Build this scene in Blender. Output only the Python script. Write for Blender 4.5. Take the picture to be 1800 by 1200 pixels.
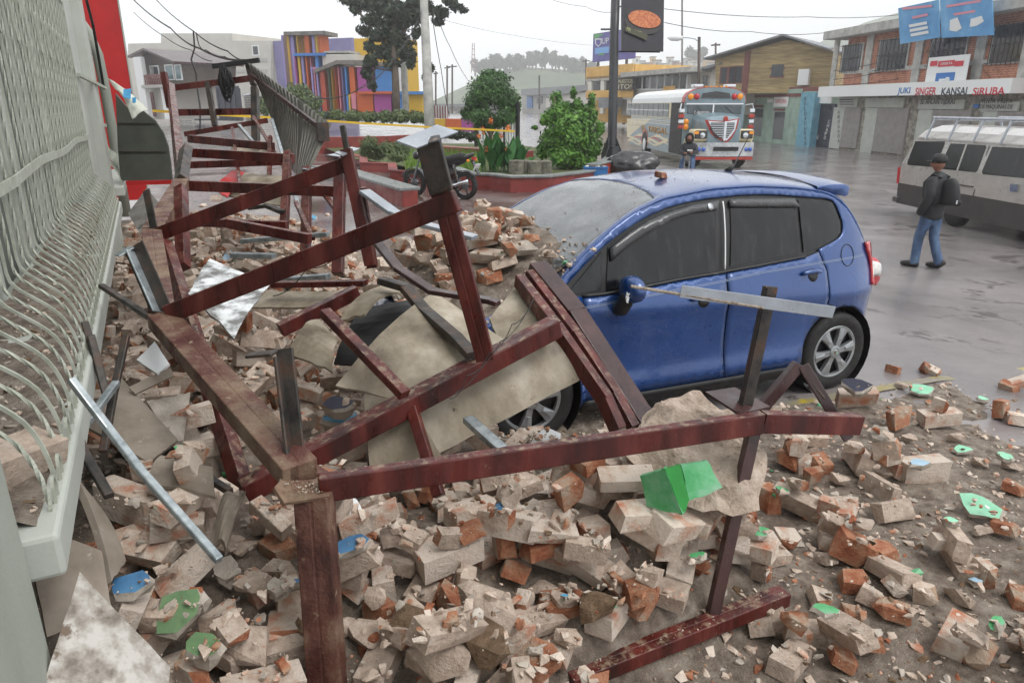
import bpy, bmesh, math, random
import numpy as np
from mathutils import Vector, Matrix, noise as mnoise
R = math.radians
random.seed(7)
scn = bpy.context.scene
col = scn.collection
for o in list(bpy.data.objects): bpy.data.objects.remove(o)

# ------------------------------------------------------------------ camera
FPX, HOR, CH, VPX = 1250.0, 185.0, 2.05, 245.0          # focal length and horizon in photo pixels, eye height
PITCH = math.atan((600 - HOR) / FPX)
_d = ((VPX - 900) / FPX, (600 - HOR) / FPX)
YAW = -math.atan2(_d[0], math.cos(PITCH) + _d[1] * math.sin(PITCH))
cd = bpy.data.cameras.new('camera'); cam = bpy.data.objects.new('camera', cd); col.objects.link(cam)
cd.sensor_width = 36; cd.lens = 36 * FPX / 1800; cd.clip_start = 0.05; cd.clip_end = 3000
cam.location = (0, 0, CH); cam.rotation_euler = (math.pi / 2 - PITCH, 0, -YAW)
scn.camera = cam
# ------------------------------------------------------------------ sky and light (overcast)
world = bpy.data.worlds.new('World'); scn.world = world; world.use_nodes = True
wn = world.node_tree.nodes; wl = world.node_tree.links; wn.clear()
SUN_EL, SUN_AZ = R(58), R(150)
sky = wn.new('ShaderNodeTexSky'); sky.sky_type = 'NISHITA'; sky.sun_disc = False
sky.sun_elevation = SUN_EL; sky.sun_rotation = SUN_AZ; sky.dust_density = 6; sky.air_density = 1.2; sky.ozone_density = 1
hs = wn.new('ShaderNodeHueSaturation'); hs.inputs['Saturation'].default_value = 0.10; hs.inputs['Value'].default_value = 1.0
mxw = wn.new('ShaderNodeMixRGB'); mxw.inputs[0].default_value = 0.90; mxw.inputs[2].default_value = (9.0, 9.25, 9.5, 1)
bg = wn.new('ShaderNodeBackground'); bg.inputs['Strength'].default_value = 0.15
wo = wn.new('ShaderNodeOutputWorld')
wl.new(sky.outputs[0], hs.inputs['Color']); wl.new(hs.outputs[0], mxw.inputs[1]); wl.new(mxw.outputs[0], bg.inputs['Color']); wl.new(bg.outputs[0], wo.inputs['Surface'])
sd = bpy.data.lights.new('sun', 'SUN'); sd.energy = 1.5; sd.angle = R(25); sd.color = (1, .97, .93)
sun = bpy.data.objects.new('sun', sd); col.objects.link(sun)
sun.rotation_euler = Vector((-math.sin(SUN_AZ) * math.cos(SUN_EL), -math.cos(SUN_AZ) * math.cos(SUN_EL), -math.sin(SUN_EL))).to_track_quat('-Z', 'Y').to_euler()
vs = scn.view_settings; vs.view_transform = 'Standard'; vs.look = 'None'; vs.exposure = 0.0; vs.gamma = 1.0; vs.use_curve_mapping = False
scn.render.engine = 'CYCLES'

# ------------------------------------------------------------------ pixel to place
_F = Vector((math.sin(YAW) * math.cos(PITCH), math.cos(YAW) * math.cos(PITCH), -math.sin(PITCH)))
_Rt = Vector((math.cos(YAW), -math.sin(YAW), 0)); _U = _Rt.cross(_F)
EYE = Vector((0, 0, CH))
HEAD = Vector((math.sin(YAW), math.cos(YAW), 0))
def ray(px, py): return _F + _Rt * ((px - 900) / FPX) + _U * ((600 - py) / FPX)
def P(px, py, d): return EYE + ray(px, py) * d            # a point at depth d metres
def G(px, py, z=0.0):                                     # a point on the level z
    r = ray(px, py); return EYE + r * ((z - CH) / r.z)
def XP(px, py, x):                                        # a point on the upright plane x
    r = ray(px, py); return EYE + r * (x / r.x)
def proj(p):
    q = Vector(p) - EYE; z = q.dot(_F); return 900 + FPX * q.dot(_Rt) / z, 600 - FPX * q.dot(_U) / z, z

# ------------------------------------------------------------------ objects
def tag(o, label=None, cat=None, group=None, kind=None):
    if label: o['label'] = label
    if cat: o['category'] = cat
    if group: o['group'] = group
    if kind: o['kind'] = kind
    return o
def thing(name, label, cat, loc=(0, 0, 0), rz=0.0, group=None):
    o = bpy.data.objects.new(name, None); o.empty_display_size = .1; col.objects.link(o)
    o.location = loc; o.rotation_euler = (0, 0, rz)
    return tag(o, label, cat, group)
def wm(o):
    m = Matrix.Translation(o.location) @ o.rotation_euler.to_matrix().to_4x4()
    return wm(o.parent) @ m if o.parent else m
def copy_tree(o, parent=None):
    c = o.copy(); col.objects.link(c); c.parent = parent
    for ch in o.children: copy_tree(ch, c)
    return c
def frame(p0, p1, up=(0, 0, 1)):
    x = (Vector(p1) - Vector(p0)).normalized(); u = Vector(up)
    if abs(x.dot(u)) > .97: u = Vector((1, 0, 0)) if abs(x.x) < .9 else Vector((0, 1, 0))
    y = u.cross(x).normalized(); z = x.cross(y)
    return x, y, z
class MB:
    def __init__(s): s.v = []; s.f = []; s.m = []
    def add(s, vs, fs, mi=0):
        b = len(s.v); s.v += [tuple(q) for q in vs]
        for f in fs: s.f.append(tuple(b + i for i in f)); s.m.append(mi)
        return s
    def box(s, c, d, rot=None, mi=0):
        c = Vector(c); h = Vector(d) / 2; vs = []
        for i in range(8):
            q = Vector((h.x if i & 1 else -h.x, h.y if i & 2 else -h.y, h.z if i & 4 else -h.z))
            if rot: q = rot @ q
            vs.append(c + q)
        return s.add(vs, [(0, 2, 3, 1), (4, 5, 7, 6), (0, 1, 5, 4), (2, 6, 7, 3), (0, 4, 6, 2), (1, 3, 7, 5)], mi)
    def bb(s, x0, x1, y0, y1, z0, z1, mi=0):
        return s.box(((x0 + x1) / 2, (y0 + y1) / 2, (z0 + z1) / 2), (abs(x1 - x0), abs(y1 - y0), abs(z1 - z0)), None, mi)
    def beam(s, p0, p1, w, h, up=(0, 0, 1), mi=0):
        x, y, z = frame(p0, p1, up); M = Matrix((x, y, z)).transposed(); p0 = Vector(p0); p1 = Vector(p1)
        return s.box((p0 + p1) / 2, ((p1 - p0).length, w, h), M, mi)
    def channel(s, p0, p1, w, h, t=.004, up=(0, 0, 1), mi=0):          # open C section, back towards -y
        x, y, z = frame(p0, p1, up); p0 = Vector(p0); p1 = Vector(p1)
        for c, a, b in ((y * (-w / 2 + t / 2), t, h), (z * (h / 2 - t / 2), w, t), (z * (-h / 2 + t / 2), w, t)):
            s.box((p0 + p1) / 2 + c, ((p1 - p0).length, a, b), Matrix((x, y, z)).transposed(), mi)
        return s
    def tube(s, pts, r, n=8, mi=0, cap=True, sq=False, twist=0.0):
        pts = [Vector(p) for p in pts]; b = len(s.v); N = len(pts); up = None
        for i, p in enumerate(pts):
            t = (pts[min(i + 1, N - 1)] - pts[max(i - 1, 0)])
            t = t.normalized() if t.length > 1e-9 else Vector((0, 0, 1))
            if up is None: up = Vector((0, 0, 1)) if abs(t.z) < .9 else Vector((0, 1, 0))
            a = up.cross(t)
            if a.length < 1e-6: a = Vector((1, 0, 0)).cross(t)
            a.normalize(); c = t.cross(a); up = c
            rr = r[i] if isinstance(r, (list, tuple)) else r
            for k in range(n):
                an = 2 * math.pi * k / n + (math.pi / n if sq else 0) + twist * i
                s.v.append(tuple(p + a * (math.cos(an) * rr) + c * (math.sin(an) * rr)))
        for i in range(N - 1):
            for k in range(n):
                k2 = (k + 1) % n
                s.f.append((b + i * n + k, b + i * n + k2, b + (i + 1) * n + k2, b + (i + 1) * n + k)); s.m.append(mi)
        if cap:
            s.f.append(tuple(b + k for k in reversed(range(n)))); s.m.append(mi)
            s.f.append(tuple(b + (N - 1) * n + k for k in range(n))); s.m.append(mi)
        return s
    def lathe(s, prof, n=24, M=None, mi=0, cap=True):                   # profile of (r, h) about z, then M
        b = len(s.v); M = M or Matrix()
        for r, h in prof:
            for k in range(n):
                a = 2 * math.pi * k / n; s.v.append(tuple(M @ Vector((r * math.cos(a), r * math.sin(a), h))))
        for i in range(len(prof) - 1):
            for k in range(n):
                k2 = (k + 1) % n
                s.f.append((b + i * n + k, b + i * n + k2, b + (i + 1) * n + k2, b + (i + 1) * n + k)); s.m.append(mi)
        if cap:
            s.f.append(tuple(b + k for k in reversed(range(n)))); s.m.append(mi)
            s.f.append(tuple(b + (len(prof) - 1) * n + k for k in range(n))); s.m.append(mi)
        return s
    def prism(s, poly, fn, t0, t1, mi=0, mtop=None):                    # poly of 2D points, fn(a,b,t) -> 3D; top = t0 side
        n = len(poly); b = len(s.v)
        s.v += [tuple(fn(a, c, t0)) for a, c in poly] + [tuple(fn(a, c, t1)) for a, c in poly]
        s.f.append(tuple(b + i for i in range(n))); s.m.append(mi if mtop is None else mtop)
        s.f.append(tuple(b + n + i for i in reversed(range(n)))); s.m.append(mi)
        for i in range(n):
            j = (i + 1) % n; s.f.append((b + j, b + i, b + n + i, b + n + j)); s.m.append(mi)
        return s
    def patch(s, c, nu=8, nv=8, th=.01, bulge=0.0, jag=0.0, seed=0, nvec=None, wav=0.0, mi=0, mi2=None):
        """sheet spanning four corners (0,0) (1,0) (1,1) (0,1), bent by bulge, with thickness"""
        rnd = random.Random(seed); c = [Vector(q) for q in c]
        n = (c[1] - c[0]).cross(c[3] - c[0]).normalized() if nvec is None else Vector(nvec)
        if nvec is None and n.dot(EYE - c[0]) < 0: n = -n
        top = []
        for j in range(nv + 1):
            for i in range(nu + 1):
                u, v = i / nu, j / nv
                if jag and (i in (0, nu)): u += rnd.uniform(-jag, jag)
                if jag and (j in (0, nv)): v += rnd.uniform(-jag, jag)
                p = c[0] * ((1 - u) * (1 - v)) + c[1] * (u * (1 - v)) + c[2] * (u * v) + c[3] * ((1 - u) * v)
                p = p + n * (bulge * 4 * u * (1 - u)) + n * (wav * math.sin(v * 5 + u * 3 + seed))
                top.append(p)
        W = nu + 1; b = len(s.v); T = len(top)
        s.v += [tuple(p) for p in top] + [tuple(p - n * th) for p in top]
        for j in range(nv):
            for i in range(nu):
                a = j * W + i; q = (a, a + 1, a + W + 1, a + W)
                s.f.append(tuple(b + k for k in q)); s.m.append(mi)
                s.f.append(tuple(b + T + k for k in reversed(q))); s.m.append(mi if mi2 is None else mi2)
        ring = [i for i in range(nu)] + [nu + j * W for j in range(nv)] + [nv * W + nu - i for i in range(nu)] + [(nv - j) * W for j in range(nv)]
        for i, a in enumerate(ring):
            d = ring[(i + 1) % len(ring)]
            s.f.append((b + d, b + a, b + T + a, b + T + d)); s.m.append(mi)
        return s
    def mesh(s, name, mats):
        me = bpy.data.meshes.new(name); me.from_pydata(s.v, [], s.f)
        for m in (mats if isinstance(mats, (list, tuple)) else [mats]): me.materials.append(m)
        if any(s.m): me.polygons.foreach_set('material_index', s.m)
        return me
    def build(s, name, mats, parent=None, smooth=False, bevel=0.0, local=False, fix=True):
        if parent is not None and not local:
            Mi = wm(parent).inverted(); s.v = [tuple(Mi @ Vector(q)) for q in s.v]
        me = s.mesh(name, mats)
        if fix:
            bm = bmesh.new(); bm.from_mesh(me); bmesh.ops.recalc_face_normals(bm, faces=bm.faces); bm.to_mesh(me); bm.free()
        return mobj(name, me, parent, smooth, bevel)
def mobj(name, me, parent=None, smooth=False, bevel=0.0):
    o = bpy.data.objects.new(name, me); col.objects.link(o)
    if parent is not None: o.parent = parent
    if smooth: me.polygons.foreach_set('use_smooth', [True] * len(me.polygons))
    if bevel:
        b = o.modifiers.new('bevel', 'BEVEL'); b.width = bevel; b.segments = 2; b.limit_method = 'ANGLE'; b.angle_limit = R(40)
    return o

# ------------------------------------------------------------------ materials
_mats = {}
def mat(name, cols, scale=4.0, rough=.7, rough2=None, bump=0.0, bscale=40.0, metal=0.0, rnd=0.0, coat=0.0, spec=.5,
        streak=0.0, contrast=(.35, .65), detail=8.0, spots=None, emit=0.0, alpha=1.0, trans=0.0, rscale=None, dist=.02, hue=0.0, topdust=None):
    """cols: one colour or a list blended by noise; spots=(colour, scale, threshold); streak stretches noise along z"""
    m = bpy.data.materials.new(name); m.use_nodes = True; n = m.node_tree.nodes; l = m.node_tree.links
    b = n['Principled BSDF']; out = n['Material Output']
    tc = n.new('ShaderNodeTexCoord'); vec = tc.outputs['Object']
    oi = n.new('ShaderNodeObjectInfo')
    if rnd or hue:
        ml = n.new('ShaderNodeVectorMath'); ml.operation = 'ADD'
        sc = n.new('ShaderNodeVectorMath'); sc.operation = 'SCALE'; sc.inputs[0].default_value = (37, 91, 53)
        l.new(oi.outputs['Random'], sc.inputs['Scale']); l.new(vec, ml.inputs[0]); l.new(sc.outputs[0], ml.inputs[1]); vec = ml.outputs[0]
    if not isinstance(cols, list): cols = [cols]
    def c4(c): return (c[0], c[1], c[2], 1)
    nv = vec
    if streak:
        mp = n.new('ShaderNodeMapping'); mp.inputs['Scale'].default_value = (1, 1, streak); l.new(vec, mp.inputs['Vector']); nv = mp.outputs[0]
    nz = n.new('ShaderNodeTexNoise'); nz.inputs['Scale'].default_value = scale; nz.inputs['Detail'].default_value = detail; nz.inputs['Roughness'].default_value = .62
    l.new(nv, nz.inputs['Vector'])
    rp = n.new('ShaderNodeValToRGB'); e = rp.color_ramp.elements
    lo, hi = contrast; k = len(cols)
    e[0].position = lo; e[0].color = c4(cols[0]); e[1].position = hi; e[1].color = c4(cols[-1])
    for i in range(1, k - 1):
        q = e.new(lo + (hi - lo) * i / (k - 1)); q.color = c4(cols[i])
    l.new(nz.outputs['Fac'], rp.inputs['Fac']); cc = rp.outputs['Color']
    if spots:
        n2 = n.new('ShaderNodeTexNoise'); n2.inputs['Scale'].default_value = spots[1]; n2.inputs['Detail'].default_value = 6; n2.inputs['Roughness'].default_value = .7
        r2 = n.new('ShaderNodeValToRGB'); r2.color_ramp.elements[0].position = spots[2]; r2.color_ramp.elements[1].position = spots[2] + .06
        r2.color_ramp.elements[0].color = (0, 0, 0, 1); r2.color_ramp.elements[1].color = (1, 1, 1, 1)
        mx = n.new('ShaderNodeMixRGB'); mx.inputs[2].default_value = c4(spots[0])
        l.new(vec, n2.inputs['Vector']); l.new(n2.outputs['Fac'], r2.inputs['Fac']); l.new(r2.outputs[0], mx.inputs[0]); l.new(cc, mx.inputs[1]); cc = mx.outputs[0]
    if rnd or hue:
        hv = n.new('ShaderNodeHueSaturation'); mr = n.new('ShaderNodeMapRange')
        mr.inputs['To Min'].default_value = 1 - rnd; mr.inputs['To Max'].default_value = 1 + rnd
        l.new(oi.outputs['Random'], mr.inputs['Value']); l.new(mr.outputs[0], hv.inputs['Value']); l.new(cc, hv.inputs['Color']); cc = hv.outputs[0]
    if topdust:                                             # dust settled on upward faces
        ge = n.new('ShaderNodeNewGeometry'); sx = n.new('ShaderNodeSeparateXYZ'); l.new(ge.outputs['Normal'], sx.inputs[0])
        ma = n.new('ShaderNodeMapRange'); ma.inputs['From Min'].default_value = .55; ma.inputs['From Max'].default_value = .9; l.new(sx.outputs['Z'], ma.inputs['Value'])
        nd = n.new('ShaderNodeTexNoise'); nd.inputs['Scale'].default_value = topdust[1]; nd.inputs['Detail'].default_value = 8; nd.inputs['Roughness'].default_value = .7; l.new(vec, nd.inputs['Vector'])
        mb_ = n.new('ShaderNodeMapRange'); mb_.inputs['From Min'].default_value = topdust[2]; mb_.inputs['From Max'].default_value = topdust[2] + .12; l.new(nd.outputs['Fac'], mb_.inputs['Value'])
        mu_ = n.new('ShaderNodeMath'); mu_.operation = 'MULTIPLY'; l.new(ma.outputs[0], mu_.inputs[0]); l.new(mb_.outputs[0], mu_.inputs[1])
        md_ = n.new('ShaderNodeMixRGB'); md_.inputs[2].default_value = c4(topdust[0]); l.new(mu_.outputs[0], md_.inputs[0]); l.new(cc, md_.inputs[1]); cc = md_.outputs[0]
    l.new(cc, b.inputs['Base Color'])
    b.inputs['Metallic'].default_value = metal; b.inputs['Roughness'].default_value = rough
    b.inputs['Specular IOR Level'].default_value = spec; b.inputs['Coat Weight'].default_value = coat; b.inputs['Coat Roughness'].default_value = .08
    if trans: b.inputs['Transmission Weight'].default_value = trans
    if alpha < 1: b.inputs['Alpha'].default_value = alpha
    if rough2 is not None:
        n3 = n.new('ShaderNodeTexNoise'); n3.inputs['Scale'].default_value = rscale or scale * 1.7; n3.inputs['Detail'].default_value = 5
        mr = n.new('ShaderNodeMapRange'); mr.inputs['From Min'].default_value = .35; mr.inputs['From Max'].default_value = .65
        mr.inputs['To Min'].default_value = rough; mr.inputs['To Max'].default_value = rough2
        l.new(nv, n3.inputs['Vector']); l.new(n3.outputs['Fac'], mr.inputs['Value']); l.new(mr.outputs[0], b.inputs['Roughness'])
    if bump:
        n4 = n.new('ShaderNodeTexNoise'); n4.inputs['Scale'].default_value = bscale; n4.inputs['Detail'].default_value = 6; n4.inputs['Roughness'].default_value = .65
        bp = n.new('ShaderNodeBump'); bp.inputs['Strength'].default_value = bump; bp.inputs['Distance'].default_value = dist
        l.new(vec, n4.inputs['Vector']); l.new(n4.outputs['Fac'], bp.inputs['Height']); l.new(bp.outputs[0], b.inputs['Normal'])
    if emit:
        l.new(cc, b.inputs['Emission Color']); b.inputs['Emission Strength'].default_value = emit
    _mats[name] = m
    return m
def C(h):                                                   # sRGB hex to linear
    v = [int(h[i:i + 2], 16) / 255 for i in (0, 2, 4)]
    return tuple(x / 12.92 if x < .04045 else ((x + .055) / 1.055) ** 2.4 for x in v)
def text(name, s, m, parent, loc, w=None, h=None, ext=.004, rot=(math.pi / 2, 0, 0), shear=0.0, local=True, bold=0.0, align='LEFT', space=1.0):
    """flat lettering, scaled to the width w and height h it has on the sign"""
    cu = bpy.data.curves.new(name, 'FONT'); cu.body = s; cu.extrude = .0; cu.resolution_u = 3; cu.offset = bold; cu.shear = shear; cu.space_character = space
    t = bpy.data.objects.new('tmp_text', cu); col.objects.link(t)
    dg = bpy.context.evaluated_depsgraph_get(); me = bpy.data.meshes.new_from_object(t.evaluated_get(dg)); bpy.data.objects.remove(t)
    n = len(me.vertices)
    if n == 0: return None
    a = np.empty(n * 3, np.float32); me.vertices.foreach_get('co', a); a = a.reshape(-1, 3)
    mn, mxx = a.min(0), a.max(0); sz = mxx - mn
    sx = w / sz[0] if w else h / sz[1]; sy = h / sz[1] if h else sx
    if not w: sx = sy
    a[:, 0] = (a[:, 0] - mn[0] - (sz[0] / 2 if align == 'CENTER' else 0)) * sx; a[:, 1] = (a[:, 1] - mn[1]) * sy; a[:, 2] = 0
    me.vertices.foreach_set('co', a.ravel()); me.materials.clear(); me.materials.append(m); me.name = name
    o = bpy.data.objects.new(name, me); col.objects.link(o); o.parent = parent; o.location = loc; o.rotation_euler = rot
    so = o.modifiers.new('solid', 'SOLIDIFY'); so.thickness = ext; so.offset = 1
    return o
# ------------------------------------------------------------------ shared materials
m_road = mat('wet_road', [C('6a6565'), C('807a79'), C('918a88')],   .5, .05, .24, bump=.6, bscale=45, rscale=1.1, contrast=(.3, .7), dist=.006, spots=(C('56504e'), 1.4, .57))
m_plaza = None
m_dirt = mat('rubble_dirt', [C('665a50'), C('85776a'), C('9e9082'), C('b3a698')], 13, .6, .95, bump=1.0, bscale=110, contrast=(.32, .66), spots=(C('8f5e48'), 31, .62), dist=.03)
m_wall = mat('wall_paint', [C('888d83'), C('979c92'), C('a3a79e')], 1.3, .75, bump=.12, bscale=60, streak=.35, spots=(C('8f8d84'), 5, .66))
m_wallw = mat('wall_white', [C('a9ada5'), C('b9bcb5')], 2, .75, bump=.08, bscale=50)
m_grille = mat('grille_paint', [C('969b8d'), C('a6aa9d'), C('b4b8ac')], 14, .5, .65, bump=.05, bscale=90, spots=(C('83806f'), 18, .66))
m_red = mat('red_primer', [C('2a0e0c'), C('451714'), C('5c241f'), C('6e352d')], 9, .18, .55, bump=.15, bscale=90, streak=.22, spots=(C('71594c'), 19, .66), contrast=(.32, .68), topdust=(C('8a7562'), 24, .50))
m_reddust = mat('dusty_red_primer', [C('4a201a'), C('5f3a30'), C('79604f'), C('8a755f')], 6, .4, .8, bump=.45, bscale=90, contrast=(.33, .66), spots=(C('93806a'), 26, .60))
m_rustpost = mat('rusty_dark_post', [C('231210'), C('43201a'), C('5f3d31'), C('7a6252')], 9, .3, .6, bump=.4, bscale=80, contrast=(.32, .66), streak=.5, spots=(C('8a7763'), 15, .60))
m_brown = mat('brown_steel', [C('2c1c1c'), C('3d2828'), C('4d3431')], 6, .22, .45, bump=.08, bscale=90, streak=.3, spots=(C('6b5145'), 14, .68))
m_dark = mat('dark_steel', [C('2a2827'), C('45403c'), C('5a4439')], 9, .3, .55, bump=.2, bscale=80, metal=.4, spots=(C('70482f'), 10, .62))
m_galv = mat('galvanised', [C('7f878a'), C('a0a8ab'), C('b9c0c2')], 18, .28, .5, metal=.55, bump=.04, bscale=100, spots=(C('6d665c'), 22, .66))
m_plate = mat('wet_plate', [C('8f949b'), C('a6abb3')], 8, .12, .3, metal=.3, bump=.05, bscale=90)
m_board = mat('beige_board', [C('5f5444'), C('857a68'), C('9d9280'), C('b5ab9b')], 4.5, .5, .8, bump=.15, bscale=60, contrast=(.33, .68), streak=.5, spots=(C('55462f'), 13, .65))
m_boardg = mat('grey_board', [C('6f6659'), C('877c6f'), C('978c80')], 4, .7, .85, bump=.1, bscale=70, spots=(C('a59b8f'), 17, .64))
m_boardw = mat('dusty_white_board', [C('756d63'), C('9e978e'), C('bfbbb5')], 16, .7, .85, bump=.35, bscale=60, contrast=(.36, .6), spots=(C('6d5e50'), 13, .60))
m_silver = mat('silver_foil_board', [C('7d7c79'), C('b9bbbb'), C('e4e6e6')], 11, .18, .5, metal=.5, contrast=(.42, .58), streak=3)
m_mortar = mat('mortar', [C('a08f80'), C('bba898'), C('cebfb1')], 22, .85, bump=.8, bscale=75, rnd=.14, contrast=(.3, .7), spots=(C('7b6c5e'), 40, .62), dist=.012)
m_brick = mat('brick_mortared', [C('b56a45'), C('bb8d77'), C('bfab9a'), C('cfc1b3')], 7.5, .85, bump=.8, bscale=65, rnd=.13, contrast=(.30, .53), spots=(C('7d6552'), 33, .64), dist=.012)
m_clay = mat('brick_broken_clay', [C('80452d'), C('9c5f42'), C('ad7a5c'), C('ae9a86')], 9, .85, bump=1.0, bscale=60, rnd=.12, contrast=(.3, .62), dist=.016)
m_earth = mat('adobe_clod', [C('5f4b36'), C('77604a'), C('8d7760')], 12, .95, bump=1.0, bscale=50, rnd=.1, dist=.02)
m_plaster = mat('plaster_grey', [C('938a7f'), C('aca296'), C('bab1a6')], 12, .85, bump=.5, bscale=70, rnd=.1, spots=(C('7f7468'), 20, .63), dist=.01)
m_green = mat('paint_green', [C('3d9a58'), C('62ad7a'), C('86b394')], 9, .5, bump=.1, bscale=60, spots=(C('8fae8d'), 14, .68))
m_greenD = mat('paint_dark_green', [C('157a26'), C('1f8a33')], 7, .45, bump=.1, bscale=60, spots=(C('87a57f'), 14, .70))
m_greenO = mat('paint_olive_green', [C('517049'), C('6a8a5c')], 7, .5, bump=.1, bscale=60, spots=(C('8f9a80'), 14, .66))
m_blue = mat('paint_blue', [C('2f5f88'), C('4a7fa5')], 7, .5, bump=.1, bscale=60, spots=(C('93a0a8'), 16, .68))
m_blueL = mat('paint_sky_blue', [C('4585a8'), C('5c9fc0')], 7, .5, bump=.1, bscale=60)
m_navy = mat('paint_navy', [C('16182e'), C('23233d')], 7, .45, bump=.1, bscale=60)
m_white = mat('white_paint', C('dcdedd'), 4, .5)
m_black = mat('matte_black', [C('101011'), C('1c1c1e')], 8, .5, .7)
m_rubber = mat('rubber', [C('161616'), C('242322')], 14, .6, .8, bump=.1, bscale=60)
m_blackgloss = mat('black_gloss', C('0c0c0d'), 4, .12, .2, coat=.5)
m_chrome = mat('chrome', C('c8cbce'), 4, .12, metal=1.0)
m_conc = mat('concrete', [C('8f8e8a'), C('a5a49f'), C('b6b4ae')], 3, .8, bump=.3, bscale=30, spots=(C('7a7771'), 6, .64))
m_concd = mat('concrete_dark', [C('55534f'), C('6e6b66'), C('7f7b75')], 4, .75, bump=.4, bscale=30, spots=(C('3f3d39'), 9, .6))
m_planter = mat('planter_red', [C('6b2622'), C('82312b'), C('8e3c34')], 3, .35, .6, bump=.1, bscale=40, spots=(C('4b201d'), 6, .66))
m_cap = mat('planter_cap', [C('6a6e6d'), C('858987')], 6, .25, .5, bump=.2, bscale=40)

# ------------------------------------------------------------------ ground
def sm(a, b, x):
    t = min(1, max(0, (x - a) / (b - a))); return t * t * (3 - 2 * t)
def gz(x, y):
    z = -.25 * sm(4.6, 8, x - .25 * y)
    if y > 30: z += .95 * sm(32, 95, y) * (1 - sm(.62, .85, x / y))
    return z
def lines(a, steps):
    out = [a]
    for st, end in steps:
        while out[-1] < end - 1e-6: out.append(min(end, out[-1] + st))
    return out
xs = lines(-300, [(40, -60), (10, -10), (1, -1), (.3, 14), (1.5, 60), (12, 200), (50, 650)]); ys = lines(-4, [(.5, 26), (2, 110), (15, 300), (50, 650)])
g = MB(); W = len(xs)
g.v = [(x, y, gz(x, y)) for y in ys for x in xs]
for j in range(len(ys) - 1):
    for i in range(W - 1): g.f.append((j * W + i, j * W + i + 1, j * W + W + i + 1, j * W + W + i)); g.m.append(0)
tag(g.build('road', m_road, smooth=True, fix=False), kind='structure')

# wet tiled plaza behind the rubble
def plaza_mat():
    m = mat('wet_plaza_tiles', [C('4e3b38'), C('63504c'), C('77665f')], 1.2, .06, .4, bump=.15, bscale=6, rscale=.5, contrast=(.3, .7), dist=.01)
    n = m.node_tree.nodes; l = m.node_tree.links; b = n['Principled BSDF']
    tc = n.new('ShaderNodeTexCoord'); br = n.new('ShaderNodeTexBrick'); br.inputs['Scale'].default_value = 1
    br.inputs['Brick Width'].default_value = .4; br.inputs['Row Height'].default_value = .2; br.inputs['Mortar Size'].default_value = .012
    br.inputs['Color1'].default_value = (1, 1, 1, 1); br.inputs['Color2'].default_value = (.75, .72, .7, 1); br.inputs['Mortar'].default_value = (.4, .4, .4, 1)
    mx = n.new('ShaderNodeMixRGB'); mx.blend_type = 'MULTIPLY'; mx.inputs[0].default_value = .8
    src = b.inputs['Base Color'].links[0].from_socket
    l.new(tc.outputs['Object'], br.inputs['Vector']); l.new(src, mx.inputs[1]); l.new(br.outputs['Color'], mx.inputs[2]); l.new(mx.outputs[0], b.inputs['Base Color'])
    return m
m_plaza = plaza_mat()
pl = MB(); pts = [(-.6, 6.5), (2.0, 6.2), (5.6, 6.6), (7.2, 9.5), (9.9, 14.5), (11.4, 18.5), (9, 24), (6, 34), (-.6, 34)]
def tess(poly, st, zf):
    bm = bmesh.new(); f = bm.faces.new([bm.verts.new((x, y, 0)) for x, y in poly]); bmesh.ops.triangulate(bm, faces=[f])
    for ax in (0, 1):
        lo = min(q[ax] for q in poly); hi = max(q[ax] for q in poly); c = lo + st
        while c < hi:
            no = (1, 0, 0) if ax == 0 else (0, 1, 0); co = (c, 0, 0) if ax == 0 else (0, c, 0)
            bmesh.ops.bisect_plane(bm, geom=bm.verts[:] + bm.edges[:] + bm.faces[:], plane_co=co, plane_no=no); c += st
    mb = MB(); bm.verts.index_update()
    mb.v = [(v.co.x, v.co.y, zf(v.co.x, v.co.y)) for v in bm.verts]; mb.f = [tuple(v.index for v in f.verts) for f in bm.faces]; mb.m = [0] * len(mb.f); bm.free()
    return mb
tag(tess(pts, .6, lambda x, y: gz(x, y) + .012).build('plaza_paving', m_plaza, fix=False, smooth=True), kind='structure')
# worn yellow kerb line on the road
m_line = mat('worn_yellow_line', [C('827b78'), C('8a836f'), C('a8952f'), C('b5a34a')], 7, .3, .5, contrast=(.35, .75), bump=.3, bscale=40)
ln = MB(); a, b = G(1360, 716), G(1500, 692); c, d = G(1640, 668), G(1830, 636)
for p, q in ((a, b), (b, c), (c, d)):
    n_ = (q - p).cross(Vector((0, 0, 1))).normalized() * .045
    ln.add([(v.x, v.y, gz(v.x, v.y) + .009) for v in (p - n_, q - n_, q + n_, p + n_)], [(0, 1, 2, 3)])
tag(ln.build('painted_line', m_line), 'worn yellow painted line on the wet road beside the blue car', 'road marking', kind='structure')

# ------------------------------------------------------------------ left building
WX = -.64
m_backshade = mat('window_back_shade', [C('5f645e'), C('6f746d')], 3, .6, .75, streak=.3)  # wall grey darkened, so the shade behind the bars is in the colour
bl = thing('shop_building', 'pale grey plastered shop building with twisted bar window grilles, left edge', 'building', (WX, 5, 0))
mb = MB()
mb.bb(WX - .3, WX, -2, 1.9, -.2, 7); mb.bb(WX - .3, WX, 1.9, 8.2, -.2, 1.03); mb.bb(WX - .3, WX, 1.9, 8.2, 2.95, 7); mb.bb(WX - .3, WX, 8.2, 9.9, -.2, 7)
mb.bb(WX - .3, WX, 9.9, 12.6, -.2, 1.03); mb.bb(WX - .3, WX, 9.9, 12.6, 2.9, 7); mb.bb(WX - .3, WX, 12.6, 15, -.2, 7)
mb.build('wall', m_wall, bl)
MB().bb(WX - .28, WX - .20, 1.9, 8.2, 1.03, 2.95).build('window_back_panel', m_backshade, bl)
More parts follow.
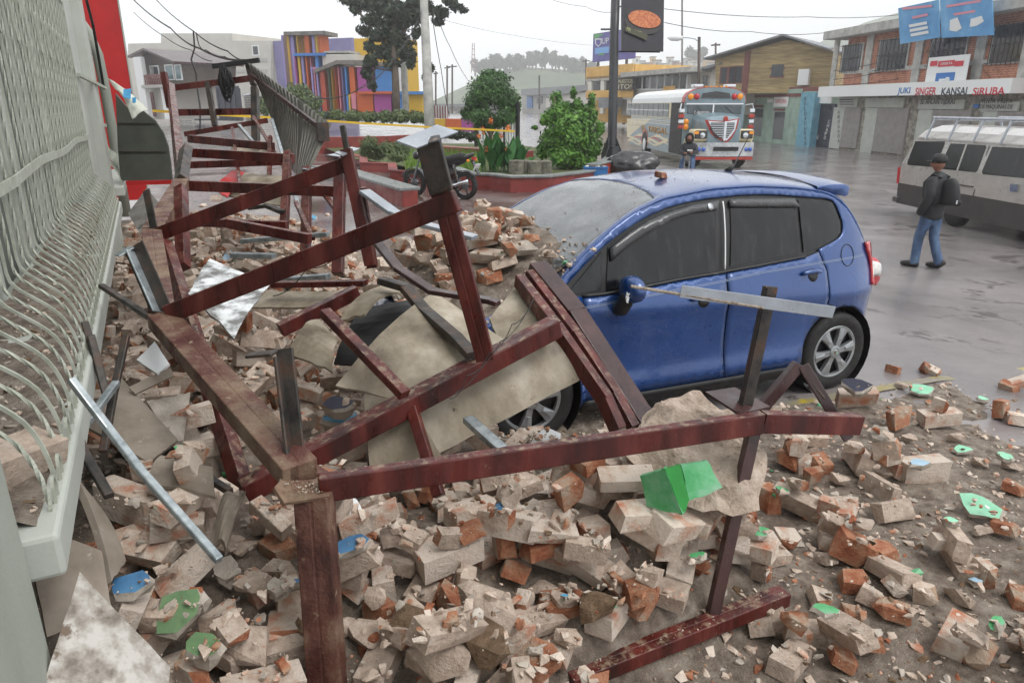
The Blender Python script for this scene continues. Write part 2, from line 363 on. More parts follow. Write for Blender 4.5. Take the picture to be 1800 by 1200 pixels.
MB().bb(WX - .28, WX - .20, 9.9, 12.6, 1.03, 2.9).build('window_back_panel', m_backshade, bl)
for y in (3.05, 4.2, 5.4, 6.6): MB().bb(WX - .198, WX - .10, y, y + .12, 1.03, 2.95).build('window_mullion', m_wallw, bl)
for x0, x1, y0, y1 in ((WX + .002, -.36, .6, 1.66), (WX + .002, -.49, 8.28, 9.1)):
    MB().bb(x0, x1, y0, y1, -.2, 7).build('pilaster', m_wallw if y0 > 3 else m_wall, bl, bevel=.008)
MB().bb(WX + .003, -.40, 9.1, 9.75, -.2, 7).build('pilaster', m_wallw, bl, bevel=.008)
for y0, y1 in ((1.70, 8.26), (9.78, 12.6)):
    MB().bb(WX - .1, -.300, y0, y1, 1.02, 1.13).build('window_sill', m_wallw, bl, bevel=.012)
# drain pipe and cable on the far part of the wall
MB().tube([(-.42, 12.7, .4), (-.42, 12.7, 2.2), (-.44, 12.72, 2.75), (-.52, 12.75, 3.05), (-.6, 12.75, 3.2)], .07, 12).build('drain_pipe', m_wall, bl, smooth=True)
MB().tube([(-.44, 9.9, 3.9), (-.42, 11.2, 3.4), (-.42, 12.2, 3.1), (-.42, 12.25, 2.3)], .018, 6).build('cable', m_black, bl, smooth=True)
MB().beam((-.47, 8.2, 2.32), (-.33, 10.2, 2.24), .03, .03).build('bracket_bar', m_grille, bl)

# window grille: twisted and plain bars with a belly, scrolls, one flat cross bar
def bar_path():
    p = [(-.50, 2.95 - i * .02) for i in range(72)]                      # down to 1.53
    k0 = [(-.50, 1.49), (-.495, 1.46), (-.48, 1.435), (-.46, 1.415), (-.44, 1.398), (-.42, 1.38), (-.40, 1.362), (-.38, 1.34), (-.362, 1.315), (-.348, 1.285), (-.337, 1.25), (-.330, 1.215), (-.326, 1.18), (-.325, 1.15), (-.325, 1.115)]
    return p + k0
def dens(pts, st):
    out = []
    for a, b in zip(pts, pts[1:]):
        n = max(1, int(math.hypot(b[0] - a[0], b[1] - a[1]) / st))
        out += [(a[0] + (b[0] - a[0]) * i / n, a[1] + (b[1] - a[1]) * i / n) for i in range(n)]
    return out + [pts[-1]]
bp = [(x, 0, z) for x, z in dens(bar_path(), .011)]
tw_me = MB().tube(bp, .0062, 4, sq=True, twist=.42).mesh('twisted_bar', m_grille)
bp2 = [(x, 0, z) for x, z in bar_path()]
pl_me = MB().tube(bp2, .0066, 4, sq=True).mesh('plain_bar', m_grille)
def scroll():
    s = []
    for i in range(25):
        a = 2 * math.pi * i / 24; s.append((-.487 + .0, .03 * math.cos(a), 2.46 + .115 * math.sin(a)))
    return MB().tube(s, .0042, 4, sq=True, cap=False).mesh('scroll', m_grille)
def loop():
    s = [(-.318, -.022, 1.04), (-.318, -.022, 1.16)] + [(-.318, -.022 * math.cos(i * math.pi / 8), 1.16 + .03 * math.sin(i * math.pi / 8)) for i in range(1, 8)] + [(-.318, .022, 1.16), (-.318, .022, 1.04)]
    return MB().tube(s, .0055, 4, sq=True).mesh('lip_loop', m_grille)
sc_me, lp_me = scroll(), loop()
for gi, (y0, y1) in enumerate(((1.82, 8.2), (9.9, 12.5))):
    gr = thing('window_grille', ('long pale window grille of twisted iron bars with a belly, nearest the camera', 'far pale window grille of twisted bars beyond the pilaster')[gi], 'window grille', (0, y0, 0), 0, None)
    n = int((y1 - y0) / .128)
    for i in range(n):
        o = mobj('bar', tw_me if i % 2 == 0 else pl_me, gr); o.location = (0, i * .128, random.uniform(-.004, .004)); o.rotation_euler = (0, 0, random.uniform(-.01, .01))
        if gi == 0 or i % 2 == 0: q = mobj('lip_loop', lp_me, gr); q.location = (0, i * .128 + .06, 0)
        if i % 4 == 0: q = mobj('scroll', sc_me, gr); q.location = (0, i * .128 + .064, 0)
    pts = [(-.482, y0 - .3 + (y1 - y0 + .35) * i / 14, 1.775 + .012 * math.sin(i * 1.3)) for i in range(15)]
    f = MB()
    for a, b in zip(pts, pts[1:]): f.beam(a, Vector(b) + (Vector(b) - Vector(a)).normalized() * .004, .008, .042)
    f.build('cross_bar', m_grille, gr)
    MB().beam((-.5, y0 - .1, 2.93), (-.5, y1 + .05, 2.93), .02, .03).build('top_rail', m_grille, gr)
    for s in range(2 if gi else 3):
        yy = y0 + .02 + s * (y1 - y0) / 2.05; MB().beam((-.5, yy, 1.1), (-.5, yy, 2.95), .045, .03).build('upright', m_grille, gr)
# red and yellow advertising column beyond the shop, bent grey awning sheet, torn white banner
rc = thing('sign_column', 'tall red painted column with yellow edge behind the fallen awning', 'column', (-.3, 14, 0))
m_redsign = mat('sign_red', [C('b0151a'), C('c41e20')], 2, .35, .5); m_yel = mat('sign_yellow', C('d9a21c'), 3, .5)
MB().bb(-.62, -.085, 14.0, 14.5, .5, 8).build('column_face', m_redsign, rc); MB().bb(-.72, -.623, 13.98, 14.5, 2.9, 8).build('edge_strip', m_yel, rc)
MB().bb(-.082, -.06, 13.99, 14.5, .5, 8).build('trim', m_wallw, rc)
MB().bb(-.70, -.2, 13.96, 13.998, 4.95, 5.1).build('bracket', m_yel, rc)
aw = MB(); D = 8.6
out = [(203, 165), (222, 188), (252, 196), (272, 212), (286, 233), (295, 258), (299, 285), (302, 316), (262, 317), (212, 318), (207, 260)]
def flat(pts, d0, th=.012, tilt=0.0):
    q = [P(x, y, d0 + tilt * (y - 200) / 100) for x, y in pts]
    n = (q[1] - q[0]).cross(q[-2] - q[0]).normalized()
    b = len(q); return q + [p + HEAD * th for p in q], [tuple(range(b)), tuple(reversed(range(b, 2 * b)))] + [((i + 1) % b, i, b + i, b + (i + 1) % b) for i in range(b)]
m_awn = mat('awning_grey_green', [C('3b3d37'), C('4a4d45')], 3, .45, .6, bump=.03, bscale=30)
vs_, fs_ = flat(out, D, .03)
aw = MB().add(vs_, fs_); awo = thing('fallen_awning', 'dark grey-green curved metal awning panel hanging by the red column', 'awning', P(250, 318, D))
aw.build('panel', m_awn, awo)
for y in (217, 267):
    MB().beam(P(208 + (y - 217) * .03, y, D - .012), P(275 + (y - 217) * .33, y, D - .012), .012, .012).build('seam', m_dark, awo)
MB().beam(P(222, 322, D - .02), P(302, 320, D - .02), .02, .05).build('red_base_strip', m_redsign, awo)
bnr = MB().patch([P(190, 138, 7.6), P(262, 193, 7.3), P(232, 205, 7.2), P(214, 170, 7.4)], 8, 6, .006, bulge=.05, seed=3, jag=.03, wav=.02)
m_ban = mat('banner_white', [C('b9bcab'), C('ced0c6')], 7, .5, spots=(C('8d987f'), 8, .68))
bo = thing('torn_banner', 'torn pale vinyl banner with a blue printed patch hanging beside the grille', 'banner', P(214, 170, 7.4)); bnr.build('sheet', m_ban, bo, smooth=True)
MB().patch([P(217, 157, 7.27), P(230, 156, 7.25), P(229, 174, 7.2), P(216, 171, 7.22)], 3, 3, .006, seed=2).build('printed_patch', mat('print_blue', [C('3d93c8'), C('5aacd8')], 20, .5), bo)
MB().patch([P(232, 172, 7.2), P(239, 171, 7.18), P(238, 180, 7.16), P(233, 181, 7.17)], 2, 2, .006, seed=2).build('printed_patch', _mats['print_blue'], bo)

# ------------------------------------------------------------------ fallen steel frame
def seg(th, name, a, b, w, h, m=None, style='box', up=(0, 0, 1), bevel=.004):
    """a, b are (px, py, depth) of the ends"""
    p, q = P(*a), P(*b); mb = MB()
    if style == 'twin':
        x, y, z = frame(p, q, up)
        mb.beam(p - y * (w / 4), q - y * (w / 4), w / 2 - .003, h, up); mb.beam(p + y * (w / 4), q + y * (w / 4), w / 2 - .003, h, up)
        mb.beam(p, q, w * .6, h * .96, up)
    elif style == 'C': mb.channel(p, q, w, h, .005, up); 
    else: mb.beam(p, q, w, h, up)
    return mb.build(name, m or m_red, th, bevel=0 if style == 'C' else bevel)
def plate(th, pts, m=None, th_=.008, name='plate'):
    q = [P(*a) for a in pts]; n = (q[1] - q[0]).cross(q[2] - q[0]).normalized()
    if n.z < 0: n = -n
    k = len(q); return MB().add(q + [p - n * th_ for p in q], [tuple(range(k)), tuple(reversed(range(k, 2 * k)))] + [((i + 1) % k, i, k + i, k + (i + 1) % k) for i in range(k)]).build(name, m or m_plate, th)
ff = thing('front_steel_frame', 'rusty red steel frame bay standing nearest the camera across the rubble', 'steel frame', G(575, 1200, .2))
seg(ff, 'post', (552, 868, 2.10), (583, 1300, 2.16), .104, .08, m_rustpost, 'twin', up=HEAD)
seg(ff, 'crossbeam', (560, 858, 2.12), (1338, 742, 2.66), .045, .084, m_red, 'twin', bevel=.006)
seg(ff, 'crossbeam', (1338, 741, 2.665), (1510, 745, 2.80), .045, .080, m_red, 'box')
seg(ff, 'beam', (528, 832, 2.13), (284, 560, 3.02), .115, .07, m_reddust, 'twin')
plate(ff, [(482, 856, 2.06), (532, 800, 2.22), (600, 842, 2.24), (578, 872, 2.06), (500, 884, 2.04)], m_reddust, .012, 'joint_plate')
seg(ff, 'bent_bracket', (500, 612, 2.24), (524, 820, 2.2), .055, .012, m_dark, up=HEAD)
seg(ff, 'bent_bracket', (488, 628, 2.22), (512, 828, 2.17), .012, .05, m_dark, up=HEAD)
seg(ff, 'bent_bracket', (438, 624, 2.25), (484, 620, 2.22), .05, .010, m_dark)
seg(ff, 'post', (1325, 752, 2.72), (1249, 1096, 2.80), .046, .046, m_brown, up=HEAD)
seg(ff, 'ground_beam', (1000, 1196, 2.50), (1378, 1046, 2.92), .075, .06, m_red, 'twin')
plate(ff, [(1240, 688, 2.72), (1292, 680, 2.82), (1354, 714, 2.73), (1300, 727, 2.62)], m_brown, .008)
seg(ff, 'broken_post', (1312, 712, 2.70), (1356, 503, 2.58), .05, .006, m_dark, up=HEAD)
seg(ff, 'broken_post', (1302, 712, 2.70), (1346, 503, 2.58), .006, .05, m_dark, up=HEAD)
seg(ff, 'angle_bar', (1196, 512, 2.46), (1466, 549, 2.62), .004, .045, m_plate)
seg(ff, 'rebar', (1108, 503, 2.42), (1342, 541, 2.55), .011, .011, mat('rebar', [C('6b5a4c'), C('a79d91')], 60, .5, metal=.4))
seg(ff, 'broken_leg', (1404, 640, 2.95), (1268, 800, 3.0), .045, .045, m_brown, up=HEAD)
seg(ff, 'broken_leg', (1412, 642, 2.93), (1492, 772, 2.9), .045, .012, m_brown, up=HEAD)
seg(ff, 'broken_leg', (1405, 645, 2.95), (1448, 700, 2.93), .012, .045, m_dark, up=HEAD)

mf = thing('middle_steel_frame', 'leaning red steel frame with pale capped posts between shop and car', 'steel frame', G(600, 480, .2))
seg(mf, 'beam', (286, 556, 3.03), (268, 412, 4.2), .11, .075, m_reddust, 'twin')
plate(mf, [(262, 556, 2.95), (300, 538, 3.1), (322, 548, 3.08), (288, 570, 2.93)], m_reddust, .01, 'joint_plate')
seg(mf, 'bent_bracket', (235, 432, 3.05), (284, 545, 3.0), .10, .008, m_dark, up=HEAD)
seg(mf, 'bent_bracket', (228, 440, 3.02), (276, 548, 2.98), .008, .05, m_galv, up=HEAD)
seg(mf, 'bent_bracket', (205, 450, 3.0), (232, 434, 3.04), .05, .008, m_galv)
seg(mf, 'crossbeam', (296, 552, 3.0), (804, 352, 2.52), .045, .078, m_red, 'twin', bevel=.006)
seg(mf, 'leaning_post', (752, 245, 2.45), (853, 628, 2.96), .078, .062, m_red, 'twin', up=HEAD)
seg(mf, 'post_sleeve', (752, 246, 2.445), (776, 335, 2.55), .083, .067, m_dark, up=HEAD)
plate(mf, [(697, 247, 2.36), (768, 219, 2.56), (806, 231, 2.58), (732, 260, 2.36)], m_plate, .006, 'cap_plate')
seg(mf, 'leaning_post', (290, 430, 4.15), (424, 850, 2.95), .075, .06, m_red, up=HEAD)
seg(mf, 'low_beam', (428, 862, 2.72), (977, 573, 3.30), .095, .085, m_red, 'twin', bevel=.006)
seg(mf, 'brace', (570, 548, 3.12), (712, 694, 2.88), .05, .04, m_red)
seg(mf, 'brace', (724, 716, 2.98), (772, 872, 2.85), .045, .045, m_red, up=HEAD)
seg(mf, 'low_beam', (492, 580, 3.7), (628, 512, 3.9), .06, .07, m_red)
seg(mf, 'crossbeam', (278, 412, 4.2), (608, 289, 4.0), .045, .082, m_red, 'twin')
plate(mf, [(258, 412, 4.1), (290, 402, 4.3), (305, 406, 4.3), (272, 418, 4.1)], m_reddust, .01, 'joint_plate')
seg(mf, 'bent_bracket', (257, 334, 4.3), (272, 408, 4.2), .05, .01, m_dark, up=HEAD)
seg(mf, 'leaning_post', (608, 262, 3.98), (652, 466, 4.1), .065, .06, m_red, up=HEAD)
seg(mf, 'leaning_post', (632, 330, 4.05), (655, 470, 4.2), .06, .05, m_red, up=HEAD)
seg(mf, 'post_tip', (602, 221, 3.96), (610, 265, 3.98), .03, .03, m_dark, up=HEAD)
plate(mf, [(588, 268, 3.9), (618, 258, 4.1), (632, 261, 4.1), (602, 273, 3.9)], m_plate, .006, 'cap_plate')
seg(mf, 'post', (318, 330, 5.0), (322, 470, 4.6), .07, .07, m_red, up=HEAD)
seg(mf, 'beam', (270, 410, 4.25), (320, 322, 6.0), .12, .08, m_reddust, 'twin')

rf = thing('rear_steel_frame', 'dark red steel frame bays receding along the shop front behind', 'steel frame', G(420, 330, .2))
for a, b, w, h in (((322, 326, 6.0), (606, 337, 5.6), .05, .085), ((330, 268, 7.0), (516, 279, 6.6), .05, .085), ((332, 244, 8.2), (481, 258, 7.8), .05, .085),
                   ((306, 198, 9.4), (452, 196, 9.4), .05, .085), ((302, 155, 9.4), (442, 138, 9.4), .05, .08), ((335, 290, 7.4), (500, 284, 7.2), .05, .07),
                   ((325, 236, 8.8), (470, 212, 8.8), .06, .06), ((330, 390, 5.4), (505, 396, 5.2), .05, .06), ((400, 392, 5.2), (545, 420, 5.0), .05, .07)):
    seg(rf, 'crossbeam', a, b, w, h, m_red)
for a, b, w in (((320, 326, 6.0), (300, 150, 9.3), .075), ((299, 190, 9.4), (288, 128, 9.4), .07), ((365, 145, 9.4), (378, 222, 9.2), .06), ((435, 108, 9.5), (446, 150, 9.4), .07),
                ((448, 155, 9.4), (450, 262, 9.0), .085), ((598, 282, 5.2), (594, 482, 5.0), .075), ((540, 296, 6.2), (537, 445, 5.8), .07), ((506, 268, 6.6), (500, 392, 6.2), .065),
                ((475, 240, 7.8), (472, 360, 7.2), .04), ((316, 262, 7), (322, 330, 6), .09)):
    seg(rf, 'post', a, b, w, w, m_red if a[1] > 160 else m_dark, up=HEAD)
seg(rf, 'top_bar', (374, 117, 9.4), (456, 106, 9.4), .06, .06, m_black)
for pts, w in ((((425, 168, 9.3), (440, 163, 9.5), (456, 164, 9.5), (430, 168, 9.3)), 0), (((575, 272, 5.1), (600, 268, 5.3), (618, 270, 5.3), (596, 275, 5.1)), 0), (((530, 296, 6.1), (540, 293, 6.3), (552, 295, 6.3), (542, 298, 6.1)), 0)):
    plate(rf, pts, m_plate, .006, 'cap_plate')
for a, b in (((478, 210, 8.6), (548, 440, 6.0)), ((445, 205, 8.8), (520, 330, 7.0)), ((420, 220, 8.6), (455, 262, 8.0)), ((408, 225, 8.6), (425, 345, 6.6)), ((520, 355, 6), (550, 420, 5.4)), ((545, 310, 6.2), (600, 380, 5.2))):
    seg(rf, 'brace', a, b, .035, .03, m_galv if a[0] in (478, 420) else m_red)
seg(rf, 'clod_wrapped_post', (327, 262, 6.6), (318, 318, 6.0), .10, .08, m_dark, up=HEAD)
# corrugated sheet hanging from the rear frame
cor = thing('corrugated_sheet', 'bent grey corrugated roofing sheet hanging from the rear frame', 'metal sheet', P(530, 320, 8.5))
m_cor = mat('corrugated_grey', [C('55544e'), C('6b6a63'), C('7b7a72')], 4, .35, .55, metal=.35, streak=.3, spots=(C('4b4640'), 9, .62))
A, B, Cc, Dd = P(433, 108, 9.4), P(572, 216, 7.8), P(540, 322, 7.8), P(498, 282, 8.7)
N = 88; mbv = MB(); nn = (B - A).cross(Dd - A).normalized()
for j in range(7):
    v = j / 6
    for i in range(N + 1):
        u = i / N; p = A.lerp(B, u).lerp(Dd.lerp(Cc, u), v); ph = (u * 22) % 1
        h = (.03 if ph < .18 else 0) * 1.0
        mbv.v.append(tuple(p + nn * (h + .05 * math.sin(v * 2.5 + u * 2))))
for j in range(6):
    for i in range(N): a = j * (N + 1) + i; mbv.f.append((a, a + 1, a + N + 2, a + N + 1)); mbv.m.append(0)
so = mbv.build('sheet', m_cor, cor, fix=False); md = so.modifiers.new('th', 'SOLIDIFY'); md.thickness = .004
MB().beam(A.lerp(Dd, .15), B.lerp(Cc, .12), .04, .05).build('purlin', m_brown, cor)
MB().box(B.lerp(Cc, .15), (.12, .1, .2)).build('purlin_end', m_dark, cor)
# tangle of black wire on the rear frame
wt = MB(); rr = random.Random(5)
for k in range(22):
    c = P(398 + rr.uniform(-4, 4), 142 + rr.uniform(-5, 8), 9.3 + rr.uniform(-.08, .08)); ra, rb = rr.uniform(.04, .1), rr.uniform(.08, .22); ph = rr.uniform(0, 6)
    ax = Vector((math.cos(ph), math.sin(ph), 0))
    wt.tube([c + ax * (ra * math.cos(t * .5)) + Vector((0, 0, rb * math.sin(t * .5))) for t in range(14)], .008, 4, cap=False)
tag(wt.build('wire_coil', m_black, smooth=True), 'tangled coil of black cable hanging on the rear red frame', 'cable')

# loose steel lying on the car bonnet and in the rubble
def loose(name, label, cat, pts, w, h, m, style='box', up=(0, 0, 1), group=None):
    p = [P(*a) for a in pts]; mb = MB()
    for a, b in zip(p, p[1:]):
        e = (b - a).normalized() * .01
        if style == 'twin':
            x, y, z = frame(a, b, up); mb.beam(a - y * (w / 4), b + e - y * (w / 4), w / 2 - .003, h, up); mb.beam(a + y * (w / 4), b + e + y * (w / 4), w / 2 - .003, h, up); mb.beam(a, b, w * .6, h * .95, up)
        else: mb.beam(a, b + e, w, h, up)
    return tag(mb.build(name, m, bevel=.004), label, cat, group)
loose('steel_beam', 'crumpled dark red beam lying across the bonnet, left of two red ones', 'beam', [(912, 492, 3.75), (975, 575, 3.42), (1062, 700, 3.33), (1085, 752, 3.3)], .05, .075, m_red)
loose('steel_beam', 'bright red beam lying across the bonnet beside the brown beam', 'beam', [(930, 480, 3.78), (1010, 585, 3.5), (1080, 690, 3.4), (1112, 748, 3.34)], .05, .05, m_red)
loose('steel_beam', 'wide dark brown folded beam leaning against the blue car front door', 'beam', [(944, 468, 3.84), (1010, 548, 3.62), (1122, 722, 3.42), (1140, 748, 3.38)], .11, .06, m_brown)
loose('flat_bar', 'bent flat bar curving over bricks on the bonnet', 'metal strip', [(660, 422, 3.55), (700, 472, 3.3), (760, 512, 3.15), (860, 528, 3.05), (872, 532, 3.04)], .05, .022, m_brown)
loose('flat_bar', 'bent pale topped strip arching above the bonnet rubble behind the leaning post', 'metal strip', [(640, 336, 4.0), (690, 372, 3.9), (735, 392, 3.85), (832, 417, 3.75)], .08, .022, m_plate)
loose('steel_stud', 'galvanised stud end poking from under the beige board by the front wheel', 'metal stud', [(822, 736, 3.05), (880, 788, 2.85)], .05, .03, m_galv)
loose('steel_stud', 'long thin galvanised stud slanting down from the sill in the left rubble', 'metal stud', [(124, 666, 2.05), (190, 752, 2.05), (250, 830, 1.98), (382, 980, 1.85)], .022, .022, m_galv)
for k, (lb, pts) in enumerate((('dark stud leaning steeply below the sill, left of the twin studs', [(116, 715, 2.3), (150, 800, 2.2), (190, 868, 2.1)]), ('dark stud with bent top standing in the left rubble', [(222, 590, 2.9), (200, 690, 2.75), (182, 790, 2.6)]),
        ('thin dark stud resting on the joint plate of the left beam', [(178, 502, 3.4), (262, 557, 3.1)]), ('pair end stud crossing below the sill among grey boards', [(160, 590, 2.8), (186, 690, 2.7), (150, 570, 2.85)]),
        ('dusty stud lying across the grey boards under the sill', [(205, 672, 2.7), (140, 760, 2.45)]), ('short dusty stud fallen over the lower left bricks', [(335, 820, 2.7), (402, 862, 2.55)]))):
    loose('steel_stud', lb, 'metal stud', pts, .028, .022, m_dark if k != 4 else m_galv)
for k, (lb, pts, m) in enumerate((('galvanised channel lying flat beyond the silver foil sheet', [(425, 424, 5.6), (575, 412, 5.4)], m_galv), ('light channel lying among far rubble right of the silver sheet', [(408, 448, 5.2), (480, 450, 5.1)], m_galv),
        ('galvanised channel at the foot of the far posts', [(500, 492, 4.6), (575, 486, 4.5)], m_galv), ('red bar lying flat in the rubble behind the silver sheet', [(480, 500, 4.4), (640, 497, 4.2)], m_red),
        ('dark folded gutter strip arching over the curved board', [(668, 492, 3.6), (712, 505, 3.55), (745, 545, 3.4), (800, 592, 3.2), (828, 622, 3.1)], m_dark), ('grey curved rubber strip below the far crossbeam', [(440, 366, 6.6), (470, 362, 6.4), (495, 372, 6.2)], m_dark))):
    loose('metal_strip', lb, 'metal strip', pts, .06, .035, m)
# ------------------------------------------------------------------ blue hatchback
_A = G(932, 782); _B = G(1465, 681); _cd = (_B - _A).normalized(); CAR_RZ = math.atan2(_cd.y, _cd.x)
_cn = Vector((-_cd.y, _cd.x, 0)); CAR_O = _A + _cn * .80
def tab(pts, sig=.03):
    xs_ = np.arange(pts[0][0] - .3, pts[-1][0] + .3, .005); ys_ = np.interp(xs_, [p[0] for p in pts], [p[1] for p in pts])
    k = np.exp(-.5 * (np.arange(-30, 31) * .005 / sig) ** 2); k /= k.sum(); ys2 = np.convolve(np.pad(ys_, 30, 'edge'), k, 'valid')
    return lambda x: float(np.interp(x, xs_, ys2))
Wp = tab([(-.82, .30), (-.77, .52), (-.68, .68), (-.5, .79), (-.2, .845), (.2, .86), (2.1, .862), (2.4, .855), (2.6, .838), (2.75, .80), (2.86, .735), (2.93, .64), (2.96, .45), (2.98, .2)], .03)
_tl = tab([(.10, .10), (.15, .06), (.22, .015), (.28, -.004), (.34, .0), (.42, .020), (.55, .026), (.74, .016), (.80, .0), (.84, .008), (.95, .045), (1.0, .06), (1.1, .088), (1.25, .135), (1.4, .195), (1.5, .25), (1.7, .36)], .011)
_zr = tab([(-.82, .38), (-.7, .60), (-.55, .72), (-.3, .80), (0, .905), (.1, .985), (.2, 1.065), (.35, 1.18), (.5, 1.278), (.6, 1.337), (.75, 1.41), (1.0, 1.478), (1.4, 1.518), (1.75, 1.52), (2.1, 1.495), (2.35, 1.462), (2.5, 1.41), (2.62, 1.29), (2.75, 1.07), (2.85, .86), (2.93, .64), (2.98, .35)], .03)
_zt = tab([(-.82, .45), (-.7, .68), (-.55, .78), (-.3, .865), (-.05, .95), (.0, .985), (.2, 1.12), (.5, 1.305), (.8, 1.452), (1.0, 1.522), (1.4, 1.572), (1.8, 1.578), (2.1, 1.56), (2.4, 1.522), (2.55, 1.475), (2.68, 1.34), (2.8, 1.1), (2.9, .87), (2.96, .63), (2.98, .36)], .03)
def carW(u, z):
    sh = (.845 - .045 * (u - .35)) - .80; w = sm(.45, .62, z); return Wp(u) - _tl(z - sh * w)
def side(u, z, off=0.0): return Vector((u, -(carW(u, z) + off), z))
def top(u, t, off=0.0):
    zr, zt = _zr(u), _zt(u); yr = carW(u, zr); a = t * math.pi / 2
    return Vector((u, -(yr * math.cos(a)) - off * math.cos(a) * .6, zr + (zt - zr) * math.sin(a) + off))
def cuv(px, py):                                           # photo pixel to (u, z) on the car's near side
    r = ray(px, py); off = 0.0; u = z = 0
    for _ in range(8):
        P0 = _A + _cn * off; t = (P0 - EYE).dot(_cn) / r.dot(_cn); p = EYE + r * t
        u = (p - _A).dot(_cd); z = p.z; off = .80 - carW(u, z)
    return (u, z)
car = thing('blue_car', 'blue five-door hatchback with rubble on its bonnet, parked nose to the shop', 'car', CAR_O, CAR_RZ)
def paint_mat():
    m = mat('car_blue', [C('0b3a76'), C('0f4282')], 3, .26, .34, metal=.3, coat=.9, spec=.6)
    n = m.node_tree.nodes; l = m.node_tree.links; tc = n.new('ShaderNodeTexCoord'); v = n.new('ShaderNodeTexVoronoi'); v.inputs['Scale'].default_value = 95
    r = n.new('ShaderNodeMapRange'); r.inputs['From Min'].default_value = .0; r.inputs['From Max'].default_value = .32; r.inputs['To Min'].default_value = 1; r.inputs['To Max'].default_value = 0
    b = n.new('ShaderNodeBump'); b.inputs['Strength'].default_value = .35; b.inputs['Distance'].default_value = .004
    l.new(tc.outputs['Object'], v.inputs['Vector']); l.new(v.outputs['Distance'], r.inputs['Value']); l.new(r.outputs[0], b.inputs['Height']); l.new(b.outputs[0], n['Principled BSDF'].inputs['Normal']); l.new(b.outputs[0], n['Principled BSDF'].inputs['Coat Normal'])
    return m
m_car = paint_mat()
m_cgl = mat('car_dark_glass', [C('08090a'), C('141517'), C('232527')], 16, .05, .16, spec=.45, bump=.05, bscale=150, streak=.12)
m_wsc = mat('car_dust_sky_windscreen', [C('44474a'), C('5d6062'), C('74777a')], 3.5, .14, .34, coat=.4, spots=(C('3a342e'), 75, .63), bump=.15, bscale=120)  # grey carries dust plus the sky's reflection painted in
m_trim = mat('car_black_trim', [C('141414'), C('222223')], 12, .35, .5)
m_vis = mat('car_visor', [C('2a2b2d'), C('38393b')], 9, .2, .35, coat=.4, bump=.1, bscale=150)
m_hub = mat('hubcap_silver', [C('8e9194'), C('a9acae')], 8, .3, .45, metal=.6, spots=(C('6a5f55'), 14, .66))
def tess2(poly, st=.05):
    from mathutils.geometry import delaunay_2d_cdt
    q = []                                                  # densify the outline
    for i, p in enumerate(poly):
        r = poly[(i + 1) % len(poly)]; n = max(1, int(math.hypot(r[0] - p[0], r[1] - p[1]) / st + .5))
        q += [(p[0] + (r[0] - p[0]) * k / n, p[1] + (r[1] - p[1]) * k / n) for k in range(n)]
    n = len(q); qa = np.array(q); qb = np.roll(qa, -1, 0)
    x0, y0 = qa.min(0); x1, y1 = qa.max(0); inner = []
    for i in range(1, int((x1 - x0) / st) + 1):
        for j in range(1, int((y1 - y0) / st) + 1):
            x, y = x0 + i * st, y0 + j * st + (st / 2 if i % 2 else 0)
            c = ((qa[:, 1] > y) != (qb[:, 1] > y)) & (x < (qb[:, 0] - qa[:, 0]) * (y - qa[:, 1]) / (qb[:, 1] - qa[:, 1] + 1e-12) + qa[:, 0])
            if c.sum() % 2 and ((qa - (x, y)) ** 2).sum(1).min() > (st * .45) ** 2: inner.append((x, y))
    vs_, es, fs_, *_r = delaunay_2d_cdt([Vector(p) for p in q + inner], [], [list(range(n))], 1, 1e-6)
    return [(v.x, v.y) for v in vs_], [tuple(f) for f in fs_]
def panel(name, poly, fn, m, off=0.0, th=.012, parent=None, both=True, st=.05, smooth=True):
    vs_, fs_ = tess2(poly, st); res = None
    if fn is top:                                           # one sheet across the car
        a = [fn(u, t, off) for u, t in vs_]; n = len(a); mp = {i: (i if abs(p.y) < 1e-3 else n + i) for i, p in enumerate(a)}
        mb = MB(); mb.v = [tuple(p) for p in a] + [(p.x, -p.y, p.z) for p in a]; mb.f = list(fs_) + [tuple(mp[i] for i in reversed(f)) for f in fs_]; mb.m = [0] * len(mb.f)
        o = mb.build(name, m, parent or car, smooth=smooth, local=True, fix=False)
        if o.data.polygons[len(fs_) // 2].normal.z < 0: o.data.flip_normals()
        if th: s = o.modifiers.new('th', 'SOLIDIFY'); s.thickness = th; s.offset = -1
        return o
    for sgn in ((1, -1) if both else (1,)):
        mb = MB(); mb.v = [tuple((p.x, p.y * sgn, p.z)) for p in (fn(a, b, off) for a, b in vs_)]; mb.f = fs_ if sgn == 1 else [tuple(reversed(f)) for f in fs_]; mb.m = [0] * len(mb.f)
        # face outwards
        o = mb.build(name, m, parent or car, smooth=smooth, local=True, fix=False)
        n0 = o.data.polygons[len(o.data.polygons) // 2].normal; c0 = o.data.polygons[len(o.data.polygons) // 2].center
        if n0.dot(Vector((0, c0.y, max(0, c0.z - .9)))) < 0: o.data.flip_normals()
        if th: s = o.modifiers.new('th', 'SOLIDIFY'); s.thickness = th; s.offset = -1
        if sgn == 1: res = o
    return res
def arc(cx, cz, r, a0, a1, n=14): return [(cx + r * math.cos(R(a0 + (a1 - a0) * i / n)), cz + r * math.sin(R(a0 + (a1 - a0) * i / n))) for i in range(n + 1)]
UR = 2.476
def rail(u0, u1, n, d=0.0): return [(u0 + (u1 - u0) * i / n, _zr(u0 + (u1 - u0) * i / n) - d) for i in range(n + 1)]
# dark inner shell seen in the gaps
panel('body_shell', [(-.74, .22)] + arc(0, .305, .35, 192, -12) + [(2.12, .22)] + arc(UR, .305, .35, 192, -14) + [(2.93, .24)] + rail(2.96, -.78, 60), side, m_trim, -.014, .01)
panel('roof_shell', [(-.8, 0), (2.96, 0), (2.96, 1), (-.8, 1)], top, m_trim, -.014, .01, st=.08)
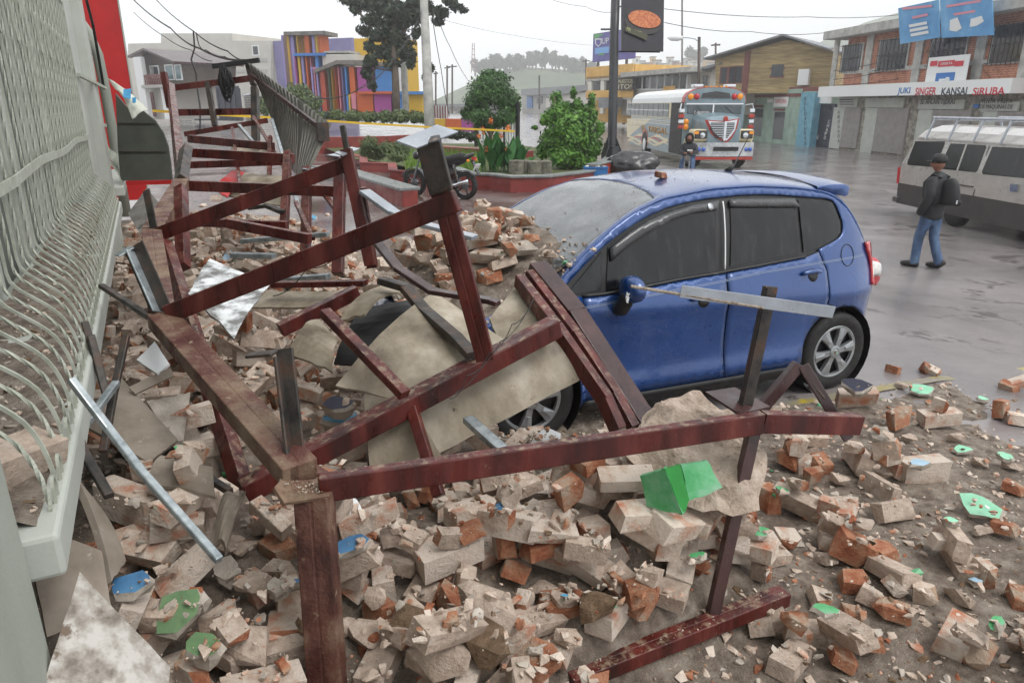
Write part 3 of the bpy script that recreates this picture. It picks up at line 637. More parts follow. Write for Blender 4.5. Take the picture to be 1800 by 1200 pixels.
# glass lines measured on the near side
c1 = lambda x, y: cuv(880 + x / 4.445, 290 + y / 4.445); c2 = lambda x, y: cuv(1240 + x / 5.218, 290 + y / 5.218); c4 = lambda x, y: cuv(1220 + x / 5, 480 + y / 5)
wtop = [c1(500, 955), c1(640, 800), c1(800, 645), c1(900, 565), c1(1050, 462), c1(1180, 390), c1(1300, 337), c1(1450, 295), c1(1600, 268), c1(1740, 252), c2(300, 280), c2(500, 272), c2(700, 278), c2(850, 290), c2(1000, 300), c2(1110, 310), c2(1165, 325), c2(1195, 360), c2(1225, 430), c2(1255, 510), c2(1262, 560), c2(1258, 615), c2(1235, 665), c2(1180, 705), c2(1040, 778)]
bel = [c1(640, 1010), c1(820, 992), c1(1080, 945), c1(1400, 880), c1(1750, 822), c2(185, 962), c2(500, 905), c2(920, 822)]
# door and body panels
sB = [c2(190, 985), c4(288, 140), c4(262, 880)]; sR = [c2(1042, 795), c2(1085, 890), c2(1115, 970), c2(1122, 1090), c4(1170, 270)]
dfr = [c1(640, 1030), c1(645, 1190)]
fx = dfr[0][0] + .004
zb = .272
panel('front_door', [(fx, zb), (sB[2][0] - .004, zb), (sB[1][0] - .004, sB[1][1]), (sB[0][0] - .004, bel[5][1] - .02)] + [(u, z - .018) for u, z in reversed(bel[1:5])] + [(fx, bel[0][1] - .015)], side, m_car, .004)
rdr = [(sR[0][0] - .008, sR[0][1]), (sR[2][0] - .008, sR[2][1]), (sR[4][0] - .008, sR[4][1]), (2.37, .665)] + arc(UR, .305, .37, 106, 176, 8)
panel('rear_door', [(sB[2][0] + .004, zb), (2.10, zb)] + list(reversed(rdr)) + [(u, z - .018) for u, z in reversed(bel[6:])] + [(sB[0][0] + .004, bel[5][1] - .018)], side, m_car, .004)
qp = [(u, z + .004) for u, z in wtop] + [(sR[0][0] + .004, sR[0][1]), (sR[2][0] + .004, sR[2][1]), (sR[4][0] + .004, sR[4][1]), (2.385, .665)] + arc(UR, .305, .355, 104, -10, 14) + [(2.87, .26), (2.93, .30)] + rail(2.962, .13, 110) + [(.14, .955)]
panel('side_frame', qp, side, m_car, .004, st=.03)
panel('front_fender', [(fx - .008, zb - .05), (fx - .008, bel[0][1] - .012), (.20, .955), (.11, .94)] + rail(.06, -.78, 24) + [(-.76, .3), (-.40, .26)] + arc(0, .305, .355, 190, -6, 14), side, m_car, .004)
panel('rocker_sill', [(.34, .17), (2.12, .17), (2.13, .262), (.34, .262)], side, m_trim, .012, .03)
panel('bumper_lip', [(2.80, .20), (2.94, .22), (2.955, .34), (2.90, .33), (2.81, .27)], side, m_trim, .014, .02)
panel('roof', [(.16, 0), (2.52, 0), (2.50, 1), (1.05, 1), (1.03, .8), (.99, .5), (.95, .24), (.60, .20), (.24, .20)], top, m_car, .004, st=.05)
panel('tailgate', [(2.53, 0), (2.962, 0), (2.962, 1), (2.51, 1)], top, m_car, .004, st=.03)
panel('rear_window', [(2.545, .25), (2.70, .2), (2.72, 1), (2.55, 1)], top, m_cgl, .008, st=.03)
panel('bonnet', [(-.80, 0), (.10, 0), (.20, .20), (.03, .7), (-.02, 1), (-.80, 1)], top, m_car, .004, st=.05)
panel('windscreen', [(.27, .21), (.60, .205), (.945, .245), (.985, .5), (1.025, .8), (1.045, 1), (0.01, 1), (.05, .7)], top, m_wsc, .001, st=.04)
# windows
fw = [c1(830, 985), c1(845, 640), c1(900, 590), c1(1050, 485), c1(1180, 412), c1(1300, 360), c1(1450, 318), c1(1600, 292), c1(1680, 282), c1(1672, 835)]
panel('side_window', [c1(545, 985), c1(800, 672), c1(790, 975), c1(570, 1010)], side, m_cgl, -.004, 0)
panel('side_window', fw, side, m_cgl, -.006, 0); panel('side_window', [c2(235, 930), c2(225, 320), c2(780, 315), c2(830, 480), c2(862, 810)], side, m_cgl, -.006, 0)
panel('side_window', [c2(905, 800), c2(880, 560), c2(850, 310), c2(1000, 318), c2(1105, 328), c2(1165, 345), c2(1200, 420), c2(1240, 530), c2(1240, 620), c2(1170, 690), c2(1030, 760)], side, m_cgl, -.002, 0)
panel('belt_trim', [(u, z) for u, z in bel] + [(u, z - .016) for u, z in reversed(bel)], side, m_trim, .010, .012)
vis1 = [c1(850, 650), c1(1000, 530), c1(1150, 435), c1(1300, 370), c1(1500, 310), c1(1695, 278), c1(1695, 345), c1(1500, 372), c1(1330, 430), c1(1150, 530), c1(1000, 630), c1(860, 750)]
panel('window_visor', vis1, lambda u, z, o=0: side(u, z, .012), m_vis, 0, .012, both=False)
panel('window_visor', [c2(215, 312), c2(805, 305), c2(855, 378), c2(215, 378)], lambda u, z, o=0: side(u, z, .014), m_vis, 0, .014, both=False)
panel('visor_badge', arc(*c1(1628, 322), .022, 0, 360, 12)[:-1], lambda u, z, o=0: side(u, z, .017), m_chrome, 0, .003, both=False, st=.02)
panel('pillar_trim', [c2(146, 330), c2(156, 330), c2(176, 955), c2(166, 955)], lambda u, z, o=0: side(u, z, .012), m_white, 0, .004, both=False)
def strip(name, pts, w, m, o=.007):
    mb = MB(); pts = dens(pts, .05)
    for u, z in pts: mb.v += [tuple(side(u, z - w / 2, o)), tuple(side(u, z + w / 2, o))]
    for i in range(len(pts) - 1): mb.f.append((2 * i, 2 * i + 2, 2 * i + 3, 2 * i + 1)); mb.m.append(0)
    return mb.build(name, m, car, local=True)
m_pin = mat('pinstripe', C('8c97ad'), 9, .4, metal=.4)
sp = [c1(650, 1115), c1(900, 1065), c1(1760, 900), c2(500, 985), c2(1080, 888), c2(1440, 822)]
for dz in (-.005, .004): strip('pinstripe', [(u, z + dz) for u, z in sp], .003, m_pin)
# fuel flap seam, handles, tail lamp
fc = c2(1297, 825); mb = MB(); ring = [side(fc[0] + .066 * math.cos(a * .2618), fc[1] + .075 * math.sin(a * .2618), .006) for a in range(25)]
mb.tube(ring, .0028, 5, cap=False); mb.build('fuel_flap_seam', m_trim, car, local=True)
for hx, hz in (c2(960, 985), c4(60, 220)):
    ho = panel('door_handle_recess', arc(hx + .02, hz - .018, .045, 0, 360, 14)[:-1], lambda u, z, o=0: side(u, z, .0065), m_trim, 0, .002, both=False, st=.03)
    mb = MB(); mb.tube([side(hx - .085 + i * .017, hz + .012 * math.sin(i * .3), .018 + .012 * math.sin(i * math.pi / 10)) for i in range(11)], [.012] + [.017] * 9 + [.012], 8); mb.build('door_handle', m_car, car, local=True, smooth=True)
m_tail = mat('tail_lamp_red', [C('a01218'), C('c8323a')], 25, .12, .2, coat=.8); m_tailw = mat('tail_lamp_clear', [C('c9c7c2'), C('e3e1dd')], 30, .15, coat=.6)
tl = [c2(1455, 705), c2(1478, 688), c2(1500, 730), c2(1545, 850), c2(1580, 890), c2(1588, 960), c2(1575, 1050), c2(1545, 1102), c2(1512, 1085), c2(1508, 950), c2(1495, 870), c2(1465, 770)]
to = panel('tail_lamp', tl, lambda u, z, o=0: side(u, z, .028), m_tail, 0, .02, both=False, st=.03)
panel('reversing_lens', [c2(1512, 915), c2(1552, 880), c2(1584, 900), c2(1588, 960), c2(1570, 1015), c2(1512, 1020)], lambda u, z, o=0: side(u, z, .031), m_tailw, 0, .004, both=False, st=.03, parent=to)
# spoiler, aerial, mirror
mb = MB(); prof = [(2.36, 1.500, .004), (2.50, 1.508, .02), (2.62, 1.505, .03), (2.67, 1.490, .028), (2.672, 1.452, .02), (2.64, 1.435, .0), (2.54, 1.452, 0)]
ysp = [-.60, -.595, -.4, -.2, 0, .2, .4, .595, .60]
for k, y in enumerate(ysp):
    for u, z, b in prof: e = abs(y) / .6; mb.v.append((u - .05 * e ** 3, y, z + .045 * (1 - e * e) - (.02 if k in (0, 8) else 0)))
n_ = len(prof)
for k in range(8):
    for i in range(n_): j = (i + 1) % n_; mb.f.append((k * n_ + i, k * n_ + j, (k + 1) * n_ + j, (k + 1) * n_ + i)); mb.m.append(0)
mb.f += [tuple(range(n_)), tuple(reversed(range(8 * n_, 9 * n_)))]; mb.m += [0, 0]
mb.build('spoiler', m_car, car, local=True, smooth=True, bevel=.006)
an = MB(); a0 = Vector((2.02, .0, _zt(2.02))); an.tube([a0 + Vector((-.03, 0, 0)), a0 + Vector((.02, 0, .04)), a0 + Vector((.04, 0, .06)), a0 + Vector((.14, -.0, .25))], [.028, .014, .006, .003], 8); an.build('aerial', m_trim, car, local=True, smooth=True)
mu, mz = cuv(1090, 500); my = -(carW(mu, mz) + .13); mm = MB()
for i in range(9):
    a = math.pi * i / 8
mm.lathe([(.002, -.052), (.05, -.05), (.078, -.03), (.088, 0), (.086, .03), (.076, .046), (.002, .05)], 18, Matrix.Translation((mu, my, mz)) @ Matrix.Diagonal((1.0, 1.3, .95, 1)).to_4x4() @ Matrix.Rotation(R(90), 4, 'Y') )
mo = mm.build('wing_mirror', m_car, car, local=True, smooth=True)
MB().tube([(mu - .03, my + .12, mz - .15), (mu - .03, my + .05, mz - .13), (mu - .015, my + .015, mz - .06), (mu - .01, my, mz - .02)], [.045, .05, .05, .04], 10).build('mirror_foot', m_trim, mo, local=True, smooth=True)
spl = MB(); rr = random.Random(3); q = Vector((mu - .062, my - .055, mz - .03))
for k in range(8):
    a = k * .785 + rr.uniform(-.2, .2); L_ = rr.uniform(.025, .045)
    spl.tube([q, q + Vector((.35 * math.cos(a) * L_ , -.0, math.sin(a) * L_)) + Vector((.0, -.012, 0))], [.009, .003], 5)
spl.build('paint_splash', m_white, mo, local=True)
# wheels
def wheel(u, yc, spin, out=-1):
    w = MB(); M = Matrix.Translation((u, yc, .303)) @ Matrix.Rotation(R(90), 4, 'X')
    tp = [(.190, .075), (.215, .085), (.245, .093), (.275, .090), (.293, .075), (.302, .050), (.305, .0), (.302, -.050), (.293, -.075), (.245, -.093), (.19, -.08)]
    wo = bpy.data.objects.new('wheel', None); col.objects.link(wo); wo.parent = car; wo.empty_display_size = .1
    w.lathe(tp, 40, M, cap=False); w.build('tyre', m_rubber, wo, local=True, smooth=True)
    d = MB(); d.lathe([(.01, .03), (.19, .035), (.192, -.07)], 32, M, cap=True); d.build('brake_disc', m_trim, wo, local=True)
    r = MB(); r.lathe([(.180, .078), (.198, .083), (.204, .078), (.196, .06), (.18, .055)], 40, M, cap=False)
    for k in range(6):
        a = k * math.pi / 3 + spin
        def sp_(rad, ang, h): return M @ Vector((rad * math.cos(a + ang), rad * math.sin(a + ang), h))
        vs_ = [sp_(.03, -.7, .085), sp_(.03, .7, .085), sp_(.10, .24, .082), sp_(.187, .23, .080), sp_(.187, -.23, .080), sp_(.10, -.24, .082), sp_(.10, 0, .092), sp_(.187, 0, .086)]
        vs_ += [v - (M.to_3x3() @ Vector((0, 0, .03))) for v in vs_[:6]]
        r.add(vs_, [(0, 1, 2, 6, 5), (6, 2, 3, 7), (5, 6, 7, 4), (2, 1, 9, 10), (3, 2, 10, 11), (5, 4, 12, 13), (0, 5, 13, 8), (4, 7, 3, 11, 12)])
    r.lathe([(.001, .094), (.035, .094), (.05, .088), (.052, .06)], 20, M, cap=False)
    r.build('hubcap', m_hub, wo, local=True, bevel=.002)
    MB().lathe([(.001, .0975), (.02, .0965), (.022, .094)], 16, M, cap=False).build('hub_badge', m_chrome, wo, local=True)
    well = MB(); well.lathe([(.345, .09), (.345, -.22)], 28, M, cap=False); well.build('wheel_well', m_trim, car, local=True)
wheel(0, -.735, .3); wheel(UR, -.735, .15)
for u in (0, UR):
    w = MB(); M = Matrix.Translation((u, .735, .303)) @ Matrix.Rotation(R(-90), 4, 'X')
    w.lathe([(.01, .05), (.19, .07), (.245, .093), (.293, .075), (.305, 0), (.293, -.075), (.19, -.08), (.01, -.08)], 32, M).build('wheel', m_rubber, car, local=True, smooth=True)
MB().bb(-.7, 2.85, -.68, .68, .2, .5).build('underbody', m_trim, car, local=True)
def carpt(u, y, z): return Matrix.Translation(CAR_O) @ Matrix.Rotation(CAR_RZ, 4, 'Z') @ Vector((u, y, z))
# ------------------------------------------------------------------ rubble: height field, then things dropped onto it
HX0, HY0, HS = -.9, .4, .02; HNX, HNY = int(8.4 / HS), int(21 / HS)
_gx = HX0 + np.arange(HNX) * HS; _gy = HY0 + np.arange(HNY) * HS
GX, GY = np.meshgrid(_gx, _gy)                               # [iy, ix]
def smn(a, b, x): t = np.clip((x - a) / (b - a), 0, 1); return t * t * (3 - 2 * t)
def gauss(cx, cy, rx, ry): return np.exp(-((GX - cx) / rx) ** 2 - ((GY - cy) / ry) ** 2)
rngn = np.random.default_rng(4)
def vnoise(n, octs):
    out = np.zeros((HNY, HNX))
    for sc, amp in octs:
        nx, ny = int(HNX * HS / sc) + 3, int(HNY * HS / sc) + 3; g_ = rngn.random((ny, nx))
        fx = np.arange(HNX) * HS / sc; fy = np.arange(HNY) * HS / sc; ix = fx.astype(int); iy = fy.astype(int); tx = fx - ix; ty = fy - iy; tx = tx * tx * (3 - 2 * tx); ty = ty * ty * (3 - 2 * ty)
        a = g_[np.ix_(iy, ix)]; b = g_[np.ix_(iy, ix + 1)]; c = g_[np.ix_(iy + 1, ix)]; d = g_[np.ix_(iy + 1, ix + 1)]
        out += amp * ((a * (1 - tx) + b * tx) * (1 - ty)[:, None] + (c * (1 - tx) + d * tx) * ty[:, None] - .5)
    return out
GZ = -.25 * smn(4.6, 8, GX - .25 * GY)
edge = 2.15 + .35 * (GY - 1)                                 # foot of the heap, front part
front = .30 * (1 - smn(.2, 2.4, GX)) + .16 * (1 - smn(1.2, 2.9, GX)) + .048 * (1 - smn(2.8, 6.2, GX - .15 * GY + 1.2 * vnoise(0, ((1.1, .8), (.4, .5), (.15, .3)))))
front *= (1 - smn(3.0, 3.7, GY) * smn(1.2, 2.0, GX))
back = .34 * (1 - smn(.6, 3.0, GX)) * (1 - .55 * smn(9, 15, GY)) + .10 * (1 - smn(1.0, 3.6, GX)) * (1 - smn(7, 9, GY))
wgt = smn(3.0, 4.2, GY)
MH = front * (1 - wgt) + back * wgt
MH += .40 * gauss(1.62, 2.18, .36, .26) + .10 * gauss(.35, 2.3, .5, .4) + .15 * gauss(-.15, 3.0, .4, .8) + .12 * gauss(.9, 2.3, .4, .25)
MH += .22 * gauss(.8, 8.5, .8, 1.4) + .22 * gauss(.7, 11, .9, 1.5)
MH *= 1 - .75 * smn(.78, 1.0, GX) * (1 - smn(1.62, 1.82, GY)) * (1 - smn(2.2, 2.6, GX))
MH = MH * (1 - smn(12.5, 16, GY))
MH = MH * (1 - .30 * (1 - smn(2.6, 3.6, GY)))
nz_ = vnoise(0, ((.9, .05), (.35, .05), (.14, .035), (.06, .02)))
amp = np.clip(MH / .12, 0, 1)
H = GZ + MH + nz_ * amp - .035 * (1 - np.clip(MH / .035, 0, 1)) + vnoise(0, ((.05, .008), (.12, .01))) * np.clip(MH / .03, 0, 1)
# rubble bed sheet
st = 2; sub = H[::st, ::st]; sx = _gx[::st]; sy = _gy[::st]; ny_, nx_ = sub.shape
vv = np.stack([np.broadcast_to(sx, (ny_, nx_)), np.broadcast_to(sy[:, None], (ny_, nx_)), sub], -1).reshape(-1, 3)
idx = np.arange(ny_ * nx_).reshape(ny_, nx_); keep = (MH[::st, ::st] > .0005); kf = keep[:-1, :-1] & (sx[None, :-1] < 7)
ff_ = np.stack([idx[:-1, :-1], idx[:-1, 1:], idx[1:, 1:], idx[1:, :-1]], -1)[kf]
me = bpy.data.meshes.new('rubble_bed'); me.from_pydata(vv.tolist(), [], ff_.tolist()); me.materials.append(m_dirt)
bm = bmesh.new(); bm.from_mesh(me); bmesh.ops.delete(bm, geom=[v for v in bm.verts if not v.link_faces], context='VERTS'); bm.to_mesh(me); bm.free()
tag(mobj('rubble_bed', me, smooth=True), 'brown dust and crushed mortar bed under the fallen bricks', 'rubble', kind='stuff')
def hat(x, y):
    i = min(HNX - 1, max(0, int((x - HX0) / HS + .5))); j = min(HNY - 1, max(0, int((y - HY0) / HS + .5))); return H[j, i]
def hit(px, py):
    r = ray(px, py); t = .9
    while t < 26:
        p = EYE + r * t
        if p.z <= hat(p.x, p.y): return p
        t += .01
    return p
# the buried bonnet and boards carry rubble too
cb = Matrix.Translation(CAR_O) @ Matrix.Rotation(CAR_RZ, 4, 'Z'); cbi = cb.inverted()
for j in range(HNY):
    y = _gy[j]
    if not 3.3 < y < 5.6: continue
    for i in range(HNX):
        x = _gx[i]
        if not .9 < x < 2.75: continue
        q = cbi @ Vector((x, y, 0))
        if -.78 < q.x < .42 and abs(q.y) < Wp(q.x):
            zt = _zt(q.x) if q.x < .05 else _zt(q.x)
            zz = _zr(q.x) + (zt - _zr(q.x)) * math.sqrt(max(0, 1 - (q.y / Wp(q.x)) ** 2))
            heap = .26 * math.exp(-((q.x + .14) / .42) ** 2 - ((q.y - .10) / .55) ** 2) if q.x < .3 else 0
            H[j, i] = max(H[j, i], zz + heap + (nz_[j, i] * .6 if heap > .02 else 0))
# fill under the bonnet heap: crushed mortar
hp = MB(); n_ = 34
for b_ in range(n_ + 1):
    for a_ in range(n_ + 1):
        u = -.62 + 1.0 * a_ / n_; y = -.72 + 1.5 * b_ / n_; q = cb @ Vector((u, y, 0)); e = math.exp(-((u + .14) / .42) ** 2 - ((y - .10) / .55) ** 2)
        zz = _zr(u) + (_zt(u) - _zr(u)) * math.sqrt(max(0, 1 - (y / Wp(u)) ** 2)); nv_ = mnoise.noise(Vector((u * 9, y * 9, 1))) * .04 + mnoise.noise(Vector((u * 25, y * 25, 3))) * .015
        hp.v.append((q.x, q.y, zz + .26 * e + nv_ * min(1, e * 3) - .03 * (1 - min(1, e * 2.2))))
for b_ in range(n_):
    for a_ in range(n_): k = b_ * (n_ + 1) + a_; hp.f.append((k, k + 1, k + n_ + 2, k + n_ + 1)); hp.m.append(0)
tag(hp.build('bonnet_debris', m_dirt, smooth=True, fix=False), 'crushed mortar heaped on the blue bonnet under the bricks', 'rubble', kind='stuff')

# ---- piece shapes
def hull(pts, mats, name, faces_mat=None):
    bm = bmesh.new()
    for p in pts: bm.verts.new(p)
    r = bmesh.ops.convex_hull(bm, input=bm.verts)
    bmesh.ops.delete(bm, geom=[v for v in bm.verts if not v.link_faces], context='VERTS')
    bmesh.ops.dissolve_limit(bm, angle_limit=R(4), verts=bm.verts, edges=bm.edges)
    bmesh.ops.recalc_face_normals(bm, faces=bm.faces)
    me = bpy.data.meshes.new(name); 
    if faces_mat:
        for f in bm.faces: f.material_index = faces_mat(f)
    bm.to_mesh(me); bm.free()
    for m in mats: me.materials.append(m)
    return me
def brick_me(L, Wd, T, broken=0, seed=0, m0=None):
    rr = random.Random(seed); pts = []
    for sx_ in (-1, 1):
        for sy_ in (-1, 1):
            for sz_ in (-1, 1):
                k = rr.choice((1, 2, 2, 3)) if not (broken and sx_ == 1) else 1
                c = rr.uniform(.003, .016) if rr.random() < .75 else rr.uniform(.015, .04)
                x_ = sx_ * L / 2
                if broken and sx_ == 1: x_ -= rr.uniform(0, L * .35)
                for q in range(k):
                    d = [rr.uniform(0, c) for _ in range(3)]
                    pts.append((x_ - sx_ * d[0], sy_ * (Wd / 2 - d[1]), sz_ * (T / 2 - d[2])))
    if broken:
        for q in range(4): pts.append((L / 2 + rr.uniform(-.25, .02) * L, rr.uniform(-.4, .4) * Wd, rr.uniform(-.45, .45) * T))
    return hull(pts, [m0 or m_brick, m_clay], 'brick', (lambda f: 1 if f.normal.x > .45 else 0) if broken else None)
WHOLE = [brick_me(.225, .11, .07 + .012 * (k % 3), 0, k) for k in range(9)] + [brick_me(.22, .11, .075, 0, 20 + k, m_mortar) for k in range(5)]
HALF = [brick_me(.11 + .02 * (k % 4), .11, .075, 1, 50 + k) for k in range(10)] + [brick_me(.12, .10, .07, 1, 70 + k, m_mortar) for k in range(4)]
CLAY = [brick_me(.12 + .02 * (k % 4), .11, .072, 1, 90 + k, m_clay) for k in range(6)]
def rock_me(r, seed, m, sq=(1, 1, .7), sub=2, name='mortar_lump', rough=.35):
    bm = bmesh.new(); bmesh.ops.create_icosphere(bm, subdivisions=sub, radius=r); o = Vector((seed * 7.3, seed * 3.1, 0))
    for v in bm.verts:
        n = v.co.normalized(); k = 1 + rough * mnoise.noise(n * 1.3 + o) + rough * .5 * mnoise.noise(n * 3.1 + o) + rough * .25 * mnoise.noise(n * 7 + o); v.co = Vector((n.x * sq[0], n.y * sq[1], n.z * sq[2])) * r * k
    me = bpy.data.meshes.new(name); bm.to_mesh(me); bm.free(); me.materials.append(m); return me
def hull_rock(L_, W_, T_, seed, m, name, n=16):
    rr = random.Random(seed); pts = []
    for k in range(n):
        v = Vector((rr.gauss(0, 1), rr.gauss(0, 1), rr.gauss(0, 1))).normalized(); c = max(abs(v.x), abs(v.y), abs(v.z)); v = v * (.55 + .45 / c * .9) * rr.uniform(.72, 1); pts.append((v.x * L_ / 2, v.y * W_ / 2, v.z * T_ / 2))
    return hull(pts, [m], name)
LUMP = [hull_rock(.15, .11, .08, 400 + k, m_mortar, 'mortar_lump') for k in range(8)]; STONE = [hull_rock(.30, .19, .14, 430 + k, m_plaster if k % 2 else m_mortar, 'plaster_block', 22) for k in range(6)]
_old = [rock_me(.07, k, m_mortar, (1.2, .9, .6), 2) for k in range(6)]; CLOD = [hull_rock(.25, .2, .17, 460 + k, m_earth, 'earth_clod', 26) for k in range(4)]
_old2 = [rock_me(.12, 60 + k, m_plaster, (1.3, .8, .6), 3, 'plaster_block', .45) for k in range(4)]
def slab_me(L, Wd, T, seed, m0, mtop, name='plaster_fragment'):
    rr = random.Random(seed); n = 8; poly = []
    for i in range(n):
        a = 2 * math.pi * i / n + rr.uniform(-.2, .2); k = rr.uniform(.68, 1.12)
        poly.append((L / 2 * k * math.cos(a), Wd / 2 * k * math.sin(a)))
    mb = MB(); big = [(a * 1.12 + rr.uniform(-.01, .01), b * 1.12 + rr.uniform(-.01, .01)) for a, b in poly]; nn = len(poly); b0 = 0
    mb.v = [(a, b, T / 2) for a, b in poly] + [(a, b, T / 2 - .012 - rr.uniform(0, .008)) for a, b in big] + [(a * .92, b * .92, -T / 2 - rr.uniform(0, .02)) for a, b in poly]
    mb.f = [tuple(range(nn))] + [((i + 1) % nn, i, nn + i, nn + (i + 1) % nn) for i in range(nn)] + [(nn + (i + 1) % nn, nn + i, 2 * nn + i, 2 * nn + (i + 1) % nn) for i in range(nn)] + [tuple(2 * nn + i for i in reversed(range(nn)))]
    mb.m = [1] + [0] * (2 * nn + 1)
    me = mb.mesh(name, [m0, mtop]); return me
# ---- dropping
def dims_of(me):
    a = np.empty(len(me.vertices) * 3, np.float32); me.vertices.foreach_get('co', a); return a.reshape(-1, 3)
def settle(me, M3, x, y, sink=.6, stamp=True, extra=0.0):
    """rest height of a turned piece at x, y on the height field; stamps its top into the field"""
    v = dims_of(me) @ np.array(M3.transposed())
    lo = v.min(0); hi = v.max(0)
    n = 5; us = np.linspace(.12, .88, n); pts = [(lo[0] + (hi[0] - lo[0]) * a, lo[1] + (hi[1] - lo[1]) * b) for a in us for b in us]
    hs_ = [hat(x + a, y + b) for a, b in pts]; base = np.percentile(hs_, 100 * sink)
    z = base - lo[2] + extra
    if stamp:
        i0, i1 = int((x + lo[0] * .75 - HX0) / HS), int((x + hi[0] * .75 - HX0) / HS); j0, j1 = int((y + lo[1] * .75 - HY0) / HS), int((y + hi[1] * .75 - HY0) / HS)
        i0, j0 = max(0, i0), max(0, j0)
        blk = H[j0:j1 + 1, i0:i1 + 1]; np.maximum(blk, z + hi[2] * .75, out=blk)
    return z
def euler(yaw, pitch, roll): return Matrix.Rotation(yaw, 3, 'Z') @ Matrix.Rotation(pitch, 3, 'Y') @ Matrix.Rotation(roll, 3, 'X')
def put(name, me, x, y, M3, label, cat, group, sink=.6, scale=1.0, extra=0.0):
    z = settle(me, M3 * scale, x, y, sink, extra=extra); o = bpy.data.objects.new(name, me); col.objects.link(o)
    o.matrix_world = Matrix.Translation((x, y, z)) @ (M3 * scale).to_4x4()
    return tag(o, label, cat, group)
KEEP = [(556, 880, 584, 1210, 2.12, 70), (1000, 1196, 1378, 1046, 2.7, 30), (1325, 752, 1249, 1096, 2.74, 26), (430, 862, 977, 573, 2.95, 30), (560, 858, 1338, 742, 2.3, 30), (720, 716, 772, 872, 2.9, 26), (124, 666, 382, 980, 1.95, 18), (528, 832, 284, 560, 2.5, 45), (60, 1190, 300, 1172, 1.7, 60), (140, 1004, 180, 1190, 1.72, 70), (900, 700, 930, 780, 3.4, 40), (1130, 830, 1270, 860, 2.62, 45)]
def blocked(x, y, z):
    px, py, d = proj((x, y, z))
    for x1, y1, x2, y2, dd, w in KEEP:
        t = max(0, min(1, ((px - x1) * (x2 - x1) + (py - y1) * (y2 - y1)) / ((x2 - x1) ** 2 + (y2 - y1) ** 2)))
        if math.hypot(px - x1 - t * (x2 - x1), py - y1 - t * (y2 - y1)) < w + .05 * FPX / d and d < dd + .12: return True
    return False
# ---- lower layer: nobody could count it; joined into one heap
rr = random.Random(11); stuff = MB(); src = {}
def mesh_data(me):
    if me.name not in src:
        src[me.name] = (dims_of(me), [tuple(p.vertices) for p in me.polygons], [p.material_index for p in me.polygons], [m.name for m in me.materials])
    return src[me.name]
SM = [m_brick, m_clay, m_mortar, m_plaster, m_earth, m_white, m_green, m_greenO, m_blue]; SI = {m.name: i for i, m in enumerate(SM)}
def into_stuff(me, x, y, M3, sink=.6, stamp=True, extra=0.0):
    z = settle(me, M3, x, y, sink, stamp, extra); v, f, mi, mn = mesh_data(me); w = v @ np.array(M3.transposed()) + np.array([x, y, z]); b = len(stuff.v)
    stuff.v += [tuple(q) for q in w.tolist()]
    for ff2, k in zip(f, mi): stuff.f.append(tuple(b + i for i in ff2)); stuff.m.append(SI[mn[k]])
def heapw(x, y):
    j = min(HNY - 1, max(0, int((y - HY0) / HS))); i = min(HNX - 1, max(0, int((x - HX0) / HS))); return MH[j, i]
cnt = 0; tries = 0
while cnt < 1150 and tries < 40000:
    tries += 1; x = rr.uniform(-.6, 3.6); y = 1.0 + 13 * rr.random() ** 1.6
    if rr.random() > heapw(x, y) / .26 or x < -.45: continue
    if (x > 1.1 and 3.45 < y < 5.4) or blocked(x, y, hat(x, y) + .03): continue
    me = rr.choice(WHOLE + HALF * 2 + CLAY + LUMP * 2); into_stuff(me, x, y, euler(rr.uniform(0, 6.28), rr.gauss(0, .25), rr.choice((0, 0, 1.57)) + rr.gauss(0, .25)), .45, extra=-.02); cnt += 1
# ---- fallen sheets and boards under the top bricks
def board(label, c, m, th=.012, bulge=0.0, jag=.01, seed=1, nu=8, nv=6, cat='board', name='fallen_board', wav=0.0):
    return tag(MB().patch([P(*q) for q in c], nu, nv, th, bulge, jag, seed, wav=wav).build(name, m), label, cat)
board('large curved beige cement board draped over the car front wing', [(590, 676, 3.05), (764, 512, 3.55), (900, 606, 3.34), (748, 716, 3.04)], m_board, .012, .06, .006, 1, 5, 8)
board('long beige cement board below the red low beam, over the front wheel', [(770, 798, 3.12), (690, 700, 3.12), (984, 590, 3.42), (1030, 662, 3.38)], m_board, .012, .01, .008, 2, 10, 10)
board('beige board strip standing against the low beam left of the wheel', [(650, 822, 2.98), (640, 640, 3.12), (712, 700, 3.05), (775, 800, 3.02)], m_board, .012, .03, .02, 3, 8, 8)
board('beige board curling up above the dark gap by the bent strip', [(598, 562, 3.55), (690, 500, 3.75), (722, 516, 3.7), (640, 552, 3.5)], m_board, .012, .05, .02, 4)
board('bent beige board left of the dark gap behind the bent bracket', [(506, 618, 3.35), (560, 560, 3.6), (596, 600, 3.45), (584, 652, 3.25)], m_board, .012, .05, .02, 5)
board('beige board showing between bricks beside the red beams on the bonnet', [(860, 560, 3.55), (905, 505, 3.8), (965, 560, 3.55), (880, 606, 3.42)], m_board, .012, .0, .02, 6)
board('silver foil backed board lying in the middle rubble', [(332, 516, 3.75), (371, 455, 4.1), (475, 500, 4.0), (412, 592, 3.6)], m_silver, .012, .03, .02, 7)
board('large taupe board leaning below the window sill', [(140, 742, 2.75), (212, 662, 3.1), (313, 772, 2.85), (262, 812, 2.7)], m_boardg, .012, .0, .005, 8)
board('pale grey board behind the taupe board, left rubble', [(258, 705, 3.0), (334, 690, 3.1), (322, 776, 2.9), (300, 770, 2.85)], m_plaster, .012, .0, .02, 9)
board('small white square board against the dusty left beam', [(240, 632, 3.1), (272, 600, 3.2), (298, 640, 3.15), (276, 656, 3.05)], m_white, .012, .0, .01, 10)
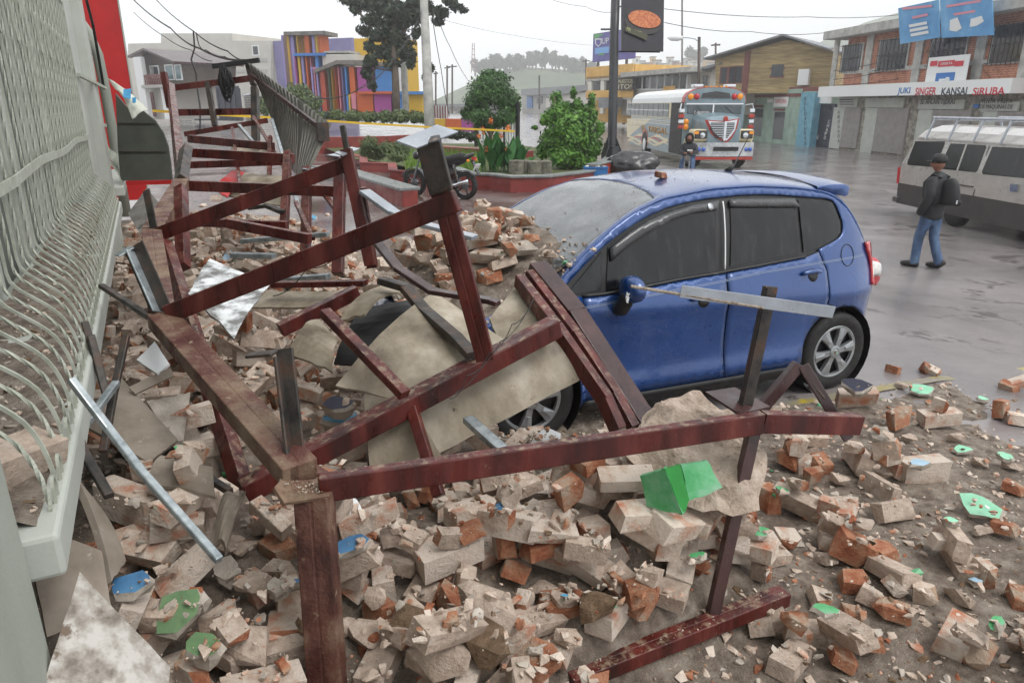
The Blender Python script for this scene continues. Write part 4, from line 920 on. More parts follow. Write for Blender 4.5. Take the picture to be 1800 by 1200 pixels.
board('narrow dusty board lying level beside the left beam', [(226, 680, 3.0), (300, 645, 3.1), (305, 660, 3.1), (238, 692, 3.0)], m_boardg, .015, .0, .01, 11)
board('dusty white spattered board at the bottom left corner', [(60, 1260, 1.52), (140, 1004, 1.72), (300, 1172, 1.78), (290, 1290, 1.62)], m_boardw, .012, .0, .008, 12, 8, 8)
board('grey spattered board behind the corner board at the left edge', [(82, 1118, 1.78), (44, 918, 1.80), (180, 968, 1.95), (196, 1076, 1.9)], m_boardg, .012, .0, .01, 13, 8, 8)
board('tall dusty board leaning beside the sill end', [(196, 1020, 1.95), (112, 800, 2.05), (140, 850, 2.1), (222, 985, 2.05)], m_boardg, .02, .02, .01, 14)
board('white scrap of board lying at the foot of the front post', [(540, 1170, 2.25), (480, 1130, 2.3), (500, 1122, 2.35), (560, 1165, 2.3)], m_white, .01, .0, .02, 15)
board('curled grey sheet lying over the lower left bricks', [(258, 845, 2.55), (300, 812, 2.7), (372, 830, 2.65), (378, 872, 2.5)], m_boardg, .012, .06, .02, 16)
board('folded taupe cloth strip below the left beam plate', [(368, 950, 2.35), (395, 870, 2.5), (432, 860, 2.5), (398, 960, 2.35)], m_boardg, .03, .04, .03, 17, wav=.02)
board('flat concrete slab half buried at the bottom right edge', [(1380, 1215, 2.62), (1535, 1115, 2.98), (1660, 1190, 2.78), (1560, 1290, 2.5)], m_conc, .03, .0, .01, 18)
board('dusty grey board leaning behind the corner of the middle frame', [(225, 375, 5.2), (258, 330, 5.5), (282, 360, 5.2), (245, 410, 4.9)], m_concd, .012, .0, .01, 19)
board('beige ceiling board over the far rubble with red edge', [(398, 345, 6.9), (408, 302, 7.6), (500, 310, 7.2), (500, 362, 6.6)], m_board, .012, .03, .02, 20)
board('beige ceiling board farther back below the third crossbeam', [(405, 275, 8.0), (412, 245, 8.8), (478, 250, 8.4), (480, 280, 7.9)], m_board, .012, .03, .02, 21)
board('red edged fallen sign strip under the far boards', [(372, 330, 6.8), (408, 300, 7.6), (430, 302, 7.5), (400, 346, 6.7)], m_redsign, .012, .0, .02, 22)
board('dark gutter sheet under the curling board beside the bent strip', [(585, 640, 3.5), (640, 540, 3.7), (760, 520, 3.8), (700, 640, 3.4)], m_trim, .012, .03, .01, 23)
board('thin beige board lying behind the silver sheet', [(430, 540, 4.4), (470, 512, 4.6), (615, 512, 4.4), (590, 540, 4.2)], m_board, .012, .0, .02, 24)
board('white ceiling panel scrap beside the front post', [(578, 915, 2.6), (620, 868, 2.75), (640, 900, 2.7), (600, 940, 2.55)], m_white, .01, .0, .03, 25)
for _lb, _bx, _by, _by2 in (('x', 0, 0, 0),): pass

# ---- pieces placed where the photograph shows them: (x1,y1,x2,y2) ends of the long axis in photo pixels
def cr(x0, y0, k, L): return [(x0 + a / k, y0 + b / k, x0 + c / k, y0 + d / k, t) for a, b, c, d, t in L]
hero = cr(600, 800, 3, [(330, 180, 390, 380, 'm'), (560, 240, 560, 440, 'b'), (640, 250, 800, 300, 'b'), (830, 230, 1050, 230, 'm'), (1110, 200, 1090, 320, 'b'), (1190, 300, 1410, 290, 'b'), (1530, 240, 1500, 380, 'm'),
    (740, 450, 1030, 400, 'b'), (1140, 480, 1200, 370, 'h'), (1300, 400, 1510, 450, 'm'), (1490, 480, 1790, 540, 'b'), (20, 450, 290, 560, 'b'), (290, 560, 480, 470, 'm'), (400, 640, 720, 600, 'b'), (740, 580, 960, 560, 'm'),
    (990, 620, 1230, 590, 'b'), (1230, 560, 1350, 620, 'm'), (630, 680, 730, 640, 'c'), (1480, 800, 1680, 800, 'c'), (1130, 130, 1440, 90, 'b'), (590, 870, 960, 1000, 'S'), (260, 800, 490, 1000, 'E'), (30, 920, 230, 1120, 'b'), (640, 1050, 860, 1150, 'E'),
    (500, 540, 610, 540, 'h'), (890, 780, 1030, 820, 'h'), (1590, 720, 1690, 660, 'h'), (430, 1020, 590, 1080, 'l'), (300, 1140, 700, 1190, 'S'), (10, 720, 130, 800, 'm'), (1240, 900, 1500, 1010, 'E'), (100, 780, 240, 860, 'l'), (1150, 980, 1240, 1080, 'l')])
hero += cr(1200, 800, 3, [(470, 80, 640, 80, 'c'), (640, 180, 750, 150, 'c'), (780, 180, 900, 160, 'm'), (850, 20, 990, 170, 'm'), (1010, 120, 1130, 120, 'h'), (1150, 150, 1380, 140, 'b'), (480, 310, 690, 360, 'm'), (720, 350, 830, 350, 'h'), (690, 440, 910, 450, 'm'),
    (810, 580, 990, 620, 'c'), (990, 560, 1160, 570, 'c'), (410, 580, 620, 590, 'm'), (270, 620, 370, 680, 'm'), (380, 650, 470, 740, 'h'), (830, 720, 990, 740, 'c'), (940, 800, 1060, 830, 'm'), (1220, 780, 1360, 820, 'h'), (1090, 770, 1190, 750, 'h'),
    (1040, 870, 1180, 900, 'c'), (700, 780, 760, 910, 'm'), (850, 920, 960, 920, 'c'), (530, 930, 650, 950, 'c'), (460, 840, 570, 850, 'h'), (1300, 480, 1420, 530, 'h'), (1650, 420, 1770, 460, 'c'), (1740, 800, 1850, 830, 'c'), (30, 500, 200, 520, 'c'),
    (910, 1060, 1010, 1070, 'c'), (560, 200, 680, 240, 'h'), (350, 200, 550, 240, 'c'), (830, 1150, 890, 1170, 'c'), (900, 420, 1010, 440, 'l'), (1560, 450, 1640, 470, 'l'), (1700, 70, 1800, 110, 'l'), (1730, 210, 1800, 230, 'c'), (1530, 70, 1620, 90, 'l'), (850, 850, 950, 870, 'c')])
hero += cr(1200, 550, 3, [(1080, 640, 1230, 620, 'c'), (1270, 610, 1450, 620, 'b'), (670, 640, 760, 740, 'm'), (530, 760, 660, 770, 'h'), (990, 690, 1190, 830, 'm'), (840, 770, 980, 830, 'm'), (1640, 590, 1750, 540, 'c'), (1750, 600, 1850, 610, 'b'), (1710, 420, 1830, 430, 'b'),
    (1300, 335, 1360, 345, 'h'), (1090, 330, 1130, 340, 'c'), (490, 640, 540, 640, 'l'), (1160, 690, 1240, 700, 'l'), (1700, 350, 1790, 360, 'c'), (1270, 300, 1310, 305, 'c'), (800, 510, 1030, 520, 'b'), (1400, 690, 1500, 700, 'l'), (660, 760, 820, 790, 'c'), (1130, 400, 1190, 420, 'l'), (1340, 520, 1400, 540, 'h')])
hero += cr(0, 800, 3, [(520, 300, 840, 430, 'b'), (870, 560, 1020, 560, 'b'), (640, 640, 910, 730, 'b'), (1000, 340, 1180, 330, 'm'), (850, 270, 990, 260, 'b'), (1260, 380, 1510, 340, 'm'), (1330, 420, 1520, 480, 'b'), (700, 140, 800, 160, 'h'), (1340, 220, 1500, 280, 'm'), (1200, 1050, 1440, 1120, 'S'), (1180, 900, 1260, 1010, 'l'), (1160, 1010, 1260, 1050, 'h')])
hero += cr(0, 400, 2.667, [(1010, 700, 1140, 590, 'm'), (1380, 740, 1510, 690, 'b'), (1150, 640, 1250, 660, 'm'), (490, 340, 580, 360, 'b'), (570, 460, 650, 490, 'm'), (930, 610, 1010, 620, 'm'), (930, 1040, 1130, 1090, 'b'), (850, 960, 930, 970, 'b'), (640, 410, 730, 430, 'm'), (1120, 720, 1220, 740, 'b'), (1100, 790, 1290, 800, 'm'), (1350, 640, 1440, 660, 'h'), (1370, 830, 1480, 830, 'b'), (500, 420, 560, 440, 'h'), (1030, 520, 1130, 560, 'b'), (590, 300, 680, 270, 'm')])
hero += cr(200, 200, 3.53, [(520, 750, 630, 770, 'm'), (640, 780, 760, 790, 'm'), (940, 860, 1110, 930, 'm'), (800, 930, 930, 950, 'm'), (480, 860, 590, 910, 'b'), (660, 690, 750, 720, 'c'), (1050, 1140, 1240, 1140, 'c'), (1430, 940, 1520, 970, 'c'), (1290, 1040, 1420, 1060, 'm'), (1280, 780, 1350, 790, 'c'), (1300, 640, 1360, 650, 'm'), (460, 770, 530, 800, 'm'), (850, 800, 960, 810, 'h'), (580, 540, 690, 550, 'm'), (820, 600, 900, 640, 'm'), (620, 260, 700, 280, 'h'), (520, 580, 580, 600, 'h')])
bon = cr(550, 180, 3.158, [(600, 790, 740, 780, 'c'), (420, 800, 600, 810, 'S'), (540, 880, 700, 960, 'S'), (860, 850, 1020, 830, 'b'), (890, 900, 1080, 930, 'b'), (920, 1000, 1060, 1060, 'c'), (970, 730, 1070, 710, 'c'), (1040, 660, 1150, 650, 'b'), (1080, 730, 1150, 710, 'h'), (1080, 770, 1170, 770, 'c'), (1180, 810, 1260, 800, 'c'), (870, 660, 980, 650, 'S'), (720, 910, 790, 930, 'm'), (290, 930, 430, 890, 'm'), (650, 1100, 760, 1140, 'b'), (750, 1080, 830, 1130, 'h'), (90, 1120, 230, 1110, 'b'), (660, 970, 740, 1000, 'm'), (780, 960, 850, 990, 'h'), (1000, 1000, 1110, 1000, 'm'), (930, 690, 1000, 690, 'h'), (1100, 690, 1200, 700, 'l'), (740, 850, 830, 860, 'm'), (840, 780, 940, 790, 'l'), (980, 640, 1040, 640, 'c'), (820, 640, 880, 640, 'c'), (690, 1030, 800, 1050, 'l'), (1090, 880, 1240, 900, 'S'), (1260, 890, 1370, 900, 'l'), (1150, 740, 1220, 700, 'h'), (1010, 790, 1100, 800, 'l')])
zone_lab = {'m': ('brick', 'mortar-coated grey brick'), 'b': ('brick', 'orange-patched whole brick'), 'h': ('brick', 'broken half brick'), 'c': ('brick', 'raw orange broken brick'), 'l': ('mortar_lump', 'small grey mortar lump'), 'S': ('plaster_block', 'large rough plaster block'), 'E': ('earth_clod', 'brown dried mud clod')}
MARKS = [(575, 1130, 'the front post'), (1190, 1120, 'the low ground beam'), (1195, 860, 'the green wall chunk'), (1290, 700, 'the black square plate'), (900, 800, 'the long front crossbeam'), (545, 850, 'the dusty joint plate'), (180, 1100, 'the white corner board'), (80, 850, 'the window sill end'), (400, 700, 'the dusty left beam'), (230, 740, 'the taupe board'), (410, 520, 'the silver foil board'), (720, 600, 'the curved beige board'), (925, 740, 'the front car wheel'), (1465, 615, 'the rear car wheel'), (1500, 1170, 'the half buried slab'), (840, 1180, 'the bottom photo edge'), (1790, 980, 'the right photo edge'), (1600, 680, 'the worn yellow line'), (595, 440, 'the capped far posts'), (450, 330, 'the far beige boards'), (810, 440, 'the tall leaning post'), (970, 430, 'the dusty windscreen'), (1450, 720, 'the broken steel legs'), (1300, 920, 'the leaning brown post'), (600, 740, 'the sky blue plaster'), (290, 550, 'the second joint plate'), (1085, 740, 'the brown folded beam'), (640, 370, 'the leaning pair of posts'), (330, 990, 'the long thin stud')]
def where(px, py):
    mx, my, nm = min(MARKS, key=lambda q: (q[0] - px) ** 2 + (q[1] - py) ** 2); dx, dy = px - mx, py - my; d = math.hypot(dx, dy)
    w = ('right of' if dx > 0 else 'left of') if abs(dx) > 2 * abs(dy) else (('below' if dy > 0 else 'above') if abs(dy) > 2 * abs(dx) else ('lower ' if dy > 0 else 'upper ') + ('right of' if dx > 0 else 'left of'))
    return ('right beside ' if d < 35 else 'just ' + w + ' ' if d < 75 else w + ' ' if d < 125 else 'farther ' + w + ' ') + nm
rr = random.Random(21)
def drop(t, x, y, yaw, px, zn=None, size=None):
    lib = {'m': WHOLE[9:] + HALF[10:], 'b': WHOLE[:9], 'h': HALF, 'c': CLAY, 'l': LUMP, 'S': STONE, 'E': CLOD}[t]
    me = rr.choice(lib); nm, lb = zone_lab[t]; edge_ = rr.random() < .45 and t in 'mbhc'
    roll = (1.57 if edge_ else 0) + rr.gauss(0, .22) if t in 'mbhc' else rr.gauss(0, .3)
    if rr.random() < .3 and t in 'hc': yaw += math.pi
    L0 = {'m': .22, 'b': .225, 'h': .15, 'c': .15, 'l': .15, 'S': .30, 'E': .26}[t]; tl_ = rr.gauss(0, .2)
    sc = 1.0 if size is None else min(1.2, max(.8, size / L0)); qx, qy, _q = proj((x, y, hat(x, y)))
    post = (' standing on edge' if edge_ else ' lying flat' if abs(tl_) < .12 else ' lying tilted') if t in 'mbhc' else ''
    put(nm, me, x, y, euler(yaw, tl_, roll), lb + post + ' ' + where(qx, qy) , {'mortar_lump': 'mortar lump', 'plaster_block': 'plaster block', 'earth_clod': 'mud clod'}.get(nm, 'brick'), nm.replace('_', ' ') + 's in the rubble', .5, sc)
for L, zn in ((bon, 'heap on the blue bonnet'), (hero, None)):
    for x1, y1, x2, y2, t in L:
        a, b = hit(x1, y1), hit(x2, y2); c = hit((x1 + x2) / 2, (y1 + y2) / 2)
        dx, dy = b.x - a.x, b.y - a.y; ln_ = math.hypot(dx, dy)
        if zn is None and blocked(c.x, c.y, c.z + .02): continue
        if ln_ > .45: dx, dy = _Rt.x * (x2 - x1) + HEAD.x * (y1 - y2), _Rt.y * (x2 - x1) + HEAD.y * (y1 - y2)
        if zn is None and blocked(c.x, c.y, c.z + .02): continue
        dz_ = (c - EYE).dot(_F); drop(t, c.x + HEAD.x * .03, c.y + HEAD.y * .03, math.atan2(dy, dx), (x1 + x2) / 2, zn, math.hypot(x2 - x1, y2 - y1) * dz_ / FPX * 1.1)
for k_ in range(34):
    q_ = cb @ Vector((rr.gauss(-.16, .26), rr.gauss(.1, .4), 0)); qq = cbi @ q_
    if qq.x < .22 and abs(qq.y) < .75: drop(rr.choice('mbhhcm'), q_.x, q_.y, rr.uniform(0, 6.3), 0, 'bonnet')
nb = sum(1 for o in bpy.data.objects if o.name.split('.')[0] == 'brick')
# ---- more bricks up to about three hundred, where the heap is thick
tries = 0
while nb < 285 and tries < 6000:
    tries += 1; x = rr.uniform(-.3, 3.3); y = 1.1 + 9 * rr.random() ** 1.5
    if rr.random() > heapw(x, y) / .34 or (x > 1.05 and 3.4 < y < 5.5): continue
    px, py, _z = proj((x, y, hat(x, y)))
    if not (60 < px < 1790 and 330 < py < 1195) or blocked(x, y, hat(x, y) + .03): continue
    drop(rr.choice('mmbbhhcm'), x, y, rr.uniform(0, 6.28), px); nb += 1
# ---- painted plaster fragments
FR = [(1125, 815, 1270, 880, 'green', .05), (1320, 945, 1350, 960, 'green', .03), (1205, 1000, 1240, 1015, 'green', .03), (1680, 905, 1750, 915, 'mint', .03), (1750, 812, 1780, 812, 'mint', .02), (260, 1060, 360, 1070, 'olive', .05), (325, 1150, 390, 1190, 'olive', .05),
      (200, 1040, 270, 1055, 'blue', .03), (590, 1000, 650, 1010, 'blue', .03), (512, 1060, 535, 1080, 'blue', .03), (560, 715, 640, 745, 'sky', .06), (575, 735, 625, 770, 'navy', .05), (1420, 1120, 1465, 1125, 'green', .02), (1725, 1110, 1765, 1120, 'green', .02),
      (1595, 692, 1640, 698, 'mint', .03), (1715, 705, 1735, 712, 'mint', .02), (1675, 798, 1705, 802, 'mint', .02), (1590, 855, 1625, 850, 'pale', .02), (846, 1010, 866, 1015, 'blue', .02), (866, 1020, 890, 1025, 'blue', .02), (385, 470, 420, 455, 'pale', .03), (545, 385, 560, 390, 'sky', .03), (1700, 1030, 1722, 1036, 'pale', .015), (1360, 880, 1385, 884, 'green', .02), (1655, 925, 1680, 930, 'mint', .02), (1480, 708, 1520, 735, 'navy', .05), (345, 1080, 375, 1110, 'grey', .03), (470, 1060, 510, 1085, 'grey', .03), (390, 1000, 415, 1060, 'grey', .05), (1530, 760, 1560, 790, 'grey', .02), (985, 1060, 1000, 1064, 'sky', .015), (930, 830, 990, 800, 'white', .03)]
CM = {'green': m_green, 'mint': mat('paint_mint', [C('86c9a4'), C('9fd8b8')], 6, .45), 'olive': m_greenO, 'blue': m_blue, 'sky': m_blueL, 'navy': m_navy, 'pale': mat('paint_pale_blue', [C('93b2c8'), C('a9c3d2')], 6, .5), 'grey': m_plaster, 'white': m_white}
for k, (x1, y1, x2, y2, c, th) in enumerate(FR):
    a, b = hit(x1, y1), hit(x2, y2); cpt = hit((x1 + x2) / 2, (y1 + y2) / 2); dz_ = (cpt - EYE).dot(_F); L_ = min(.2, max(.03, math.hypot(x2 - x1, y2 - y1) * dz_ / FPX))
    me = slab_me(L_, L_ * rr.uniform(.5, .8), min(th, L_ * .35), 300 + k, m_plaster, CM[c]); zn = where((x1 + x2) / 2, (y1 + y2) / 2)
    face = Vector((EYE.x - cpt.x, EYE.y - cpt.y, 0)).normalized(); tilt = Matrix.Rotation(rr.uniform(.15, .5) if L_ > .1 else rr.uniform(0, .2), 3, Vector((0, 0, 1)).cross(face))
    if k == 0: continue
    put('plaster_fragment', me, cpt.x, cpt.y, tilt @ Matrix.Rotation(math.atan2(b.y - a.y, b.x - a.x), 3, 'Z'), 'plaster piece painted %s %s' % ({'sky': 'sky blue', 'pale': 'pale blue', 'mint': 'pale mint green', 'olive': 'olive green', 'navy': 'navy', 'grey': 'plain grey'}.get(c, c), zn), 'plaster piece', 'painted plaster pieces in the rubble', .6, extra=.005)
# big wall chunk with a two-tone green painted corner, behind the front crossbeam
wc = thing('wall_chunk', 'big broken wall corner chunk painted two greens beside the front post', 'wall chunk', P(1195, 880, 2.75))
poly = [(1172, 712, 2.92), (1230, 692, 2.98), (1300, 735, 2.9), (1345, 800, 2.8), (1330, 900, 2.72), (1240, 905, 2.7), (1130, 840, 2.78), (1090, 800, 2.84)]
q = [P(*a) for a in poly]; dn = Vector((HEAD.x, HEAD.y, -.3)).normalized() * .16
ck = MB().add(q + [p + dn for p in q], [tuple(range(8)), tuple(reversed(range(8, 16)))] + [((i + 1) % 8, i, 8 + i, 8 + (i + 1) % 8) for i in range(8)])
cko = ck.build('masonry_core', m_mortar, wc)
bm = bmesh.new(); bm.from_mesh(cko.data); bmesh.ops.triangulate(bm, faces=bm.faces)
for _k in range(4): bmesh.ops.subdivide_edges(bm, edges=[e for e in bm.edges if e.calc_length() > .035], cuts=1, use_grid_fill=False); bmesh.ops.triangulate(bm, faces=bm.faces)
for v in bm.verts: v.co += Vector((mnoise.noise(v.co * 7), mnoise.noise(v.co * 7 + Vector((5, 2, 9))), mnoise.noise(v.co * 7 + Vector((1, 8, 3))))) * .05 + Vector((0, 0, mnoise.noise(v.co * 22))) * .02
bm.to_mesh(cko.data); bm.free()
for pts, m, nm in (([(1124, 836, 2.66), (1168, 822, 2.58), (1200, 905, 2.60), (1138, 890, 2.68)], m_green, 'painted_face'), ([(1168, 822, 2.58), (1196, 815, 2.62), (1212, 880, 2.62), (1200, 905, 2.60)], m_greenD, 'painted_face'), ([(1196, 815, 2.62), (1244, 808, 2.66), (1270, 858, 2.64), (1212, 880, 2.62)], m_green, 'painted_face')):
    MB().patch([P(*a) for a in pts], 5, 5, .02, 0, .03, 5).build(nm, m, wc)
pl2 = thing('brick_course', 'fragment of mortared brick wall standing behind the front crossbeam', 'wall piece', P(1150, 800, 2.95))
for k, (x, y, d) in enumerate(((1100, 842, 2.78), (1128, 905, 2.70), (1188, 925, 2.70), (1240, 905, 2.86), (1290, 880, 2.95), (1300, 810, 2.98), (1268, 770, 2.98))):
    o = mobj('brick', WHOLE[k % 9], pl2); o.matrix_local = wm(pl2).inverted() @ (Matrix.Translation(P(x, y, d)) @ euler(-.4 + .3 * k, .15 * (k % 3), .2).to_4x4())
# brick on the sill and on the car roof
b1 = P(18, 700, 1.95); o = mobj('brick', WHOLE[10]); o.matrix_world = Matrix.Translation((-.42, 2.02, 1.195)) @ (euler(.9, .1, .2) * 1.15).to_4x4(); tag(o, 'dusty brick block lying on the window sill behind the grille', 'brick')
cp = carpt(1.28, -.18, _zt(1.28) + .028); o = mobj('brick', CLAY[2]); o.matrix_world = Matrix.Translation(cp) @ (euler(.3, .05, .1) * .62).to_4x4(); tag(o, 'small broken brick piece lying on the blue car roof', 'brick')
# ---- dirt fallen on the window sill
sdm = MB(); nx_, ny_ = 9, 150
for j in range(ny_ + 1):
    for i in range(nx_ + 1):
        x_, y_ = -.72 + .375 * i / nx_, 1.76 + 6.4 * j / ny_; sdm.v.append((x_, y_, 1.131 + max(-.003, .012 + .03 * mnoise.noise(Vector((x_ * 6, y_ * 6, 2))) + .012 * mnoise.noise(Vector((x_ * 22, y_ * 22, 5)))) * (1 if i < nx_ else -.2)))
for j in range(ny_):
    for i in range(nx_): a = j * (nx_ + 1) + i; sdm.f.append((a, a + 1, a + nx_ + 2, a + nx_ + 1)); sdm.m.append(0)
tag(sdm.build('sill_dirt', m_dirt, smooth=True, fix=False), 'brown plaster dirt lying along the window sill under the grille', 'dirt', kind='stuff')
# ---- small chips and gravel
CH_ = [hull_rock(1.2, .9, .6, 500 + k, m_mortar, 'chip', 9) for k in range(8)]
cv = [(dims_of(m), [tuple(p.vertices) for p in m.polygons]) for m in CH_]
gs = MB()
def chip(x, y, z, s, mi, sink=.3):
    v, f = rr.choice(cv); M3 = np.array((euler(rr.uniform(0, 6.3), rr.uniform(-.6, .6), rr.uniform(-.6, .6)) * s).transposed()); w = v @ M3 + np.array([x, y, z + s * (.3 - sink)]); b = len(gs.v); gs.v += [tuple(q) for q in w.tolist()]
    for f_ in f: gs.f.append(tuple(b + i for i in f_)); gs.m.append(mi)
n = 0
while n < 30000:
    x = rr.uniform(-.6, 6.5); y = .6 + 9.5 * rr.random() ** 1.9
    w_ = heapw(x, y); p_ = min(1, .25 + w_ / .12) if w_ > .004 else (.05 if x < 5.8 and y < 4 else 0)
    if rr.random() > p_: continue
    n += 1; s = .006 + .060 * rr.random() ** 3.4; chip(x, y, hat(x, y), s, rr.choices((2, 0, 1, 3, 5, 6, 4, 8), (38, 24, 14, 17, .15, .5, 8, .2))[0])
for k in range(420):
    u, y = rr.gauss(0, .36), rr.gauss(.1, .45); q = cb @ Vector((u, y, 0))
    if u < .32: chip(q.x, q.y, hat(q.x, q.y), .008 + .035 * rr.random() ** 2, rr.choices((2, 0, 1, 3), (4, 3, 2, 2))[0])
for k in range(80):                                           # grit on windscreen and roof
    u, t = rr.uniform(.3, 1.5), rr.uniform(.3, 1); p = cb @ top(u, t, .004); chip(p.x, p.y, p.z, .004 + .012 * rr.random() ** 3, rr.choice((4, 3, 2)), .2)
for k in range(1800):                                          # grit on the sill
    chip(rr.uniform(-.7, -.34), rr.uniform(1.75, 7.5), 1.140, .005 + .032 * rr.random() ** 3, rr.choice((2, 3, 4)), .25)
def steel_grit(a, b, w, n):
    p, q = P(*a), P(*b)
    for k in range(n):
        t = rr.random(); c = p.lerp(q, t); x, y, z = frame(p, q); c = c + y * rr.uniform(-w / 2, w / 2); chip(c.x, c.y, c.z, .003 + .010 * rr.random() ** 2, rr.choice((4, 3, 4, 2)), .25)
steel_grit((528, 812, 2.13), (300, 552, 3.0), .10, 500); steel_grit((500, 850, 2.08), (590, 850, 2.2), .14, 300); steel_grit((580, 838, 2.13), (760, 808, 2.25), .05, 160); steel_grit((1000, 1180, 2.50), (1378, 1032, 2.92), .07, 120)
tag(gs.build('gravel_chips', SM, fix=False), 'loose chips and gravel of mortar and brick over the rubble', 'gravel', kind='stuff')
tag(stuff.build('buried_bricks', SM, fix=False), 'lower layer of half buried bricks and mortar lumps in the heap', 'rubble', kind='stuff')
# ------------------------------------------------------------------ helpers for things far off
class Loc:
    """local frame of a thing: pixel -> local point on a plane x=, y= or z= of that frame"""
    def __init__(s, th): s.th = th; s.M = wm(th); s.I = s.M.inverted()
    def at(s, px, py, ax, v):
        o = s.I @ EYE; d = s.I.to_3x3() @ ray(px, py); return o + d * ((v - o[ax]) / d[ax])
    def to(s, p): return s.I @ Vector(p)
def facade(name, label, cat, pxl, pyl, dl, pxr, dr, group=None):
    a = P(pxl, pyl, dl); r = ray(pxr, 400); b = EYE + r * (dr); b.z = a.z
    th = thing(name, label, cat, a, math.atan2(b.y - a.y, b.x - a.x), group); return th, Loc(th)
def fb(L, name, m, x0, y0, x1, y1, d0, d1, parent=None, bevel=0.0):
    """box on a facade between two pixel corners; d0..d1 is how far it stands out (negative) or goes in"""
    p = L.at(x0, y0, 1, d0); q = L.at(x1, y1, 1, d0)
    return MB().bb(min(p.x, q.x), max(p.x, q.x), d0, d1, min(p.z, q.z), max(p.z, q.z)).build(name, m, parent or L.th, local=True, bevel=bevel)
def quad(L, name, m, pts, d0, d1, parent=None):
    q = [L.at(x, y, 1, d0) for x, y in pts]; n = len(q)
    return MB().prism([(p.x, p.z) for p in q], lambda a, b, t: (a, t, b), d0, d1).build(name, m, parent or L.th, local=True)
def ftext(L, s, m, x0, y0, x1, y1, d, parent=None, name='lettering', **k):
    """text whose box runs from pixel top-left to bottom-right on the facade"""
    p = L.at(x0, y1, 1, d); q = L.at(x1, y0, 1, d); tp = L.at(x0, y0, 1, d)
    return text(name, s, m, parent or L.th, (p.x, d, p.z), q.x - p.x, max(.02, tp.z - p.z), **k)
m_glass = mat('dark_window', [C('20242a'), C('343a41')], 2, .08, .2, spec=.6)
m_shut = mat('shutter_grey', [C('8a8583'), C('9b9694')], 3, .45, .6, metal=.2)
m_fbrick = mat('facade_brick', [C('7e4f3d'), C('9a6650'), C('a87660')], 3, .8, bump=.3, bscale=20)
def add_brick_tex(m, sc=1.0):
    n = m.node_tree.nodes; l = m.node_tree.links; b = n['Principled BSDF']; tc = n.new('ShaderNodeTexCoord'); mp = n.new('ShaderNodeMapping'); mp.inputs['Rotation'].default_value = (R(90), 0, 0)
    br = n.new('ShaderNodeTexBrick'); br.inputs['Scale'].default_value = sc; br.inputs['Brick Width'].default_value = .24; br.inputs['Row Height'].default_value = .085; br.inputs['Mortar Size'].default_value = .012
    br.inputs['Color1'].default_value = (1, 1, 1, 1); br.inputs['Color2'].default_value = (.75, .72, .7, 1); br.inputs['Mortar'].default_value = (1.6, 1.7, 1.8, 1)
    mx = n.new('ShaderNodeMixRGB'); mx.blend_type = 'MULTIPLY'; mx.inputs[0].default_value = .8; src_ = b.inputs['Base Color'].links[0].from_socket
    l.new(tc.outputs['Object'], mp.inputs[0]); l.new(mp.outputs[0], br.inputs['Vector']); l.new(src_, mx.inputs[1]); l.new(br.outputs['Color'], mx.inputs[2]); l.new(mx.outputs[0], b.inputs['Base Color'])
add_brick_tex(m_fbrick)
m_stone = mat('stone_cladding', [C('6b6860'), C('8b877c'), C('a09b8f')], 4, .85, bump=.8, bscale=6, contrast=(.4, .6), dist=.05)
m_tblue = mat('letter_blue', C('2f6db0'), 3, .5); m_tred = mat('letter_red', C('c0273a'), 3, .5); m_tnavy = mat('letter_navy', C('1d2740'), 3, .5); m_tblk = mat('letter_black', C('2a2a2e'), 3, .6); m_tgold = mat('letter_gold', C('b98a3a'), 3, .5)
def sheet_mat(name, c): return mat(name, c, 2, .4, .55)

# ------------------------------------------------------------------ brick shop building, right
vpd = ray(745, 185); vpd = Vector((vpd.x, vpd.y, 0)).normalized(); bo = G(1465, 262, -.25)
bs = thing('shop_building', 'two-storey brick and concrete shop building with roller shutters, upper right', 'building', bo, math.atan2(-vpd.y, -vpd.x)); L = Loc(bs)
q1 = L.at(1900, 300, 1, 0).x; zf = L.at(1465, 170, 1, 0).z; zt_ = L.at(1465, 72, 1, 0).z
MB().bb(0, q1, .02, 7, 0, zf).build('lower_wall', m_stone, bs, local=True); MB().bb(0, q1, .02, 7, zf, zt_).build('upper_wall', m_fbrick, bs, local=True)
MB().bb(L.at(1446, 70, 1, -.8).x, q1, -.8, 7.4, zt_, zt_ + .42).build('roof_slab', m_conc, bs, local=True, bevel=.03)
for x0, x1 in ((1463, 1471), (1519, 1530), (1605, 1618), (1710, 1727), (1792, 1806)): 
    a, b = L.at(x0, 120, 1, 0).x, L.at(x1, 120, 1, 0).x; MB().bb(a, b, -.06, .01, zf, zt_ - .002).build('concrete_column', m_conc, bs, local=True)
a = L.at(1540, 124, 1, 0).z; MB().bb(0, q1, -.045, .012, a - .09, a + .09).build('concrete_band', m_conc, bs, local=True)
def window(L, x0, y0, x1, y1, bars=5, frame_m=None, gl=None):
    w = fb(L, 'window', frame_m or m_conc, x0 - 2, y0 - 2, x1 + 2, y1 + 2, -.05, .0); fb(L, 'pane', gl or m_glass, x0, y0, x1, y1, -.056, -.051, w)
    p = L.at(x0, y0, 1, 0); q = L.at(x1, y1, 1, 0)
    for k in range(bars):
        x = p.x + (q.x - p.x) * (k + .5) / bars; MB().bb(x - .012, x + .012, -.16, -.14, q.z - .1, p.z + .05).build('window_bar', m_black, w, local=True)
    if bars: 
        for zz in (q.z + .0, (p.z + q.z) / 2, p.z): MB().bb(p.x - .05, q.x + .05, -.165, -.142, zz - .015, zz + .015).build('window_bar', m_black, w, local=True)
    return w
for x0, y0, x1, y1 in ((1484, 82, 1510, 124), (1548, 73, 1590, 121), (1640, 66, 1692, 112), (1750, 48, 1796, 108)): window(L, x0, y0, x1, y1, 7)
